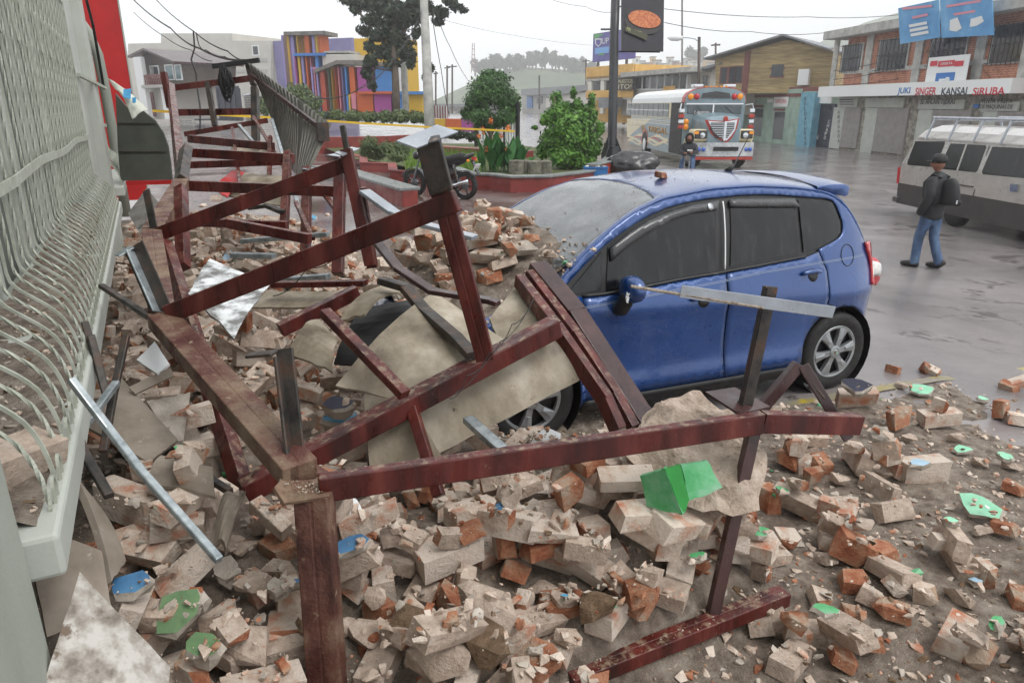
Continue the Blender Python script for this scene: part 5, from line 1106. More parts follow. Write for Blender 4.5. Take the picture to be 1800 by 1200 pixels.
for k, (x0, y0, x1, y1) in enumerate(((1475, 189, 1505, 261), (1531, 190, 1586, 271), (1624, 193, 1692, 285), (1733, 196, 1786, 298))):
    s = fb(L, 'roller_shutter', m_shut, x0, y0, x1, y1, -.02, .01); p = L.at(x0, y0, 1, 0); q = L.at(x1, y1, 1, 0); n = 22
    for i in range(n): z = q.z + (p.z - q.z) * (i + .5) / n; MB().bb(p.x, q.x, -.045, -.021, z - .055, z + .03).build('slat', m_shut, s, local=True)
    fb(L, 'door_frame', m_wallw, x0 - 9, y0, x0 - .5, y1 + (0 if k else 1), -.05, .0); fb(L, 'head_panel', m_wallw, x0 - (9 if k else 0), y0 - 17, x1 + 1, y0 - .5, -.08, .0)
z0 = L.at(1437, 171, 1, -.9); z1 = L.at(1437, 153, 1, -.9)
fa = MB().bb(z0.x, L.at(1776, 160, 1, -.9).x, -.9, 0, z0.z, z1.z).build('fascia', m_white, bs, local=True)
def atext(L, s, m, x0, y0, x1, y1, d, parent=None, **k):
    p = L.at(x0, y1, 1, d); q = L.at(x1, y0, 1, d); tp = L.at(x0, y0, 1, d); return text('lettering', s, m, parent or L.th, (p.x, d - .004, p.z), q.x - p.x, tp.z - p.z, **k)
for s, m, x0, x1 in (('JUKI', m_tblue, 1577, 1601), ('SINGER', m_tred, 1608, 1647), ('KANSAI', m_tnavy, 1654, 1701), ('SiRUBA', m_tred, 1709, 1768)): atext(L, s, m, x0, 154.5, x1, 168, -.9, fa, bold=.02)
ftext(L, 'SE AFILAN TIJERAS', m_tblk, 1617, 175, 1680, 186, -.10); ftext(L, 'VENTA Y REPA', m_tblk, 1724, 173.5, 1780, 182, -.10); ftext(L, 'DE MAQUINAS DE', m_tblk, 1722, 184, 1781, 193, -.10); ftext(L, 'SE', m_tblk, 1721, 198, 1729, 205, -.06)
for i, ch in enumerate('ABOGADA'): ftext(L, ch, m_tblk, 1472, 194 + i * 8.4, 1476.5, 200 + i * 8.4, -.06)
for i in range(3): fb(L, 'notice_line', m_tblk, 1476, 175 + i * 4, 1500, 176.2 + i * 4, -.088, -.081)
fb(L, 'plaque', m_tblue, 1711, 183, 1719, 190, -.06, .0)
m_bann = mat('banner_blue', [C('3f7fb8'), C('5c9ccc'), C('86b9dc')], .8, .35, .5, contrast=(.3, .7))
for k, (lb, pts) in enumerate((('left blue printed sewing banner hung on the brick shop roof', [(1590, 15), (1662, 0), (1652, 66), (1582, 78)]), ('right blue printed banner hung on the brick shop roof, beside the leaning pole', [(1664, -2), (1756, -14), (1747, 62), (1655, 67)]))):
    b = thing('banner', lb, 'banner', bo + vpd * -2, bs.rotation_euler.z); LB = Loc(b); dd = [LB.at(x, y, 1, -1.1) for x, y in pts]
    MB().add([(p.x, p.y - .3 * (i < 2), p.z) for i, p in enumerate(dd)] + [(p.x, p.y - .3 * (i < 2) + .03, p.z) for i, p in enumerate(dd)], [(0, 1, 2, 3), (7, 6, 5, 4), (1, 0, 4, 5), (2, 1, 5, 6), (3, 2, 6, 7), (0, 3, 7, 4)]).build('sheet', m_bann, b, local=True)
    def bq(pts_, nm, m):
        v = [LB.at(x, y, 1, -1.1) for x, y in pts_]; f_ = lambda p: p.y - .3 * (p.z - dd[3].z) / max(.1, dd[0].z - dd[3].z) - .03
        return MB().add([(p.x, f_(p), p.z) for p in v], [tuple(range(len(v)))]).build(nm, m, b, local=True)
    if k == 0:
        for (x0, y0, x1, y1) in ((1598, 14, 1650, 9), (1612, 30, 1640, 24)): bq([(x0, y0), (x1, y1), (x1, y1 + 4), (x0, y0 + 4)], 'printed_line', mat('print_pink', C('d58a9a'), 3, .5))
        for r_ in range(3): bq([(1604, 44 + r_ * 8), (1636, 38 + r_ * 8), (1636, 43 + r_ * 8), (1604, 49 + r_ * 8)], 'printed_machine', m_white)
    else:
        for (x0, y0, x1, y1) in ((1674, 10, 1735, 0), (1684, 24, 1722, 18)): bq([(x0, y0), (x1, y1), (x1, y1 + 4), (x0, y0 + 4)], 'printed_line', _mats['print_pink'])
        bq([(1676, 36), (1690, 31), (1694, 50), (1684, 56), (1672, 54)], 'printed_machine', m_white); bq([(1712, 34), (1732, 28), (1734, 38), (1720, 46), (1708, 48)], 'printed_machine', m_white)
of = thing('offer_sign', 'white offer sign with red heading on the brick shop upper front', 'sign', bo + vpd * -2, bs.rotation_euler.z); LO = Loc(of)
def ob(nm, m, x0, y0, x1, y1, d): p, q = LO.at(x0, y0, 1, -.5), LO.at(x1, y1, 1, -.5); return MB().bb(p.x, q.x, -.5 + d, -.5 + d + .03, q.z, p.z).build(nm, m, of, local=True)
ob('board', m_white, 1633, 102, 1695, 152, 0)
for x0, x1 in ((1637, 1647), (1651, 1677), (1680, 1693)): ob('heading', m_tred, x0, 108, x1, 116, -.032)
ob('picture', m_tblue, 1647, 129, 1675, 151, -.032)
for (x0, y0, x1, y1) in ((1652, 139, 1670, 142), (1652, 142, 1656, 146), (1651, 146, 1669, 148), (1664, 136, 1668, 146)): ob('machine_shape', m_white, x0, y0, x1, y1, -.036)
p = LO.at(1653, 115, 1, -.536); q = LO.at(1675, 109, 1, -.536); text('lettering', 'OFERTA', m_white, of, (p.x, -.54, p.z), q.x - p.x, q.z - p.z)

# ------------------------------------------------------------------ green workshop, blue gate, timber house
gw = thing('workshop_building', 'single-storey pale green workshop wall with two narrow windows behind the bus', 'building', bo, bs.rotation_euler.z); L = Loc(gw)
def bx(L, nm, m, x0, y0, x1, y1, d0, d1, par=None): return fb(L, nm, m, x0, y0, x1, y1, d0, d1, par)
m_seag = mat('seafoam_wall', [C('7f978a'), C('93aa9c'), C('a3b7aa')], 1.5, .75, bump=.2, bscale=20, spots=(C('748479'), 3, .62)); m_rust = mat('maroon_trim', [C('6a3a38'), C('7d4c49')], 3, .7)
bx(L, 'wall', m_seag, 1300, 165, 1411, 262, -.1, 4); bx(L, 'parapet', m_rust, 1300, 158, 1410, 170, -.16, 3.9); bx(L, 'parapet_line', m_seag, 1300, 161, 1410, 164, -.18, -.161)
for x0, y0, x1, y1 in ((1324, 191, 1337, 240), (1362, 197, 1375, 246)):
    w = bx(L, 'window', m_seag, x0 - 1.5, y0 - 1, x1 + 1.5, y1 + 1, -.13, -.09); bx(L, 'pane', m_glass, x0, y0, x1, y1, -.135, -.131, w); bx(L, 'lintel', m_rust, x0 - 2, y0 - 6, x1 + 2, y0 - 2, -.2, -.1, w)
sg = bx(L, 'sign', m_white, 1361, 171, 1384, 188, -.17, -.13); ftext(L, 'TAPICERIA', m_tred, 1362, 175, 1383, 182, -.175, sg); bx(L, 'notice', m_white, 1349, 174, 1358, 180.5, -.15, -.11)
cb_ = bx(L, 'corner_column', mat('column_blue', [C('5d93a8'), C('78a9bb')], 3, .7), 1409, 163, 1421, 262, -.3, .4)
for i, ch in enumerate('SOLDADURAS'): ftext(L, ch, m_tnavy, 1413, 171 + i * 8.6, 1418, 177 + i * 8.6, -.31, cb_)
gt = thing('metal_gate', 'dark blue double workshop gate with white diagonal lettering beside the brick shop', 'gate', bo, bs.rotation_euler.z); L = Loc(gt); m_gate = mat('gate_navy', [C('353b4a'), C('454c5c')], 3, .5, .65)
for x0, x1 in ((1422, 1441), (1441.5, 1460)): 
    g_ = bx(L, 'gate_leaf', m_gate, x0, 183, x1, 261, .15, .2)
    for k in range(4): xx = x0 + (x1 - x0) * (k + .5) / 4; bx(L, 'gate_rib', m_gate, xx - .5, 184, xx + .5, 260, .12, .149, g_)
bx(L, 'name_board', m_white, 1423, 171, 1461, 182, .0, .05); ftext(L, 'CENTRO MUFLES', m_tblk, 1428, 185, 1458, 191, .11)
for i, ch in enumerate('EL GRAN'): 
    if ch != ' ': ftext(L, ch, m_white, 1424 + i * 1.6, 188 + i * 8.3, 1429 + i * 1.6, 195 + i * 8.3, .11)
for i, ch in enumerate('CHAPO'): ftext(L, ch, m_white, 1455 - i * 1.8, 211 + i * 7, 1459.5 - i * 1.8, 217 + i * 7, .11)
wh, L = facade('timber_house', 'weathered yellow-brown timber plank house with gable roof behind the green workshop', 'house', 1256, 165, 46.5, 1466, 44.0)
m_plank = mat('weathered_plank', [C('7d6c50'), C('a08c62'), C('b9a578')], 1.2, .8, bump=.3, bscale=15, streak=8, rnd=.22, contrast=(.3, .7)); m_tin = mat('tin_roof', [C('6f7174'), C('85878b')], 2, .4, .6, metal=.4)
quad(L, 'wall', m_plank, [(1258, 162), (1466, 165), (1466, 92), (1383, 70), (1258, 104)], 0, 5)
for k in range(19):
    y0 = 72 + k * 4.8; y1 = y0 + 4.4
    xl = max(1312, 1383 - (y0 - 70) * 3.7); xr = min(1466, 1383 + (y0 - 70) * 3.8)
    if xr - xl > 6: bx(L, 'plank', m_plank, xl, y0, xr, y1, -.03 - .012 * (k % 3), -.002)
for k in range(12): y0 = 107 + k * 4.7; bx(L, 'plank', m_plank, 1258, y0, 1311, y0 + 4.3, -.03 - .01 * (k % 2), -.002)
bx(L, 'corner_post', m_rust, 1310, 90, 1313, 165, -.08, -.002)
for a, b in (((1246, 106), (1384, 65)), ((1384, 65), (1470, 92))):
    p, q = L.at(*a, 1, 0), L.at(*b, 1, 0); MB().add([(p.x, -.9, p.z), (q.x, -.9, q.z), (q.x, 6, q.z), (p.x, 6, p.z), (p.x, -.9, p.z + .1), (q.x, -.9, q.z + .1), (q.x, 6, q.z + .1), (p.x, 6, p.z + .1)], [(0, 1, 2, 3), (7, 6, 5, 4), (1, 0, 4, 5), (2, 1, 5, 6), (3, 2, 6, 7), (0, 3, 7, 4)]).build('roof_sheet', m_tin, wh, local=True)
for x0, y0, x1, y1 in ((1268, 120, 1276, 146), (1283, 119, 1290, 146), (1294, 118, 1302, 145), (1357, 114, 1376, 135)): window(L, x0, y0, x1, y1, 0, m_rust)
bx(L, 'duct_box', m_white, 1404, 122, 1419, 150, -.5, -.05)

# ------------------------------------------------------------------ buildings along the far street
def simple(name, label, pxl, pyb, dl, pxr, dr, pyt, m, depth=6):
    th, L = facade(name, label, 'building', pxl, pyb, dl, pxr, dr); fb(L, 'wall', m, pxl, pyt, pxr, pyb + 12, 0, depth); return th, L
m_cream = mat('cream_wall', [C('c9c6bd'), C('d8d5cc')], 2, .75); m_ochre = mat('ochre_wall', [C('c79a4c'), C('d6ae66')], 2, .75); m_greyw = mat('grey_wall', [C('a3a29e'), C('b7b5b0')], 2, .8)
th, L = simple('house', 'low white rendered house with tin roof left of the timber house', 1204, 190, 52, 1262, 49, 124, m_cream); quad(L, 'roof', m_tin, [(1195, 128), (1266, 110), (1266, 114), (1195, 133)], -.8, 6)
for x in (1214, 1236): window(L, x, 135, x + 7, 155, 0)
th, L = simple('row_building', 'grey row of upper windows under a long concrete eave behind the bus roof', 1096, 195, 60, 1210, 52, 128, m_greyw); quad(L, 'eave', m_conc, [(1090, 128), (1214, 118), (1214, 126), (1090, 136)], -1.2, 2)
for k in range(7): window(L, 1118 + k * 13, 134 - k * .6, 1127 + k * 13, 156, 0, m_white)
fb(L, 'yellow_panel', m_ochre, 1166, 152, 1186, 162, -.1, 0)
th, L = simple('balcony_building', 'two-storey ochre balcony building with parts shop sign beside the black pole', 1034, 205, 66, 1112, 62, 120, m_ochre)
for y in (136, 172): fb(L, 'balcony_slab', m_conc, 1030, y, 1112, y + 3, -1.2, 0); 
fb(L, 'recess_shade_panel', m_glass, 1036, 139, 1110, 160, -.05, -.002); fb(L, 'balcony_parapet', m_ochre, 1030, 160, 1112, 172, -1.2, -1.1); fb(L, 'roof_parapet', m_ochre, 1030, 119, 1112, 135, -1.2, -1.1)  # dark panel paints in the shade of the balcony recess
for x in (1036, 1058, 1082, 1106): fb(L, 'column', m_cream, x - 2, 138, x + 2, 200, -1.15, -.95)
fb(L, 'awning', m_tin, 1052, 172, 1076, 190, -2.2, -1.25)
sg = fb(L, 'shop_sign', m_tblk, 1086, 137, 1113, 158, -1.5, -1.3); ftext(L, 'PUESTOS', mat('letter_cream', C('d8cfa6'), 2, .5), 1087, 140.5, 1112, 147, -1.52, sg); ftext(L, 'ITO!', _mats['letter_cream'], 1087, 149, 1110, 157, -1.52, sg)
for k, (lb, a) in enumerate((('distant pale house row along the far road, right of the round bush', (918, 208, 130, 1035, 105, 150)), ('distant low grey buildings left of the round bush', (760, 205, 135, 850, 130, 176)))):
    th, L = simple('far_buildings', lb, a[0], a[1], a[2], a[3], a[4], a[5] + 12, m_greyw); 
    fb(L, 'roof', m_tin, a[0] - 2, a[5] + 7, a[3], a[5] + 13, -1, 6)
    for j in range(6): x = a[0] + 8 + j * (a[3] - a[0] - 16) / 6; fb(L, 'window' if j % 2 else 'shop_front', m_glass if j % 2 else (m_tblue, m_tred, m_cream)[j % 3], x, a[5] + 20, x + 9, a[5] + (32 if j % 2 else 40), -.2, -.01)
th, L = simple('far_house', 'small far house with low pitched roof above the road, behind the leafy bush', 965, 196, 100, 1036, 88, 165, m_cream); quad(L, 'roof', m_tin, [(960, 168), (1000, 152), (1038, 148), (1038, 158), (1000, 164), (960, 172)], -.5, 8)
# billboard on posts
bb_, L = facade('billboard', 'purple university billboard with shield emblem on posts above the far roofs', 'billboard', 1043, 103, 72, 1114, 70)
m_purp = mat('billboard_purple', [C('453f88'), C('544e9a')], 2, .5); fb(L, 'panel', m_purp, 1043, 60, 1114, 103, -.1, .1); quad(L, 'green_corner', mat('billboard_green', C('4f9a52'), 2, .5), [(1044, 60), (1062, 60), (1045, 70)], -.13, -.11)
quad(L, 'shield_emblem', m_white, [(1046, 68), (1057, 68), (1057, 77), (1051.5, 83), (1046, 77)], -.13, -.11); quad(L, 'shield_inner', m_purp, [(1047.5, 70), (1055.5, 70), (1055.5, 76.5), (1051.5, 81), (1047.5, 76.5)], -.15, -.131)
ftext(L, 'UP', m_white, 1058, 68, 1070, 78, -.14); fb(L, 'blue_strip', mat('billboard_blue', C('6fa3d8'), 2, .5), 1046, 85, 1070, 93, -.13, -.11); fb(L, 'green_strip', _mats['billboard_green'], 1053, 94, 1061, 97, -.13, -.11)
for x in (1051, 1101): p = L.at(x, 103, 1, .2); MB().bb(p.x - .1, p.x + .1, .15, .35, p.z - 6, p.z).build('post', m_dark, bb_, local=True)
# ------------------------------------------------------------------ left: pale block, shack, gate
m_pale = mat('pale_block', [C('b9b6ae'), C('c7c4bc')], .6, .8, bump=.2, bscale=8); m_violet = mat('violet_wall', [C('6f6a94'), C('7e79a2')], 1, .7)
wb, L = facade('warehouse_building', 'large pale concrete block building with violet side wall, upper left', 'building', 225, 222, 78, 476, 74)
quad(L, 'wall', m_pale, [(225, 222), (476, 222), (476, 72), (408, 72), (408, 59), (283, 59), (283, 76), (225, 77)], 0, 12)
p = L.at(476, 72, 1, 0); MB().bb(p.x, p.x + 9, .3, .7, -1, p.z).build('side_wall', m_violet, wb, local=True)
for x0, y0, x1, y1 in ((380, 115, 412, 140), (444, 82, 454, 96)): window(L, x0, y0, x1, y1, 0, m_white)
for y in (108, 126): fb(L, 'render_line', m_greyw, 300, y, 470, y + .8, -.06, -.002)
g2, L = facade('sliding_gate', 'dark grey sliding metal gate in the far block wall, upper left', 'gate', 338, 213, 62, 427, 62); fb(L, 'gate_panel', m_gate, 340, 153, 425, 213, 0, .1)
for k in range(9): x = 341 + k * 10; fb(L, 'gate_rib', m_gate, x, 155, x + .8, 212, -.06, -.001)
bw, L = facade('block_wall', 'grey concrete block wall either side of the far sliding gate', 'wall', 296, 214, 63, 448, 63)
m_block = mat('block_wall', [C('8d8a83'), C('a19e96')], 2, .85); add_brick_tex(m_block, .45); fb(L, 'wall_section', m_block, 296, 168, 338, 214, .2, .5); fb(L, 'wall_section', m_block, 428, 165, 448, 214, .2, .5); fb(L, 'pillar', m_wallw, 330, 160, 340, 214, 0, .4)
sk, L = facade('balcony_house', 'small wooden balcony house with gable roof before the pale block building', 'house', 248, 210, 55, 322, 55)
m_wood = mat('dark_wood', [C('4a443f'), C('5f5750')], 3, .8); quad(L, 'upper_wall', m_wood, [(252, 150), (322, 150), (322, 112), (270, 92), (252, 98)], 0, 4); fb(L, 'lower_wall', m_pale, 252, 150, 296, 210, 0, 4)
for a, b in (((244, 103), (271, 90)), ((271, 90), (325, 113))):
    p, q = L.at(*a, 1, 0), L.at(*b, 1, 0); MB().add([(p.x, -.8, p.z), (q.x, -.8, q.z), (q.x, 4.5, q.z), (p.x, 4.5, p.z), (p.x, -.8, p.z + .15), (q.x, -.8, q.z + .15), (q.x, 4.5, q.z + .15), (p.x, 4.5, p.z + .15)], [(0, 1, 2, 3), (7, 6, 5, 4), (1, 0, 4, 5), (2, 1, 5, 6), (3, 2, 6, 7), (0, 3, 7, 4)]).build('roof_sheet', m_brown, sk, local=True)
window(L, 264, 118, 279, 135, 0, m_white); window(L, 290, 116, 305, 139, 0, m_white, mat('teal_glass', [C('4d6a70'), C('6a868b')], 3, .1)); window(L, 307, 116, 319, 139, 0, m_white, _mats['teal_glass'])
fb(L, 'balcony_slab', m_conc, 248, 150, 292, 154, -1.0, 0)
for k in range(12): x = 254 + k * 3; fb(L, 'baluster', m_rust, x, 134, x + 1.2, 150, -.95, -.9)
fb(L, 'balcony_rail', m_rust, 252, 132, 290, 134, -.97, -.88); fb(L, 'doorway', m_rust, 255, 162, 275, 205, -.03, .0); fb(L, 'column', m_white, 283, 152, 290, 210, -.9, -.6); fb(L, 'column', m_white, 246, 100, 250, 210, -.9, -.6)
# ------------------------------------------------------------------ striped market building
SC = {'y': C('c9a22c'), 'o': C('bf5a28'), 'p': C('a0488f'), 'b': C('3f7fc0'), 'l': C('8d83b8'), 'r': C('a5452f'), 'k': C('c77a8a'), 'g': C('7a8f8a'), 'w': C('c9cac9')}
SCM = {k: mat('stripe_' + k, [tuple(x * .9 for x in v), v], 2, .65) for k, v in SC.items()}
st_, L = facade('striped_building', 'market hall painted in bright vertical colour stripes with tower, behind the tree', 'building', 503, 205, 50, 790, 50)
def stripes(L, x0, y0, y1, seq, d, dep):
    x = x0
    for c, w in seq: fb(L, 'painted_panel', SCM[c], x, y0, x + w, y1, d, d + dep); x += w
stripes(L, 503, 62, 205, [('l', 4), ('y', 3), ('k', 5), ('l', 5)], 0, 1.2); stripes(L, 520, 62, 205, [('y', 14), ('o', 20), ('l', 5), ('y', 4), ('o', 5)], -.05, 1.2)
fb(L, 'tower_roof', m_concd, 498, 56, 571, 61, -.4, 1.6)
stripes(L, 518, 96, 205, [('p', 8), ('y', 6), ('l', 6), ('o', 7), ('k', 8), ('b', 14)], -.9, .8); fb(L, 'ledge', m_tblue, 515, 94, 568, 98, -1.2, -.1)
fb(L, 'roof_block', m_pale, 566, 96, 625, 125, -.8, 1); fb(L, 'roof_vent', m_conc, 569, 90, 614, 93, -.8, 2)
stripes(L, 548, 118, 196, [('l', 4), ('k', 5), ('l', 4), ('r', 14), ('g', 6), ('y', 6), ('o', 6), ('k', 7), ('l', 5), ('b', 8), ('o', 14), ('p', 32), ('b', 38), ('w', 8)], -2, 1.0); quad(L, 'lower_roof', m_concd, [(552, 122), (592, 106), (640, 106), (690, 112), (690, 118), (592, 113), (552, 129)], -2.3, -.9)
stripes(L, 612, 165, 204, [('y', 5), ('k', 10), ('o', 30), ('p', 32), ('b', 20), ('y', 34)], -5, .5); fb(L, 'wall_coping', SCM['o'], 628, 161, 700, 165, -5.3, -4.4); fb(L, 'wall_coping', SCM['b'], 690, 161, 745, 166, -5.35, -4.45)
stripes(L, 622, 68, 170, [('y', 90)], 1, 3)
stripes(L, 758, 209, 232, [('y', 25), ('o', 28), ('p', 26)], -8, .4)
fn, L2 = facade('picket_fence', 'dark metal picket fence section under the round bush', 'fence', 836, 258, 27, 912, 26)
for k in range(16): x = 838 + k * 4.6; fb(L2, 'picket', m_white if k % 5 else m_black, x, 212, x + (1.8 if k % 5 else 2.5), 256, -.02, .02)
for y in (216, 250): fb(L2, 'rail', m_black, 836, y, 912, y + 2, .025, .05)
fb(L2, 'post', m_black, 906, 180, 910, 258, -.05, .05); fb(L2, 'post', m_black, 833, 205, 836, 258, -.05, .05)
mp, L2 = facade('mesh_panel', 'far white barred red panel fence left of the round bush', 'fence', 760, 210, 60, 786, 60); fb(L2, 'panel', m_rust, 760, 186, 786, 209, 0, .1)
for k in range(6): fb(L2, 'bar', m_white, 761 + k * 4.6, 186, 762.5 + k * 4.6, 210, -.05, -.005)
# ------------------------------------------------------------------ planters, bench, kerbs
def lowwall(name, label, pts, h, t, m, cap=None, ch=.06, over=.05, zf=None, closed=False, cat='planter wall'):
    """low wall along ground points (px, py on ground)"""
    g_ = [G(x, y, 0.0) for x, y in pts]; th = thing(name, label, cat, g_[0])
    for nm, w, z0, z1, mm in (('wall', t, -.3, h, m),) + ((('coping', t + 2 * over, h, h + ch, cap),) if cap else ()):
        l_, r_ = [], []
        for i, p in enumerate(g_):
            a = g_[max(0, i - 1)]; b = g_[min(len(g_) - 1, i + 1)]; d = (b - a).normalized(); n = Vector((-d.y, d.x, 0)) * (w / 2); l_.append(p + n); r_.append(p - n)
        mb = MB(); N = len(g_)
        for p, q in zip(l_, r_): mb.v += [(p.x, p.y, z0), (q.x, q.y, z0), (q.x, q.y, z1), (p.x, p.y, z1)]
        for i in range(N - 1):
            for k in range(4): k2 = (k + 1) % 4; mb.f.append((4 * i + k, 4 * i + k2, 4 * i + 4 + k2, 4 * i + 4 + k)); mb.m.append(0)
        mb.f += [(0, 1, 2, 3), (4 * N - 1, 4 * N - 2, 4 * N - 3, 4 * N - 4)]; mb.m += [0, 0]; mb.build(nm, mm, th, bevel=.015)
    return th
lowwall('planter_wall', 'curved red planter wall with grey coping behind the blue car', [(796, 318), (830, 333), (865, 334), (900, 339), (960, 338), (1010, 331), (1060, 322)], .36, .2, m_planter, m_cap)
lowwall('bench_wall', 'low red bench wall with grey slab top ending beside the motorcycle', [(596, 318), (640, 335), (722, 364)], .34, .35, m_planter, m_cap, .07, .06)
lowwall('planter_wall', 'zigzag stepped red planter edge behind the bench wall', [(600, 282), (640, 290), (640, 302), (690, 304), (692, 318), (745, 322), (758, 334)], .26, .22, m_planter, m_planter, .05, .03)
lowwall('planter_wall', 'long tall dark red planter wall under the green hedge', [(540, 272), (600, 270), (680, 268), (760, 262)], .72, .25, m_planter, None)
lowwall('planter_wall', 'short red planter wall with wet top beside the flowering plants', [(772, 278), (842, 284), (930, 290)], .45, .5, m_planter, m_planter, .04, .02)
lowwall('planter_wall', 'red planter end behind the blue crate and black pole', [(1040, 325), (1066, 316), (1075, 300)], .5, .3, mat('planter_orange', [C('93301d'), C('a83c26')], 3, .5), m_cap, .05, .03)
for k, (lb, pts) in enumerate((('flat pale kerb slab on the wet plaza, left', [(556, 296), (600, 300)]), ('flat pale kerb slab on the wet plaza beside the far post', [(548, 310), (608, 318)]))): lowwall('paving_slab', lb, pts, .10, .5, m_cap, cat='slab')
# planter soil bed
tag(tess([(q.x, q.y) for q in (G(800, 318), G(830, 330), G(865, 331), G(900, 336), G(960, 335), G(1010, 328), G(1060, 318), G(1040, 290), G(900, 262), G(700, 262), G(560, 266), G(620, 292), G(690, 302), G(745, 318))], .8, lambda x, y: .26).build('planter_soil', mat('soil_grass', [C('2f3a1c'), C('4a5a2a'), C('5a4a34')], 3, .95, bump=.6, bscale=20), fix=False), kind='structure')
# ------------------------------------------------------------------ black sign pole, bag, crate, stumps
m_pole = mat('pole_black', [C('17181c'), C('23252a')], 4, .3, .5)
D = 22.0; sp_, zg = thing('sign_pole', 'tall black street sign pole with flared base and food advert panel', 'sign pole', P(1076, 318, D)), 0
MB().tube([P(1076, 318, D), P(1076, 255, D), P(1080, 60, D), P(1083, -40, D)], .14, 16).build('pole', m_pole, sp_, smooth=True)
q0, q1_ = P(1076, 240, D), P(1076, 272, D); fl = MB()
for k in range(4):
    a = k * math.pi / 2 + .5; d = Vector((math.cos(a), math.sin(a), 0)); s_ = Vector((-d.y, d.x, 0)) * .015
    fl.add([q0 + d * .14 + s_, q0 + d * .14 - s_, q1_ + d * .38 - s_, q1_ + d * .38 + s_, P(1076, 318, D) + d * .30 - s_, P(1076, 318, D) + d * .30 + s_, P(1076, 318, D) + s_, P(1076, 318, D) - s_], [(0, 1, 2, 3), (3, 2, 4, 5), (0, 3, 5, 6), (1, 7, 4, 2)])
fl.build('base_fin', m_pole, sp_)
base = MB().lathe([(.16, 1.0), (.30, .55), (.30, .48), (.22, 0)], 8, Matrix.Translation(P(1076, 316, D))); base.build('base_sleeve', m_pole, sp_)
pn = MB(); a_, b_, c_, d_ = P(1093, -40, D - .2), P(1168, -40, D - .2), P(1166, 91, D - .2), P(1092, 89, D - .2); n_ = HEAD * .12
pn.add([a_, b_, c_, d_] + [p + n_ for p in (a_, b_, c_, d_)], [(0, 1, 2, 3), (7, 6, 5, 4), (1, 0, 4, 5), (2, 1, 5, 6), (3, 2, 6, 7), (0, 3, 7, 4)]); pno = pn.build('advert_panel', mat('advert_black', [C('121117'), C('221f2a')], 2, .3), sp_)
def disc(c, ru, rv, ang, m, nm, d, par):
    pts = []
    for i in range(28):
        t = 2 * math.pi * i / 28; x, y = ru * math.cos(t), rv * math.sin(t); pts.append(P(c[0] + x * math.cos(ang) - y * math.sin(ang), c[1] + x * math.sin(ang) + y * math.cos(ang), d))
    return MB().add(pts + [p + HEAD * .02 for p in pts], [tuple(range(28))] + [((i + 1) % 28, i, 28 + i, 28 + (i + 1) % 28) for i in range(28)]).build(nm, m, par)
disc((1129, 44), 31, 15, .25, mat('advert_pan', C('2b2525'), 2, .4), 'pan_picture', D - .24, pno); disc((1133, 34), 29, 15, .2, mat('advert_food', [C('7d3a20'), C('b5653a'), C('c88a5a')], 14, .6, contrast=(.3, .7)), 'food_picture', D - .27, pno)
quad_pts = [(1100, 46), (1139, 62), (1136, 71), (1099, 55)]; v = [P(x, y, D - .28) for x, y in quad_pts]; MB().add(v, [(0, 1, 2, 3)]).build('name_strip', mat('advert_strip', C('3a3a22'), 2, .5), pno)
w_ = (v[1] - v[0]); t_ = text('lettering', 'POLLO BARBACOA', mat('letter_lime', C('b3b878'), 2, .5), pno, (0, 0, 0), w_.length * .9, .09)
Mx = Matrix((w_.normalized(), (v[0] - v[3]).normalized(), w_.normalized().cross((v[0] - v[3]).normalized()))).transposed().to_4x4(); t_.matrix_local = wm(sp_).inverted() @ (Matrix.Translation(v[3].lerp(v[0], .28) + w_ * .05 - HEAD * .01) @ Mx)
MB().beam(P(1083, 12, D), P(1110, 12, D - .1), .04, .04).build('panel_arm', m_pole, sp_); MB().beam(P(1083, 91, D), P(1160, 92, D - .1), .04, .04).build('panel_arm', m_pole, sp_); MB().beam(P(1056, 52, D), P(1074, 52, D), .05, .05).build('stub_arm', m_pole, sp_)
gb = rock_me(1, 5, mat('bin_bag', [C('121214'), C('1e1e21')], 3, .22, .35, bump=.6, bscale=14, coat=.4), (.75, .5, .36), 4, 'rubbish_bag', .28); o = mobj('rubbish_bag', gb, smooth=True); o.location = P(1112, 291, 20.5); o.rotation_euler = (0, 0, -YAW); tag(o, 'shiny black plastic rubbish bag slumped beside the black pole', 'rubbish bag')
ct = thing('crate', 'blue plastic crate holding scraps on the planter coping', 'crate', P(1046, 311, 19.2), -YAW); m_crate = mat('crate_blue', [C('1f5f9c'), C('2a70b0')], 4, .4)
for a in ((-.31, .31, -.2, -.17, 0, .28), (-.31, .31, .17, .2, 0, .28), (-.31, -.28, -.17, .17, 0, .28), (.28, .31, -.17, .17, 0, .28), (-.29, .29, -.18, .18, 0, .02)): MB().bb(*a).build('side_panel', m_crate, ct, local=True)
MB().bb(-.33, .33, -.22, -.2005, .24, .28).build('rim', m_crate, ct, local=True)
for k in range(6): o = mobj('scrap', LUMP[k % 6], ct); o.location = (-.22 + k * .09, rr.uniform(-.1, .1), .27); o.data = o.data.copy(); o.data.materials[0] = (m_cream, m_wood, m_boardw)[k % 3]
m_stump = mat('stump_concrete', [C('55534a'), C('6f6c60'), C('88847a')], 6, .9, bump=.8, bscale=14, spots=(C('3d4034'), 8, .6), dist=.03)
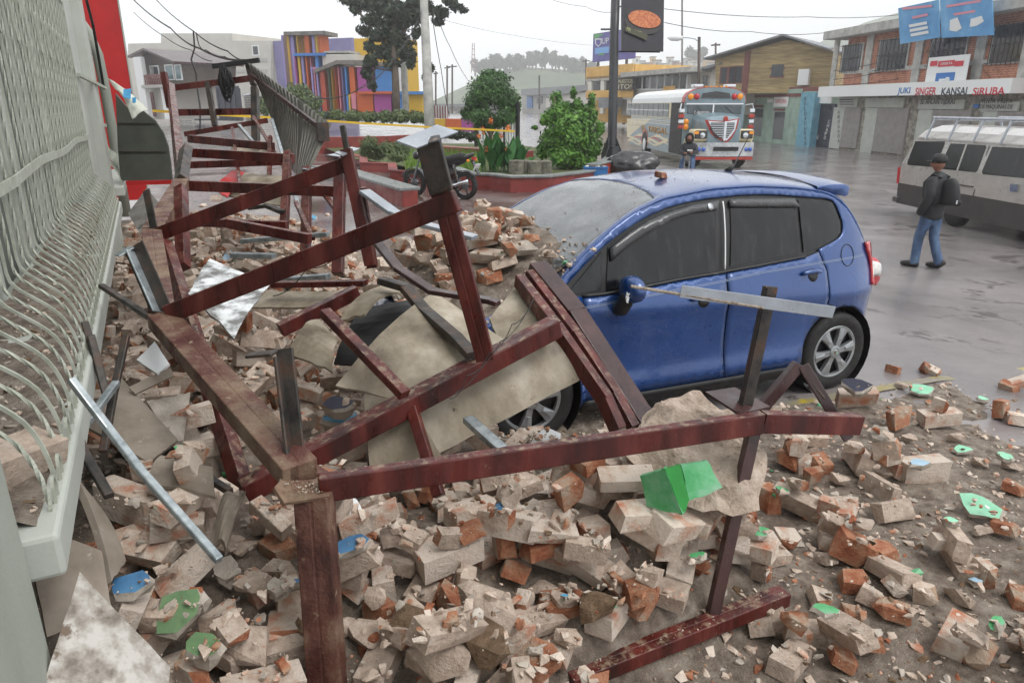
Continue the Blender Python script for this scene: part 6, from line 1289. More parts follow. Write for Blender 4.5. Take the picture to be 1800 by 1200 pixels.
for k, (x, y, w) in enumerate(((908, 300, .22), (924, 300, .13), (940, 301, .2), (958, 301, .2))):
    mb = MB(); rq = random.Random(k); mb.lathe([(w * 1.02, 0), (w, .1), (w * .97, .28), (w, .36), (w * .9, .37)], 14, Matrix.Translation(P(x, y + 6, 19.6 + .1 * (k % 2)))); tag(mb.build('stone_stump', m_stump, bevel=.02), ('leftmost', 'narrow second', 'third', 'rightmost')[k] + ' grey concrete stump standing in a row on the planter', 'stump', 'concrete stumps on the planter')
# ------------------------------------------------------------------ poles, wires, lamp
def polepx(name, label, cat, pts, r, m, group=None): return tag(MB().tube([P(*p) for p in pts], r, 14).build(name, m, smooth=True), label, cat, group)
polepx('concrete_pole', 'tall round concrete lamp pole in front of the dark tree', 'pole', [(757, 262, 25), (752, 150, 25), (745, 0, 25), (743, -60, 25)], [.19, .17, .14, .13], m_conc)
polepx('concrete_pole', 'shorter grey concrete pole standing beside the tree trunk', 'pole', [(714, 205, 36), (710, 120, 36), (706, 60, 36)], .17, m_conc)
polepx('utility_pole', 'leaning concrete utility pole in front of the brick shop', 'pole', [(1792, 250, 30), (1782, 190, 30), (1768, 60, 30), (1756, -40, 30)], [.19, .18, .16, .15], m_conc)
ul = thing('street_lamp', 'dark steel street lamp pole with curved arm above the timber house', 'street lamp', P(1228, 185, 42)); MB().tube([P(1228, 185, 42), P(1229, 66, 42)], .09, 10).build('pole', m_dark, ul, smooth=True); MB().tube([P(1228, 74, 42), P(1222, 69, 42), P(1212, 67, 42), P(1194, 66, 42)], .035, 6).build('arm', m_galv, ul); MB().lathe([(.02, -.5), (.16, -.3), (.18, .1), (.1, .4)], 10, Matrix.Translation(P(1188, 67, 42)) @ Matrix.Rotation(-YAW, 4, 'Z') @ Matrix.Rotation(R(90), 4, 'Y')).build('lamp_head', m_white, ul, smooth=True)
for k, (lb, x, y0, y1, d, w) in enumerate((('thin far utility pole with crossarm above the pale building', 441, 64, 112, 74, 5), ('far utility pole with crossarm left of the round bush', 795, 114, 200, 80, 8), ('far double utility pole behind the concrete lamp pole', 786, 116, 200, 84, 5), ('utility pole with crossarm beside the timber house roof', 1258, 76, 142, 58, 8), ('far utility pole beside the billboard', 1030, 104, 190, 90, 7), ('lone far utility pole on the road right of the round bush', 948, 133, 192, 90, 0), ('thin mast behind the shop sign pole', 1199, 0, 120, 120, 0), ('far slim pole left of the tall lamp pole', 766, 126, 200, 70, 4))):
    u = thing('utility_pole', lb, 'pole', P(x, y1, d)); MB().tube([P(x, y1, d), P(x, y0, d)], .10 * d / 74, 6).build('shaft', m_dark, u)
    if w: MB().beam(P(x - w, y0 + 4, d), P(x + w, y0 + 3, d), .1, .12).build('crossarm', m_dark, u)
tw = thing('radio_mast', 'red and white lattice radio mast far away in the haze', 'mast', P(832, 130, 260)); 
for s_ in (-1, 1): MB().beam(P(832 + s_ * 3.5, 128, 260), P(832 + s_ * 1.5, 76, 260), .25, .25).build('leg', m_rust, tw)
for k in range(9): y = 80 + k * 5; MB().beam(P(829.5, y, 260), P(834.5, y + 3, 260), .2, .2).build('lattice_brace', m_rust if k % 2 else m_white, tw)
def wire(label, pts, r=.012, sag=0.0, name='overhead_wire', group='overhead wires'):
    p = [P(*a) for a in pts]; out = []
    for a, b in zip(p, p[1:]):
        for k in range(10): t = k / 10; out.append(a.lerp(b, t) - Vector((0, 0, sag * 4 * t * (1 - t))))
    return tag(MB().tube(out + [p[-1]], r, 4).build(name, m_black), label, 'wire', group)
wire('bundle of black wires running down to the rear red frame', [(225, -10, 14), (300, 50, 12), (350, 85, 10.8), (430, 106, 9.6)], .014, .05)
wire('upper black wire from the red column to the rear frame', [(270, -5, 13), (340, 55, 11), (400, 90, 10), (435, 106, 9.6)], .010, .04)
wire('thin wire dropping from the bundle past the pale building', [(340, 56, 11), (342, 85, 10.9), (336, 105, 10.8), (345, 130, 10.6), (346, 150, 10.5), (352, 190, 10), (352, 232, 9.6)], .012, 0)
wire('twisted wire strand beside the dropping wire', [(345, 58, 11), (350, 80, 10.9), (362, 88, 10.6), (395, 100, 10), (428, 106, 9.6)], .008, .03)
wire('thin loose wire crossing left of the bundle', [(235, 22, 13), (290, 65, 12), (335, 88, 11), (372, 108, 10)], .007, .03)
wire('pale cable swooping from the concrete pole down to the hedge', [(745, 10, 25), (700, 90, 24), (640, 150, 23), (560, 172, 22), (520, 168, 20)], .012, .15)
for _k, _a in enumerate(([(940, 520, 3.1), (900, 570, 2.95), (860, 620, 2.9), (800, 690, 2.85)], [(935, 530, 3.1), (880, 600, 2.92), (820, 660, 2.85), (790, 700, 2.84)], [(480, 520, 3.5), (540, 470, 3.4), (600, 440, 3.3), (690, 400, 3.2)])): wire(('thin loose wire over the curved beige board, upper', 'thin loose wire over the curved beige board, lower', 'thin slack wire above the middle rubble')[_k], _a, .0022, .03, 'loose_wire', 'loose wires')
wire('second pale cable beside the swooping cable at the tree', [(742, 18, 25), (695, 100, 24.2), (635, 155, 23.2), (548, 172, 22)], .010, .15)
for k, (lb, a) in enumerate((('highest thin wire across the sky right of the black pole', [(1168, 16, 30), (1420, 30, 38), (1600, 24, 36), (1810, -8, 30)]), ('second sky wire reaching the brick shop banner', [(1168, 40, 30), (1320, 56, 38), (1450, 58, 40), (1640, 34, 34), (1810, 2, 30)]), ('wire in front of the blue banners sloping to the leaning pole', [(1465, 125, 36), (1600, 92, 33), (1762, 28, 30)]), ('lower wire across the brick shop windows', [(1465, 140, 36), (1600, 112, 33), (1765, 48, 30)]), ('lowest wire across the shop front above the fascia', [(1465, 150, 36), (1620, 130, 33), (1772, 95, 30)]), ('long sky wire left of the black pole', [(960, -4, 60), (1030, 12, 50), (1074, 22, 40)]), ('thin sky wire over the distant hill', [(760, 30, 60), (900, 62, 80), (1040, 80, 90)]), ('guy wire from the tall lamp pole to the road, left strand', [(757, 10, 25), (775, 120, 28), (790, 205, 30)]), ('guy wire from the tall lamp pole, right strand', [(763, 10, 25), (790, 80, 32), (822, 140, 40)]))):
    wire(lb, a, .014, .12)
tp = thing('warning_tape', 'yellow warning tape stretched from the rear frame past the planter', 'tape', P(600, 215, 16)); m_tape = mat('tape_yellow', [C('c7a012'), C('d9b526')], 3, .4)
pts = [P(*a) for a in ((268, 195, 14), (340, 199, 14), (440, 205, 15), (520, 209, 16), (640, 217, 17), (760, 224, 18), (850, 228, 18.6), (905, 231, 19))]
mb = MB()
for i, p in enumerate(pts): mb.v += [(p.x, p.y, p.z - .024), (p.x, p.y, p.z + .024)]
for i in range(len(pts) - 1): mb.f.append((2 * i, 2 * i + 2, 2 * i + 3, 2 * i + 1)); mb.m.append(0)
o = mb.build('strip', m_tape, tp); o.modifiers.new('t', 'SOLIDIFY').thickness = .004
# ------------------------------------------------------------------ vegetation
def leaves(mb, c, rad, n, size, rq, droop=0.0, shell=.55, asp=.5):
    for _ in range(n):
        while True:
            d = Vector((rq.gauss(0, 1), rq.gauss(0, 1), rq.gauss(0, 1)))
            if d.length > .1: break
        d.normalize(); k = (shell + (1 - shell) * rq.random()) * (.85 + .3 * mnoise.noise(d * 2.2 + Vector(c)))
        p = Vector(c) + Vector((d.x * rad[0], d.y * rad[1], d.z * rad[2])) * k
        nrm = (d + Vector((rq.gauss(0, .6), rq.gauss(0, .6), rq.gauss(0, .6) + .3))).normalized(); a = nrm.cross(Vector((rq.random(), rq.random(), rq.random() - .5))).normalized()
        if droop: a = (a * (1 - droop) + Vector((0, 0, -1)) * droop).normalized()
        b = nrm.cross(a).normalized(); s = size * rq.uniform(.6, 1.3); q = len(mb.v)
        mb.v += [tuple(p - a * s), tuple(p + b * s * asp), tuple(p + a * s), tuple(p - b * s * asp)]; mb.f.append((q, q + 1, q + 2, q + 3)); mb.m.append(0)
def leaf_mat(name, cols, sc=1.5):
    m = mat(name, cols, sc, .5, .7, contrast=(.3, .7)); return m
m_lf1 = leaf_mat('leaf_dark', [C('141f14'), C('22301c'), C('33442a')]); m_lf2 = leaf_mat('leaf_mid', [C('1f3a16'), C('335a20'), C('4d7a2c')], 2.5); m_lf3 = leaf_mat('leaf_bright', [C('2a4a14'), C('4a7820'), C('6f9c34')], 3); m_lf4 = leaf_mat('leaf_grey', [C('3a4a2c'), C('56683c'), C('6c7a4c')], 3)
m_bark = mat('bark', [C('3f362e'), C('5a4e44')], 8, .9, bump=.6, bscale=20, streak=.3)
def plant(name, label, cat, clumps, d, n, size, m, trunk=None, seed=1, droop=0.0, depthr=1.0, group=None, asp=.5, shell=.5):
    """clumps: (px, py, rx_px, ry_px[, depth offset])"""
    rq = random.Random(seed); k = d / FPX; base = P(clumps[0][0], max(c[1] + c[3] for c in clumps), d); th = thing(name, label, cat, base, 0, group); mb = MB(); tot = sum(c[2] * c[3] for c in clumps)
    for c in clumps:
        p = P(c[0], c[1], d + (c[4] if len(c) > 4 else rq.uniform(-.3, .3) * depthr)); leaves(mb, p, (c[2] * k, (c[2] + c[3]) / 2 * k * depthr, c[3] * k), max(20, int(n * c[2] * c[3] / tot)), size, rq, droop, shell, asp)
    mb.build('foliage', m, th, fix=False)
    if trunk:
        t = MB()
        for pts, r in trunk: t.tube([P(x, y, d) for x, y in pts], r, 8)
        t.build('trunk', m_bark, th, smooth=True)
    return th
TC = [(640, 8, 30, 12), (615, 2, 24, 10), (672, 10, 40, 20), (700, 20, 40, 22), (655, 35, 25, 14), (690, 45, 34, 18), (725, 30, 26, 18), (665, 62, 26, 14), (700, 72, 34, 18), (640, 55, 16, 12), (678, 92, 30, 16), (715, 95, 22, 16), (650, 82, 14, 14), (652, 108, 16, 14), (690, 112, 20, 12), (722, 112, 12, 12), (645, 128, 14, 16), (655, 148, 10, 14), (748, 15, 22, 10), (775, 22, 20, 12), (800, 12, 16, 9), (815, 18, 12, 6), (770, 38, 14, 9), (735, 55, 14, 8), (758, 120, 6, 10), (747, 135, 6, 8), (730, 60, 10, 12), (625, 18, 14, 10), (735, 5, 30, 12), (790, 2, 20, 8)]
plant('pine_tree', 'tall dark drooping conifer tree in front of the striped building', 'tree', TC, 34, 15000, .12, m_lf1, [([(697, 205), (696, 160), (694, 120), (690, 60), (700, 0)], [.2, .19, .17, .15, .1]), ([(692, 90), (720, 40), (770, 20)], .06), ([(692, 100), (660, 60), (630, 20)], .06), ([(690, 125), (660, 120), (650, 145)], .04), ([(690, 60), (660, 30), (645, 5)], .05)], 2, .35, .8, shell=.15)
RB = [(860, 160, 48, 38), (835, 180, 26, 20), (890, 175, 28, 28), (870, 140, 36, 22), (845, 205, 34, 18), (890, 205, 26, 20), (862, 215, 40, 18), (820, 200, 14, 14), (905, 185, 14, 22), (858, 132, 20, 12)]
plant('round_bush', 'rounded clipped green tree behind the flowering plants', 'bush', RB, 25, 15000, .055, m_lf2, [([(862, 280), (862, 230), (855, 190)], [.08, .07, .04]), ([(862, 240), (885, 200)], .04), ([(862, 240), (840, 200)], .04)], 3, 0, .9, shell=.35)
LB_ = [(1005, 235, 50, 45), (985, 200, 36, 25), (1030, 205, 28, 25), (1000, 275, 48, 25), (1040, 255, 24, 35), (970, 245, 26, 30), (978, 172, 14, 14), (1008, 165, 7, 12), (1040, 178, 6, 18), (960, 210, 14, 14), (1030, 285, 26, 18), (955, 265, 18, 18), (1055, 225, 10, 16), (940, 225, 8, 5), (1015, 185, 12, 14), (995, 190, 20, 14)]
plant('leafy_bush', 'large bushy bright green shrub beside the black pole', 'bush', LB_, 21, 15000, .06, m_lf3, [([(1005, 305), (1003, 250), (995, 190)], [.06, .05, .02]), ([(1005, 300), (1030, 230), (1040, 170)], .02), ([(1000, 300), (975, 220), (975, 170)], .02)], 4, 0, .9, asp=.6, shell=.3)
plant('hedge', 'low green hedge along the top of the dark red planter wall', 'hedge', [(560, 205, 18, 12), (590, 203, 20, 12), (620, 205, 22, 13), (650, 206, 22, 12), (680, 205, 22, 14), (705, 205, 20, 15), (730, 206, 18, 14), (745, 208, 14, 12)], 29, 7000, .06, m_lf4, None, 5, 0, .8)
plant('shrub', 'grey-green bushy shrub rising left of the hedge behind the corrugated sheet', 'shrub', [(525, 165, 30, 22), (500, 180, 20, 20), (550, 180, 20, 16), (465, 185, 18, 22), (530, 190, 40, 12)], 34, 4500, .08, m_lf4, None, 6, 0, .8)
plant('shrub', 'dark green shrub cluster in the stepped planter behind the bench', 'shrub', [(650, 255, 20, 18), (680, 262, 22, 16), (705, 262, 20, 18), (660, 270, 26, 14), (700, 275, 24, 12), (640, 268, 10, 10)], 20, 6500, .035, m_lf4, None, 7, 0, .9)
plant('shrub', 'small dark shrub behind the tilted cap plate', 'shrub', [(800, 236, 30, 10), (830, 240, 16, 10), (775, 235, 20, 8)], 24, 2500, .045, m_lf1, None, 8, 0, .9)
gsd = MB(); rq = random.Random(9)
for k in range(2600):
    p = G(rq.uniform(715, 845), rq.uniform(282, 322), .0); p.z = .25; h = rq.uniform(.12, .38); a = rq.uniform(0, 6.28); e = Vector((math.cos(a), math.sin(a), 0)) * .02; b = Vector((rq.uniform(-.12, .12), rq.uniform(-.12, .12), h)); q = len(gsd.v); gsd.v += [tuple(p - e), tuple(p + e), tuple(p + b)]; gsd.f.append((q, q + 1, q + 2)); gsd.m.append(0)
tag(gsd.build('grass', leaf_mat('grass_bright', [C('4a6a20'), C('6a8a30'), C('86a040')], 3), fix=False), 'tall bright grass in the planter behind the motorcycle', 'grass', kind='stuff')
cn = thing('canna_plant', 'broad-leaved flowering canna clump with orange blooms in the planter', 'plant', P(880, 306, 20.3)); m_can = leaf_mat('canna_leaf', [C('1c4a1c'), C('2c6628'), C('447c38')], 2); rq = random.Random(12)
for k in range(58):
    x = rq.gauss(880, 24); b0 = P(x, 304 + rq.uniform(-3, 3), 20.3 + rq.uniform(-.5, .5)); Lh = rq.uniform(.45, 1.25) * (1 - .3 * abs(x - 880) / 60); an = rq.uniform(0, 6.28); le = Vector((math.cos(an), math.sin(an), 0)); mb = MB(); n = 6; w = rq.uniform(.10, .17); ln_ = rq.uniform(.1, .35)
    sd_ = Vector((-le.y, le.x, 0))
    for i in range(n + 1):
        t = i / n; c = b0 + Vector((0, 0, Lh * t)) + le * (ln_ * t * t) ; ww = w * math.sin(math.pi * min(1, max(.03, (t - .25) / .75 * .97 + .03))) if t > .25 else .012
        mb.v += [tuple(c - sd_ * ww + Vector((0, 0, .02))), tuple(c), tuple(c + sd_ * ww + Vector((0, 0, .02)))]
    for i in range(n):
        for j in (0, 1): a = 3 * i + j; mb.f.append((a, a + 1, a + 4, a + 3)); mb.m.append(0)
    mb.build('leaf', m_can, cn, smooth=True, fix=False)
m_bloom = mat('bloom_orange', [C('c8562a'), C('dd8a3a')], 9, .6)
for x, y in ((863, 213), (850, 232), (848, 227), (868, 243), (880, 238), (857, 263), (893, 226), (842, 240), (888, 264)):
    mb = MB(); leaves(mb, P(x, y, 20.1), (.08, .08, .1), 26, .05, rq); mb.build('bloom', m_bloom, cn, fix=False); MB().tube([P(x, y + 4, 20.1), P(x + 4, 300, 20.3)], .008, 4).build('stem', m_can, cn)
# ------------------------------------------------------------------ far hill with trees, hillside houses
def hill(name, pts, d, m, dep=60):
    mb = MB(); top_ = [P(x, y, d) for x, y in pts]; n = len(top_)
    mb.v = [tuple(p) for p in top_] + [(p.x - HEAD.x * dep * .6, p.y - HEAD.y * dep * .6, -1) for p in top_] + [(p.x + HEAD.x * dep, p.y + HEAD.y * dep, -1) for p in top_]
    for i in range(n - 1): mb.f += [(i, i + 1, n + i + 1, n + i), (i + 1, i, 2 * n + i, 2 * n + i + 1)]; mb.m += [0, 0]
    return tag(mb.build(name, m, smooth=True, fix=False), kind='structure')
m_hill = mat('hill_green', [C('3a4a34'), C('4c5c40'), C('66724f')], .05, .95)
hill('hill', [(640, 195), (760, 178), (820, 150), (860, 128), (920, 118), (980, 122), (1040, 124), (1100, 128), (1160, 118), (1230, 112), (1300, 108), (1400, 120)], 330, m_hill, 120)
hill('hill', [(1350, 130), (1450, 70), (1520, 40), (1600, 16), (1700, -10), (1900, -50)], 420, m_hill, 150)
hill('hill', [(-200, 190), (100, 172), (300, 165), (500, 172), (700, 186)], 500, m_hill, 150)
rq = random.Random(31)
for k in range(26):
    x = 838 + k * 8.2 + rq.uniform(-3, 3); y = 122 - 16 * math.exp(-((x - 945) / 75) ** 2) + rq.uniform(-5, 4) - (2 if x < 880 else 0)
    plant('hill_tree', 'hazy far tree %d%s along the distant hilltop from the left' % (k + 1, 'stndrdth'[2 * min(k, 3):2 * min(k, 3) + 2]) if k not in (20, 21, 22) else 'hazy far tree %d%s along the distant hilltop from the left' % (k + 1, ('st', 'nd', 'rd')[k - 20]), 'tree', [(x, y, rq.uniform(6, 10), rq.uniform(8, 15)), (x + rq.uniform(-4, 4), y - rq.uniform(4, 12), 5, 7)], 325, 260, 1.0, m_lf1, [([(x, y + 20), (x, y)], .4)], 100 + k, 0, 1, 'trees on the distant hilltop')
for k, (x, y) in enumerate(((1212, 92), (1235, 92), (1220, 98), (1130, 118))):
    plant('hill_tree', ('round hazy tree on the far hillside above the bus', 'bigger round hazy tree right of it on the far hillside', 'low hazy tree below the round trees on the far hillside', 'hazy tree beside the billboard posts')[k], 'tree', [(x, y, 9, 10)], 310, 300, 1.0, m_lf1, None, 150 + k, 0, 1)
hc = [(m_cream, 'cream'), (m_pale, 'pale grey'), (m_rust, 'maroon'), (m_ochre, 'ochre'), (m_greyw, 'grey')]
for k in range(16):
    x = 1120 + k * 9.5 + rq.uniform(-3, 3); y = 104 + (k % 3) * 5 + rq.uniform(-2, 2); d = 300 - (k % 3) * 10; c, cn_ = hc[k % 5]; p = P(x, y + 5, d); w = rq.uniform(2, 3.2)
    h = thing('hillside_house', '%s tiny %s house from the left on the hazy far hillside' % (('leftmost', 'second', 'third', 'fourth', 'fifth', 'sixth', 'seventh', 'eighth', 'ninth', 'tenth', 'eleventh', 'twelfth', 'thirteenth', 'fourteenth', 'fifteenth', 'rightmost')[k], cn_), 'house', p, -YAW + rq.uniform(-.4, .4), 'houses on the far hillside'); MB().bb(-w / 2, w / 2, -1.5, 1.5, -3, 1.4).build('wall', c, h, local=True); MB().bb(-w / 2 - .3, w / 2 + .3, -1.8, 1.8, 1.4, 1.8).build('roof', m_tin if k % 2 else m_rust, h, local=True); MB().bb(-.5, .3, -1.53, -1.501, -.4, .7).build('window', m_glass, h, local=True)
# ------------------------------------------------------------------ painted bus
back = (HEAD * 9.6 - _Rt * .57).normalized(); O = G(1195, 291, -.25)
bus = thing('painted_bus', 'ornately painted grey and cream school-type bus facing the camera', 'bus', O, math.atan2(back.y, back.x) - math.pi / 2); L = Loc(bus)
cbx = lambda x, y: (1050 + x / 4.445, 80 + y / 4.445)
def sd_(x, y): p = L.at(*cbx(x, y), 0, 0); return p.y, p.z              # on the near side (x = 0)
def fr(x, y, d): p = L.at(*cbx(x, y), 1, d); return p.x, p.z
m_bgrey = mat('bus_grey_blue', [C('6a7e86'), C('7f939b')], 3, .3, .45, coat=.3); m_bcream = mat('bus_cream', [C('cdc09a'), C('ddd1ae')], 3, .35, .5, coat=.3); m_bred = mat('bus_red', [C('9c2a20'), C('b03a2a')], 3, .35); m_bwhite = mat('bus_white', [C('cfd2d2'), C('e0e2e2')], 3, .35)
m_amber = mat('lamp_amber', C('d8861a'), 3, .2, emit=.25); m_lred = mat('lamp_red', C('b3202a'), 3, .2); m_blue2 = mat('lamp_blue', C('3a5fb5'), 3, .2); m_bglass = mat('bus_glass', [C('3a4448'), C('566166')], 1.5, .06, .15)
Wb = 2.42; LY = 9.4
zbot = sd_(400, 805)[1]; zbelt = sd_(560, 568)[1]; zwt = sd_(560, 448)[1]; zroof = zwt + .55
MB().bb(0, Wb, 0, LY, zbot, zbelt).build('lower_body', m_bgrey, bus, local=True, bevel=.03)
for k in range(4): z = zbelt - .06 - k * .07; MB().bb(-.012, -.001, .35, LY - .02, z - .012, z + .012).build('rub_rail', m_bwhite if k % 2 else m_bcream, bus, local=True)
def poly_side(nm, m, pts, t=.012):
    q = [sd_(x, y) for x, y in pts]; return MB().prism(q, lambda a, b, c: (c, a, b), -t, -.002).build(nm, m, bus, local=True)
poly_side('cream_panel', m_bcream, [(232, 625), (345, 625), (262, 700), (232, 720)], .004); poly_side('cream_panel', m_bcream, [(232, 572), (420, 572), (372, 620), (232, 622)], .004)
def ribbon(pts, w, m, t):
    q = [sd_(x, y) for x, y in pts]; mb = MB()
    for a, b in q: mb.v += [(-t, a, b - w / 2), (-t, a, b + w / 2)]
    for i in range(len(q) - 1): mb.f.append((2 * i, 2 * i + 2, 2 * i + 3, 2 * i + 1)); mb.m.append(0)
    return mb.build('painted_scroll', m, bus, local=True)
for k in range(4):
    ribbon([(240 + t * 15.7, 705 + k * 16 + 14 * math.sin(t * .75 + k * 1.3) + t * 1.0) for t in range(21)], .07 if k % 2 else .12, m_bred if k == 1 else m_bcream, .006 + k * .002)
p0 = sd_(345, 668); p1 = sd_(552, 640); o = text('lettering', 'EL TRIGAL', m_tgold, bus, (-.015, p0[0], p0[1]), abs(p1[0] - p0[0]), .27, rot=(math.pi / 2, 0, -math.pi / 2), bold=.02)
wy = [sd_(x, 500)[0] for x in (237, 265, 297, 330, 365, 400, 440, 480, 520, 562)]
MB().bb(0, Wb, 0, LY, zbelt, zwt).build('window_band', m_bcream, bus, local=True)
for a, b in zip(wy, wy[1:]):
    w = MB().bb(-.02, -.001, b + .05, a - .05, zbelt + .04, zwt - .02).build('side_window', m_bglass, bus, local=True); MB().bb(-.03, -.0205, b + .05, a - .05, (zbelt + zwt) / 2 - .02, (zbelt + zwt) / 2 + .02).build('window_rail', m_bwhite, w, local=True)
prof = [(0, 0), (.03, .2), (.14, .36), (.4, .48), (.8, .545), (1.21, .56), (1.62, .545), (2.02, .48), (2.28, .36), (2.39, .2), (2.42, 0)]
rf_ = MB(); rf_.v = [(a, y, zwt + b - s) for y, s in ((0.0, 0), (LY, .0)) for a, b in prof]; n = len(prof); rf_.f = [(i, i + 1, n + i + 1, n + i) for i in range(n - 1)] + [tuple(range(n)), tuple(reversed(range(n, 2 * n)))]; rf_.m = [0] * len(rf_.f); rf_.build('roof', m_bwhite, bus, local=True, bevel=.04)
cap_ = MB(); cap_.v = [(a + (a - 1.21) * .02, y, zwt + b * 1.04) for y in (-.06, .35) for a, b in prof]; cap_.f = [(i, i + 1, n + i + 1, n + i) for i in range(n - 1)]; cap_.m = [0] * (n - 1); o = cap_.build('roof_front_band', m_bred, bus, local=True); o.modifiers.new('t', 'SOLIDIFY').thickness = .05
fc_ = MB().prism([(a, zwt + b) for a, b in prof], lambda a, b, t: (a, t, b), -.07, -.03); fc_.build('front_cap', m_bgrey, bus, local=True)
MB().prism([(.62, zwt + .16), (.68, zwt + .34), (1.21, zwt + .42), (1.74, zwt + .34), (1.80, zwt + .16)], lambda a, b, t: (a, t, b), -.1, -.071).build('destination_box', m_blackgloss, bus, local=True)
for x, m in ((.22, m_amber), (.46, m_lred), (1.95, m_lred), (2.18, m_amber)): MB().lathe([(.005, .05), (.10, .04), (.12, 0)], 14, Matrix.Translation((x, -.071, zwt + .22)) @ Matrix.Rotation(R(90), 4, 'X')).build('warning_lamp', m, bus, local=True, smooth=True)
for k in range(5): MB().box((.8 + k * .2, -.05, zwt + .585), (.09, .08, .05)).build('marker_lamp', m_amber, bus, local=True)
for x in (.55, 1.85): MB().bb(x - .2, x + .2, .1, .5, zwt + .56, zwt + .68).build('roof_horn', m_chrome, bus, local=True, bevel=.03)
# windscreen
zh = fr(880, 545, -.05)[1]
MB().bb(.0, Wb, -.05, -.002, zbot, zwt).build('front_wall', m_bgrey, bus, local=True)
for a, b in ((.12, 1.12), (1.18, 2.28)):
    w = MB().bb(a, b, -.075, -.051, zh + .05, zwt - .08).build('windscreen', m_bglass, bus, local=True, bevel=.02); MB().tube([((a + b) / 2 + .2, -.09, zh + .08), ((a + b) / 2 - .15, -.09, zh + .35)], .012, 5).build('wiper', m_black, w, local=True)
MB().bb(.06, 2.34, -.085, -.0505, zwt - .075, zwt - .02).build('sun_visor', m_chrome, bus, local=True)
MB().bb(1.12, 1.18, -.085, -.0505, zh + .02, zwt - .08).build('screen_pillar', m_chrome, bus, local=True)
a, b = fr(755, 535, -.1), fr(875, 512, -.1); pl_ = MB().bb(a[0] - .03, b[0] + .03, -.09, -.0755, a[1] - .02, b[1] + .02).build('plate_card', m_tblk, bus, local=True); text('lettering', 'C-860BNN', m_white, pl_, (a[0], -.093, a[1]), b[0] - a[0], b[1] - a[1])
# bonnet, wings, grille, bumper
YF = -1.35; zg1 = fr(980, 560, YF)[1]; zg0 = fr(1005, 770, YF)[1]
hd = MB(); secs = [(0.0, .35, 2.07, zh + .12), (-.6, .40, 2.02, zh + .02), (-1.1, .48, 1.94, zg1 + .05), (YF, .58, 1.84, zg1 - .12)]
for y, a, b, z in secs: hd.v += [(a, y, zbot + .1), (a, y, z - .25), (a + .12, y, z - .06), ((a + b) / 2, y, z), (b - .12, y, z - .06), (b, y, z - .25), (b, y, zbot + .1)]
for i in range(3):
    for k in range(6): q = 7 * i + k; hd.f.append((q, q + 1, q + 8, q + 7)); hd.m.append(0)
hd.f.append(tuple(range(21, 28))); hd.m.append(0); hd.build('bonnet', m_bgrey, bus, local=True, bevel=.05)
gpts = [fr(*p, YF - .03) for p in ((865, 590), (985, 600), (1095, 578), (1075, 660), (1045, 705), (1008, 745), (950, 715), (905, 672))]
MB().prism([(x, z) for x, z in [((x - 1.22) * 1.18 + 1.22, z + (.04 if z > (zg0 + zg1) / 2 else -.08)) for x, z in gpts]], lambda a, b, t: (a, t, b), YF - .02, YF + .02).build('grille_surround', m_bred, bus, local=True)
gr_ = MB().prism(gpts, lambda a, b, t: (a, t, b), YF - .05, YF - .021).build('grille', m_chrome, bus, local=True)
gx0, gx1 = min(p[0] for p in gpts), max(p[0] for p in gpts); gzt, gzb = max(p[1] for p in gpts), min(p[1] for p in gpts)
for k in range(9):
    z = gzt - .14 - k * (gzt - gzb - .2) / 9; sh = max(0, (gzt - z - .35) / (gzt - gzb)) * .55
    for a, b in ((gx0 + .1 + sh, 1.16), (1.28, gx1 - .1 - sh)):
        if b - a > .08: MB().bb(a, b, YF - .056, YF - .0505, z - .022, z + .022).build('grille_slot', m_black, gr_, local=True)
MB().bb(1.18, 1.26, YF - .08, YF - .051, gzb, gzt - .02).build('grille_spine', m_chrome, gr_, local=True); MB().lathe([(.005, .06), (.09, .05), (.1, 0)], 14, Matrix.Translation((1.22, YF - .03, gzt + .02)) @ Matrix.Rotation(R(90), 4, 'X')).build('badge', m_bred, bus, local=True)
zh0 = fr(800, 730, YF + .1)[1]; zh1 = fr(800, 660, YF + .1)[1]
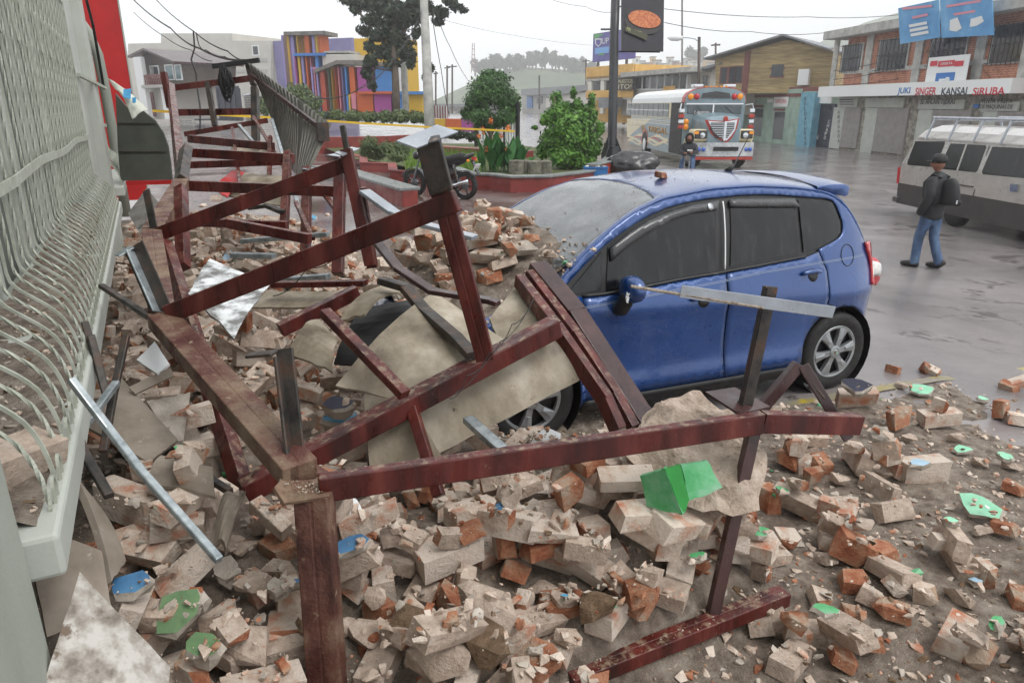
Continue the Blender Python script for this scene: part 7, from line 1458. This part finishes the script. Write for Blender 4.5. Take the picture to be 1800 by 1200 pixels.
for s, (xa, xb) in ((-1, (.02, .62)), (1, (1.80, 2.40))):
    wv = MB(); 
    for i in range(9):
        a_ = math.pi * i / 8; y = -.72 + .62 * math.cos(a_); z = zbot + .08 + .62 * math.sin(a_) + .12; wv.v += [(xa, y, z), (xb, y, z - .0)]
    for i in range(8): wv.f.append((2 * i, 2 * i + 2, 2 * i + 3, 2 * i + 1)); wv.m.append(0)
    o = wv.build('wing', m_bcream, bus, local=True, smooth=True); o.modifiers.new('t', 'SOLIDIFY').thickness = .08
    MB().bb(xa, xb, YF + .02, -.75, zh0 - .1, zh1 + .02).build('wing_front', m_bcream, bus, local=True, bevel=.08)
    h = MB().bb(xa + .08, xb - .05, YF - .01, YF + .06, zh0, zh1 - .02).build('headlamp', m_blackgloss, bus, local=True, bevel=.03)
    MB().lathe([(.005, .06), (.10, .05), (.11, 0)], 14, Matrix.Translation(((xa + xb) / 2 + .06 * s * -1, YF - .011, (zh0 + zh1) / 2 - .03)) @ Matrix.Rotation(R(90), 4, 'X')).build('lamp_lens', m_chrome, h, local=True); MB().box(((xa + xb) / 2 + s * .17, YF - .03, zh1 - .1), (.16, .04, .1)).build('indicator', m_amber, h, local=True)
    MB().lathe([(.2, .12), (.44, .15), (.50, .06), (.50, -.1), (.2, -.15)], 22, Matrix.Translation(((xa + xb) / 2 , -.72, .50)) @ Matrix.Rotation(R(90), 4, 'Y')).build('wheel', m_rubber, bus, local=True, smooth=True)
    MB().tube([(xa if s < 0 else xb, -.1, zwt - .1), ((xa if s < 0 else xb) + s * .22, -.3, zwt - .05), ((xa if s < 0 else xb) + s * .26, -.35, zwt - .25)], .025, 6).build('mirror_arm', m_chrome, bus, local=True)
    for k in range(4): MB().box(((xa if s < 0 else xb) + s * .20, -.35, zwt - .30 - k * .2), (.22, .1, .14)).build('mirror', m_bred if k % 2 else m_chrome, bus, local=True, bevel=.02)
for k in range(2): MB().lathe([(.005, .05), (.10, .04), (.115, 0)], 14, Matrix.Translation((.10, -.08, zh - .25 - k * .2)) @ Matrix.Rotation(R(90), 4, 'X')).build('turn_lamp', m_amber, bus, local=True, smooth=True)
zb1 = fr(980, 760, YF - .3)[1]; zb0 = fr(980, 868, YF - .3)[1]
bm_ = MB(); bpf = [(-.02, YF + .25), (.05, YF - .12), (.5, YF - .28), (1.21, YF - .32), (1.92, YF - .28), (2.37, YF - .12), (2.44, YF + .25)]
for x, y in bpf: bm_.v += [(x, y, zb0), (x, y, zb1)]
for i in range(6): bm_.f.append((2 * i, 2 * i + 2, 2 * i + 3, 2 * i + 1)); bm_.m.append(0)
m_bump = mat('bus_bumper_silver', [C('a9acae'), C('c9cccd')], 3, .2, .35, metal=.35)
o = bm_.build('bumper', m_bump, bus, local=True); s = o.modifiers.new('t', 'SOLIDIFY'); s.thickness = .1
for x in (.22, .40, 2.03, 2.2): MB().lathe([(.005, .05), (.07, .04), (.08, 0)], 12, Matrix.Translation((x, YF - .23, (zb0 + zb1) / 2)) @ Matrix.Rotation(R(90), 4, 'X')).build('fog_lamp', m_blue2, bus, local=True, smooth=True)
MB().bb(.75, 1.7, YF - .36, YF - .33, (zb0 + zb1) / 2 - .05, (zb0 + zb1) / 2 + .1).build('bumper_slot', m_black, bus, local=True); MB().bb(.1, 2.3, YF - .3, YF + .2, zb0 - .12, zb0 - .02).build('bumper_lip', m_bred, bus, local=True)
dy0, dy1 = sd_(612, 600)[0], sd_(575, 600)[0]; MB().bb(-.03, -.003, min(dy0, .05), dy1, zbot + .05, zwt).build('open_door', m_black, bus, local=True)
ry = sd_(365, 850)[0]
for x in (.12, Wb - .12): MB().lathe([(.2, .12), (.44, .15), (.50, .06), (.50, -.1), (.2, -.15)], 24, Matrix.Translation((x, ry, .5)) @ Matrix.Rotation(R(-90 if x < 1 else 90), 4, 'Y')).build('wheel', m_rubber, bus, local=True, smooth=True)
MB().lathe([(.005, .19), (.22, .17), (.30, .15)], 18, Matrix.Translation((.12, ry, .5)) @ Matrix.Rotation(R(-90), 4, 'Y')).build('wheel_disc', m_bwhite, bus, local=True, smooth=True)
wa = MB()
for i in range(13): a_ = math.pi * i / 12; wa.v += [(-.015, ry + .58 * math.cos(a_), .5 + .62 * math.sin(a_)), (-.015, ry + .70 * math.cos(a_), .5 + .74 * math.sin(a_))]
for i in range(12): wa.f.append((2 * i, 2 * i + 2, 2 * i + 3, 2 * i + 1)); wa.m.append(0)
wa.build('wheel_arch_trim', m_bred, bus, local=True); MB().prism([(ry + .58 * math.cos(math.pi * i / 12), .5 + .62 * math.sin(math.pi * i / 12)) for i in range(13)], lambda a, b, t: (t, a, b), -.010, -.003).build('wheel_opening', m_black, bus, local=True)

# ------------------------------------------------------------------ silver minibus
vo = G(1662, 396, -.25); vd = ray(800, 185); vd = -Vector((vd.x, vd.y, 0)).normalized()
van = thing('minibus', 'silver and dark grey minibus with roof rack, at the right edge', 'van', vo, math.atan2(vd.y, vd.x)); L = Loc(van)
m_vs = mat('van_silver', [C('a5a19c'), C('b5b1ac')], 3, .25, .35, metal=.2, coat=.6); m_vd = mat('van_charcoal', [C('302e2d'), C('3e3b39')], 3, .35, .5, coat=.3)
c6 = lambda x, y: L.at(1350 + x / 3.529, 180 + y / 3.529, 1, 0)
z_split = c6(1100, 548).z; z_bot = c6(1300, 735).z; z_gut = c6(1100, 232).z; z_win1 = c6(1200, 262).z; z_win0 = c6(1200, 425).z; x_rear = c6(800, 560).x; z_top = z_gut + .30
def vsec(x0, x1):
    return [(0.0, z_bot), (-.02, z_split), (-.0, z_win0), (.10, z_gut), (.22, z_gut + .14), (.55, z_gut + .25), (.9, z_gut + .27), (1.25, z_gut + .25), (1.58, z_gut + .14), (1.7, z_gut), (1.8, z_win0), (1.82, z_split), (1.8, z_bot)]
sec = vsec(0, 0); n = len(sec); vb = MB(); xs_ = [(x_rear + .06, .10), (x_rear + .0, .0), (x_rear + 3.2, 0), (x_rear + 4.4, 0), (x_rear + 5.0, .5)]
xl = [x_rear, x_rear + .02, x_rear + 3.3, x_rear + 4.2, x_rear + 5.0]
for k, x in enumerate(xl):
    for y, z in sec:
        dx = (.34 * ((z - z_win0) / (z_top - z_win0)) if (k <= 1 and z > z_win0) else 0); 
        if k == 4: z = min(z, z_split + .35)
        vb.v.append((x + dx, y, z))
for k in range(len(xl) - 1):
    for i in range(n - 1): vb.f.append((k * n + i, k * n + i + 1, k * n + n + i + 1, k * n + n + i)); vb.m.append(1 if i in (0, n - 2) else 0)
vb.f += [tuple(range(n)), tuple(reversed(range((len(xl) - 1) * n, len(xl) * n)))]; vb.m += [0, 0]
vb.build('body', [m_vs, m_vd], van, local=True, bevel=.04)
def yw(z): return .10 * (z - z_win0) / (z_gut - z_win0) if z > z_win0 else -.02 * min(1, (z_win0 - z) / (z_win0 - z_split))
def vpan(nm, m, pts, o=.008, th=.01, parent=None):
    q = [c6(*p) for p in pts]; v = [(p.x, yw(p.z) - o, p.z) for p in q]; mm = len(v); return MB().add(v + [(a, b + th, c) for a, b, c in v], [tuple(range(mm)), tuple(reversed(range(mm, 2 * mm)))] + [((i + 1) % mm, i, mm + i, mm + (i + 1) % mm) for i in range(mm)]).build(nm, m, parent or van, local=True)
for pts in ([(892, 242), (1070, 243), (1072, 258), (1042, 395), (1030, 402), (868, 388), (864, 372)], [(1108, 255), (1322, 266), (1328, 280), (1298, 425), (1288, 434), (1072, 412), (1066, 398)], [(1366, 275), (1640, 288), (1630, 475), (1336, 446), (1326, 432)]):
    w = vpan('side_window', m_cgl, pts, .006, .004)
vpan('window_post', m_vs, [(1203, 258), (1213, 259), (1180, 426), (1170, 425)], .011, .004); vpan('door_seam', m_vd, [(1345, 270), (1350, 270), (1280, 590), (1274, 590)], .012, .003); vpan('door_seam', m_vd, [(1100, 495), (1280, 520), (1280, 527), (1100, 502)], .026, .02)
vpan('tail_lamp', m_tail, [(812, 405), (824, 400), (818, 500), (806, 505)], .02, .02); vpan('gutter', m_vs, [(905, 212), (1700, 270), (1700, 280), (905, 222)], .03, .03); vpan('door_handle', m_chrome, [(1515, 505), (1562, 508), (1558, 555), (1512, 550)], .03, .02)
rk_z = z_top + .06; rx0, rx1 = c6(985, 120).x, c6(1800, 120).x + 1.5
for y in (.18, 1.62): MB().tube([(x_rear + .55, y, rk_z + .05), (x_rear + 3.6, y, rk_z + .05)], .028, 8).build('roof_rack_rail', m_plate, van, local=True)
for k in range(5):
    x = x_rear + .62 + k * .72; MB().beam((x, .18, rk_z + .02), (x, 1.62, rk_z + .02), .04, .03).build('roof_rack_bar', m_plate, van, local=True)
    for y, yo in ((.18, .06), (1.62, 1.74)): MB().beam((x, y, rk_z + .06), (x - .03, yo, z_gut - .02), .05, .03).build('roof_rack_foot', m_plate, van, local=True)
for x in (0.35, 3.2):
    for y in (.1, 1.7): MB().lathe([(.1, .08), (.27, .1), (.32, .05), (.32, -.08), (.1, -.1)], 20, Matrix.Translation((x - .35 + .12, y, .32)) @ Matrix.Rotation(R(90), 4, 'X')).build('wheel', m_rubber, van, local=True, smooth=True)
MB().bb(x_rear - .1, x_rear + .1, -.03, 1.83, z_bot + .02, z_bot + .14).build('rear_bumper', m_vd, van, local=True, bevel=.02)

# ------------------------------------------------------------------ motorcycle
fa_, ra_ = G(730, 345), G(818, 351); mdv = (ra_ - fa_); wbm = mdv.length
mt = thing('motorcycle', 'black motorcycle parked on the wet plaza by the bench wall', 'motorcycle', fa_, math.atan2(mdv.y, mdv.x)); k_ = wbm / 1.32
m_mk = mat('motorcycle_black', [C('141416'), C('202124')], 6, .25, .4, coat=.5); m_mg = mat('motorcycle_grey', [C('6a6d70'), C('7f8285')], 6, .3, .45, metal=.4)
def S_(p): return Vector(p) * k_
def mp_(nm, mb, m, par=None, **kw): return mb.build(nm, m, par or mt, local=True, **kw)
for x in (0, 1.32):
    w = bpy.data.objects.new('wheel', None); col.objects.link(w); w.parent = mt; M = Matrix.Translation(S_((x, 0, .30))) @ Matrix.Rotation(R(90), 4, 'X') @ Matrix.Scale(k_, 4)
    wd = .045 if x == 0 else .06
    mp_('tyre', MB().lathe([(.22, wd * .8), (.26, wd), (.295, wd * .6), (.30, 0), (.295, -wd * .6), (.26, -wd), (.22, -wd * .8), (.22, wd * .8)], 32, M, cap=False), m_rubber, w, smooth=True)
    mp_('rim', MB().lathe([(.20, .03), (.222, .035), (.222, -.035), (.20, -.03), (.20, .03)], 28, M, cap=False), m_mk, w, smooth=True)
    mp_('hub', MB().lathe([(.04, .05), (.09, .03), (.09, -.03), (.04, -.05)], 16, M), m_mg, w)
    for k in range(5):
        a = k * 2 * math.pi / 5; mp_('spoke', MB().beam(M @ Vector((.05 * math.cos(a), .05 * math.sin(a), 0)), M @ Vector((.21 * math.cos(a), .21 * math.sin(a), 0)), .03 * k_, .025 * k_), m_mk, w)
for y in (-.09, .09): mp_('fork_leg', MB().tube([S_((0, y, .30)), S_((.24, y, .88))], .022, 8), m_mg)
fd = MB()
for i in range(9): a = R(20 + i * 17); fd.v += [tuple(S_((-.34 * math.cos(a), -.06, .30 + .34 * math.sin(a)))), tuple(S_((-.34 * math.cos(a), .06, .30 + .34 * math.sin(a))))]
for i in range(8): fd.f.append((2 * i, 2 * i + 2, 2 * i + 3, 2 * i + 1)); fd.m.append(0)
o = mp_('front_mudguard', fd, m_mg, smooth=True); o.modifiers.new('t', 'SOLIDIFY').thickness = .012
mp_('headlamp', MB().lathe([(.02, -.08), (.09, -.04), (.10, .04), (.085, .07)], 16, Matrix.Translation(S_((.10, 0, .90))) @ Matrix.Rotation(R(-90), 4, 'Y')), m_mk, smooth=True); mp_('lamp_lens', MB().lathe([(.005, .085), (.08, .07)], 16, Matrix.Translation(S_((.10, 0, .90))) @ Matrix.Rotation(R(-90), 4, 'Y'), cap=False), m_chrome)
mp_('handlebar', MB().tube([S_((.42, -.36, 1.04)), S_((.30, -.25, 1.05)), S_((.25, -.08, .96)), S_((.25, .08, .96)), S_((.30, .25, 1.05)), S_((.42, .36, 1.04))], .014, 8), m_mk)
for y in (-.3, .3): mp_('mirror', MB().tube([S_((.30, y * .85, 1.05)), S_((.26, y, 1.2)), S_((.22, y * 1.15, 1.22)), S_((.22, y * 1.35, 1.22))], [.008, .008, .045, .04], 8), m_mk)
tk = MB(); 
tk.lathe([(.02, -.30), (.10, -.26), (.15, -.1), (.155, .05), (.11, .22), (.06, .28)], 16, Matrix.Translation(S_((.52, 0, .80))) @ Matrix.Rotation(R(82), 4, 'Y') @ Matrix.Diagonal((.9, .85, 1, 1))); mp_('fuel_tank', tk, m_mk, smooth=True)
mp_('seat', MB().tube([S_((.74, 0, .79)), S_((.88, 0, .80)), S_((1.08, 0, .85)), S_((1.26, 0, .90)), S_((1.36, 0, .93))], [.09, .12, .12, .10, .04], 10), m_rubber, smooth=True)
mp_('tail_cowl', MB().tube([S_((.95, 0, .72)), S_((1.25, 0, .83)), S_((1.55, 0, .98))], [.09, .09, .03], 8), m_mk, smooth=True)
mp_('frame', MB().tube([S_((.26, 0, .85)), S_((.42, 0, .45)), S_((.60, 0, .28)), S_((.90, 0, .32)), S_((.95, 0, .72)), S_((.35, 0, .80))], .025, 8), m_mk)
mp_('engine', MB().box(S_((.62, 0, .42)), S_((.34, .26, .24))).box(S_((.56, 0, .58)), S_((.18, .2, .2)), Matrix.Rotation(.25, 3, 'Y')), m_mg, bevel=.03)
mp_('swing_arm', MB().beam(S_((.85, -.1, .36)), S_((1.32, -.1, .30)), .03, .05).beam(S_((.85, .1, .36)), S_((1.32, .1, .30)), .03, .05), m_mg)
mp_('shock_absorber', MB().tube([S_((1.24, -.12, .34)), S_((1.12, -.12, .74))], .03, 8), m_chrome); mp_('exhaust', MB().tube([S_((.60, -.12, .34)), S_((.9, -.15, .28)), S_((1.2, -.16, .32)), S_((1.5, -.16, .42))], [.02, .03, .05, .045], 10), m_chrome, smooth=True)
mp_('side_cover', MB().box(S_((.86, 0, .60)), S_((.24, .24, .18)), Matrix.Rotation(-.2, 3, 'Y')), m_mk, bevel=.03)
rm = MB()
for i in range(7): a = R(35 + i * 18); rm.v += [tuple(S_((1.32 - .33 * math.cos(a), -.07, .30 + .33 * math.sin(a)))), tuple(S_((1.32 - .33 * math.cos(a), .07, .30 + .33 * math.sin(a))))]
for i in range(6): rm.f.append((2 * i, 2 * i + 2, 2 * i + 3, 2 * i + 1)); rm.m.append(0)
o = mp_('rear_mudguard', rm, m_mk, smooth=True); o.modifiers.new('t', 'SOLIDIFY').thickness = .012
mp_('number_plate', MB().box(S_((1.62, 0, .70)), S_((.015, .2, .15)), Matrix.Rotation(.5, 3, 'Y')), m_white); mp_('plate_holder', MB().beam(S_((1.5, 0, .86)), S_((1.68, 0, .55)), .12, .02), m_mk); mp_('tail_lamp', MB().box(S_((1.56, 0, .88)), S_((.06, .1, .06))), m_tail)
for y in (-.16, .16): mp_('indicator', MB().lathe([(.005, .03), (.03, .01), (.03, -.02)], 10, Matrix.Translation(S_((1.50, y, .84))) @ Matrix.Rotation(R(90), 4, 'X')), m_amber)
mp_('kick_stand', MB().tube([S_((.75, -.1, .28)), S_((.70, -.24, .01))], .014, 6), m_mk)

# ------------------------------------------------------------------ people
m_skin = mat('skin', [C('7a5040'), C('8a5e4a')], 6, .6); m_jack = mat('jacket_charcoal', [C('1a1b1d'), C('2a2b2e')], 9, .6, .8, bump=.3, bscale=16, dist=.01); m_jean = mat('denim', [C('2d3f56'), C('43587a'), C('57708c')], 7, .8, bump=.3, bscale=18, streak=.5, dist=.01); m_shoe = mat('shoe_dark', C('1c1a19'), 5, .6); m_pack = mat('backpack_black', [C('121315'), C('1f2023')], 9, .6, bump=.2, bscale=25)
def skin(name, V, E, m, parent, root=0, sub=2):
    """V: (x,y,z,rx,ry); grown with a skin modifier"""
    me = bpy.data.meshes.new(name); me.from_pydata([v[:3] for v in V], E, []); me.materials.append(m); o = mobj(name, me, parent); sk_ = o.modifiers.new('skin', 'SKIN'); sk_.use_smooth_shade = True
    for i, d in enumerate(me.skin_vertices[0].data): d.radius = (V[i][3], V[i][4]); d.use_root = i == root
    s = o.modifiers.new('sub', 'SUBSURF'); s.levels = sub; s.render_levels = sub; return o
def head(par, c, r, m, turn=0.0, hairm=None):
    bm = bmesh.new(); bmesh.ops.create_icosphere(bm, subdivisions=3, radius=r)
    for v in bm.verts:
        n = v.co.normalized(); f = Vector((math.cos(turn), math.sin(turn), 0)); k = n.dot(f); v.co.z *= 1.25
        if k > .55: v.co += f * r * .10 * math.exp(-((n.z + .05) / .25) ** 2) * max(0, (k - .55) / .45) ** 2 * 3
        if n.z < -.3: v.co.x *= .82; v.co.y *= .82
    me = bpy.data.meshes.new('head'); bm.to_mesh(me); bm.free(); me.materials.append(m); o = mobj('head', me, par, smooth=True); o.location = c; return o
wp = G(1621, 470, -.25); wdir = (HEAD * .85 - _Rt * .5).normalized(); pr = thing('person', 'person in dark jacket, cap and jeans walking across the wet road', 'person', wp, math.atan2(wdir.y, wdir.x))
# local x = walking direction, y = left; about 1.6 m tall
B_ = [(0, 0, .86, .13, .10), (0, 0, 1.08, .12, .10), (0.01, 0, 1.27, .13, .11), (.02, 0, 1.36, .06, .06), (.03, 0, 1.45, .05, .05), (0, .16, 1.29, .06, .06), (-.06, .21, 1.06, .045, .045), (.06, .20, .86, .032, .032), (.10, .19, .78, .03, .02), (0, -.16, 1.29, .06, .06), (-.05, -.21, 1.06, .045, .045), (.08, -.19, .88, .032, .032), (.12, -.17, .82, .03, .02),
      (.02, .085, .80, .085, .085), (.09, .085, .46, .058, .058), (.09, .085, .10, .04, .04), (.17, .085, .04, .035, .03), (-.02, -.09, .80, .085, .085), (-.04, -.09, .46, .058, .058), (-.19, -.08, .12, .04, .04), (-.13, -.08, .04, .035, .03)]
E_ = [(0, 1), (1, 2), (2, 3), (3, 4), (2, 5), (5, 6), (6, 7), (7, 8), (2, 9), (9, 10), (10, 11), (11, 12), (0, 13), (13, 14), (14, 15), (15, 16), (0, 17), (17, 18), (18, 19), (19, 20)]
skin('body', [(x, y * .9, z, rx * .68, ry * .68) for x, y, z, rx, ry in B_], E_, m_skin, pr); head(pr, (.04, 0, 1.50), .088, m_skin, .5)
skin('jacket', [(x, y * .92, z, rx * .86, ry * .86) for x, y, z, rx, ry in [(0, 0, .70, .19, .21), (0, 0, .80, .18, .205), (0, 0, .95, .16, .195), (0, 0, 1.10, .15, .20), (0.0, 0, 1.25, .14, .20), (.02, 0, 1.35, .085, .10), (.025, 0, 1.41, .07, .075), (0, .17, 1.25, .11, .10), (-.05, .23, 1.08, .09, .09), (.0, .235, .96, .08, .08), (.06, .21, .84, .07, .07), (.09, .20, .78, .06, .06), (0, -.17, 1.25, .11, .10), (-.04, -.23, 1.08, .09, .09), (.0, -.235, .96, .08, .08), (.07, -.20, .84, .07, .07), (.10, -.19, .78, .06, .06)]], [(0, 1), (1, 2), (2, 3), (3, 4), (4, 5), (5, 6), (4, 7), (7, 8), (8, 9), (9, 10), (10, 11), (4, 12), (12, 13), (13, 14), (14, 15), (15, 16)], m_jack, pr, 3)
skin('jeans', [(x, y * .9, z, rx * .84, ry * .84) for x, y, z, rx, ry in [(0, 0, .98, .13, .15), (0, 0, .84, .14, .165), (.03, .085, .68, .105, .10), (.09, .085, .46, .088, .085), (.09, .085, .24, .08, .08), (.09, .085, .08, .08, .08), (.09, .085, .03, .085, .085), (-.03, -.085, .68, .105, .10), (-.04, -.085, .46, .088, .085), (-.12, -.08, .25, .08, .08), (-.19, -.08, .10, .08, .08), (-.205, -.08, .06, .082, .082)]], [(0, 1), (1, 2), (2, 3), (3, 4), (4, 5), (5, 6), (1, 7), (7, 8), (8, 9), (9, 10), (10, 11)], m_jean, pr, 1)
for a, y, z, t in ((.14, .085, .045, 0), (-.15, -.08, .055, .25)): MB().tube([(a - .11, y, z + t * .25), (a - .03, y, z), (a + .07, y, z - .005), (a + .14, y, z - .01)], [.04, .05, .048, .03], 10).build('shoe', m_shoe, pr, local=True, smooth=True)
cp_ = MB(); cp_.lathe([(.10, -.01), (.105, .03), (.095, .075), (.06, .11), (.005, .12)], 18, Matrix.Translation((.035, 0, 1.53))); tq = Vector((math.cos(.5), math.sin(.5), 0)); cc = Vector((.035, 0, 1.535)); n2 = Vector((-tq.y, tq.x, 0))
cp_.add([cc + tq * .08 - n2 * .075, cc + tq * .17 - n2 * .05 - Vector((0, 0, .012)), cc + tq * .17 + n2 * .05 - Vector((0, 0, .012)), cc + tq * .08 + n2 * .075] + [v + Vector((0, 0, .012)) for v in (cc + tq * .08 - n2 * .075, cc + tq * .17 - n2 * .05 - Vector((0, 0, .012)), cc + tq * .17 + n2 * .05 - Vector((0, 0, .012)), cc + tq * .08 + n2 * .075)], [(0, 1, 2, 3), (7, 6, 5, 4), (1, 0, 4, 5), (2, 1, 5, 6), (3, 2, 6, 7)]); cp_.build('cap', m_black, pr, local=True, smooth=True)
bk = thing('backpack', 'black backpack worn by the person walking on the wet road', 'backpack', wp, math.atan2(wdir.y, wdir.x))
skin('main_bag', [(-.20, 0, .92, .10, .15), (-.21, 0, 1.08, .105, .15), (-.18, 0, 1.24, .08, .125), (-.15, 0, 1.32, .04, .08)], [(0, 1), (1, 2), (2, 3)], m_pack, bk); skin('front_pocket', [(-.29, 0, .93, .045, .11), (-.30, 0, 1.06, .04, .11)], [(0, 1)], m_pack, bk)
for y in (-.1, .1): MB().tube([(-.10, y, 1.32), (.02, y * 1.1, 1.37), (.13, y * 1.1, 1.24), (.10, y * 1.2, 1.02), (-.1, y * 1.4, .92)], .018, 6).build('strap', m_pack, bk, local=True)
MB().box((-.335, .03, 1.0), (.012, .03, .05)).build('tag', m_white, bk, local=True)
# hooded rider on a small motorcycle
rp = P(1207, 318, 21.5); rp.z = -.25; hdn = (-HEAD * .95 - _Rt * .3).normalized(); hr = thing('person', 'person in black hooded jacket sitting on a motorbike before the bus', 'person', rp, math.atan2(hdn.y, hdn.x)); m_hood = mat('hoodie_black', [C('14161c'), C('22252c')], 9, .7, bump=.3, bscale=16, dist=.01)
skin('body', [(0, 0, .80, .13, .13), (.03, 0, 1.05, .12, .12), (.05, 0, 1.22, .05, .05), (.06, 0, 1.30, .045, .045), (.04, .17, 1.14, .055, .055), (.16, .22, .96, .045, .045), (.34, .10, .98, .035, .035), (.40, .05, .99, .03, .03), (.04, -.17, 1.14, .055, .055), (.16, -.22, .96, .045, .045), (.34, -.08, .95, .035, .035), (.40, -.03, .96, .03, .03), (.25, .14, .74, .08, .08), (.42, .16, .40, .055, .055), (.34, .16, .08, .045, .045), (.42, .16, .04, .04, .035), (.25, -.14, .74, .08, .08), (.42, -.16, .40, .055, .055), (.34, -.16, .08, .045, .045), (.42, -.16, .04, .04, .035)], [(0, 1), (1, 2), (2, 3), (1, 4), (4, 5), (5, 6), (6, 7), (1, 8), (8, 9), (9, 10), (10, 11), (0, 12), (12, 13), (13, 14), (14, 15), (0, 16), (16, 17), (17, 18), (18, 19)], m_skin, hr)
head(hr, (.07, 0, 1.36), .082, m_skin, 0)
skin('hooded_jacket', [(0, 0, .74, .19, .19), (.02, 0, .95, .18, .20), (.03, 0, 1.14, .14, .19), (.02, 0, 1.26, .10, .11), (.04, .18, 1.13, .085, .085), (.16, .24, .96, .075, .075), (.33, .11, .98, .06, .06), (.04, -.18, 1.13, .085, .085), (.16, -.24, .96, .075, .075), (.33, -.09, .95, .06, .06)], [(0, 1), (1, 2), (2, 3), (2, 4), (4, 5), (5, 6), (2, 7), (7, 8), (8, 9)], m_hood, hr)
hb = MB(); hb.lathe([(.10, .075), (.125, .05), (.135, 0), (.125, -.07), (.09, -.12), (.01, -.14)], 20, Matrix.Translation((.06, 0, 1.37)) @ Matrix.Rotation(R(80), 4, 'Y') @ Matrix.Diagonal((1.25, 1, 1, 1)), cap=False); o = hb.build('hood', m_hood, hr, local=True, smooth=True); o.modifiers.new('t', 'SOLIDIFY').thickness = .015
skin('trousers', [(0, 0, .78, .15, .15), (.25, .14, .74, .10, .10), (.42, .16, .40, .075, .075), (.34, .16, .12, .065, .065), (.25, -.14, .74, .10, .10), (.42, -.16, .40, .075, .075), (.34, -.16, .12, .065, .065)], [(0, 1), (1, 2), (2, 3), (0, 4), (4, 5), (5, 6)], m_jean, hr)
for y in (-.16, .16): MB().tube([(.30, y, .05), (.38, y, .045), (.50, y, .03)], [.045, .05, .03], 8).build('shoe', m_shoe, hr, local=True, smooth=True)
MB().bb(.30, .36, -.02, .12, 1.02, 1.06).build('sleeve_stripe', m_white, hr, local=True)
sb = thing('motorbike', 'small dark motorbike under the hooded rider before the bus', 'motorcycle', rp, math.atan2(hdn.y, hdn.x))
for x in (.62, -.62):
    M = Matrix.Translation((x, 0, .28)) @ Matrix.Rotation(R(90), 4, 'X'); MB().lathe([(.20, .035), (.27, .045), (.28, 0), (.27, -.045), (.20, -.035), (.2, .035)], 24, M, cap=False).build('wheel', m_rubber, sb, local=True, smooth=True); MB().lathe([(.03, .05), (.05, 0), (.03, -.05)], 10, M).build('hub', m_mg, sb, local=True)
    MB().beam((x, 0, .09), (x, 0, .47), .02, .03).beam((x - .19, 0, .28), (x + .19, 0, .28), .03, .02).build('wheel_spokes', m_mg, sb, local=True)
MB().tube([(.62, -.07, .28), (.44, -.07, .86)], .02, 6).tube([(.62, .07, .28), (.44, .07, .86)], .02, 6).build('fork', m_mg, sb, local=True); MB().tube([(.30, -.33, .95), (.40, -.1, .92), (.40, .1, .92), (.30, .33, .95)], .015, 6).build('handlebar', m_mk, sb, local=True)
MB().tube([(.36, 0, .66), (.15, 0, .68), (-.1, 0, .66), (-.45, 0, .70), (-.62, 0, .72)], [.08, .12, .09, .11, .05], 10).build('seat_and_tank', m_mk, sb, local=True, smooth=True); MB().box((.05, 0, .38), (.36, .24, .28)).build('engine', m_mg, sb, local=True, bevel=.03); MB().lathe([(.02, -.06), (.08, 0), (.08, .05)], 14, Matrix.Translation((.52, 0, .84)) @ Matrix.Rotation(R(90), 4, 'Y')).build('headlamp', m_chrome, sb, local=True)
# ------------------------------------------------------------------ haze (thin rain)
hz = MB().bb(-310, 660, -6, 660, -2.5, 98).build('haze', [], fix=True)
hm = bpy.data.materials.new('haze_air'); hm.use_nodes = True; hn = hm.node_tree.nodes; hn.clear(); ho_ = hn.new('ShaderNodeOutputMaterial'); hv_ = hn.new('ShaderNodeVolumePrincipled')
hv_.inputs['Color'].default_value = (1, 1, 1, 1); hv_.inputs['Density'].default_value = .0019; hv_.inputs['Anisotropy'].default_value = .75; hm.node_tree.links.new(hv_.outputs[0], ho_.inputs['Volume'])
hz.data.materials.clear(); hz.data.materials.append(hm); tag(hz, 'thin rainy haze filling the air over the street', 'haze', kind='stuff')
scn.cycles.volume_bounces = 6
scn.cycles.max_bounces = 12
# things that share a label: say which of them by its place
from collections import defaultdict
_by = defaultdict(list)
for o in bpy.data.objects:
    if o.parent is None and 'label' in o and o.get('group'): _by[o['label']].append(o)
for lb, L_ in _by.items():
    if 1 < len(L_) <= 4:
        L_.sort(key=lambda o: proj(o.matrix_world.translation if o.matrix_world.translation.length else o.location)[0])
        for o, w in zip(L_, {2: ('left-hand', 'right-hand'), 3: ('left-hand', 'central', 'right-hand'), 4: ('leftmost', 'inner left', 'inner right', 'rightmost')}[len(L_)]): o['label'] = w + ' ' + lb
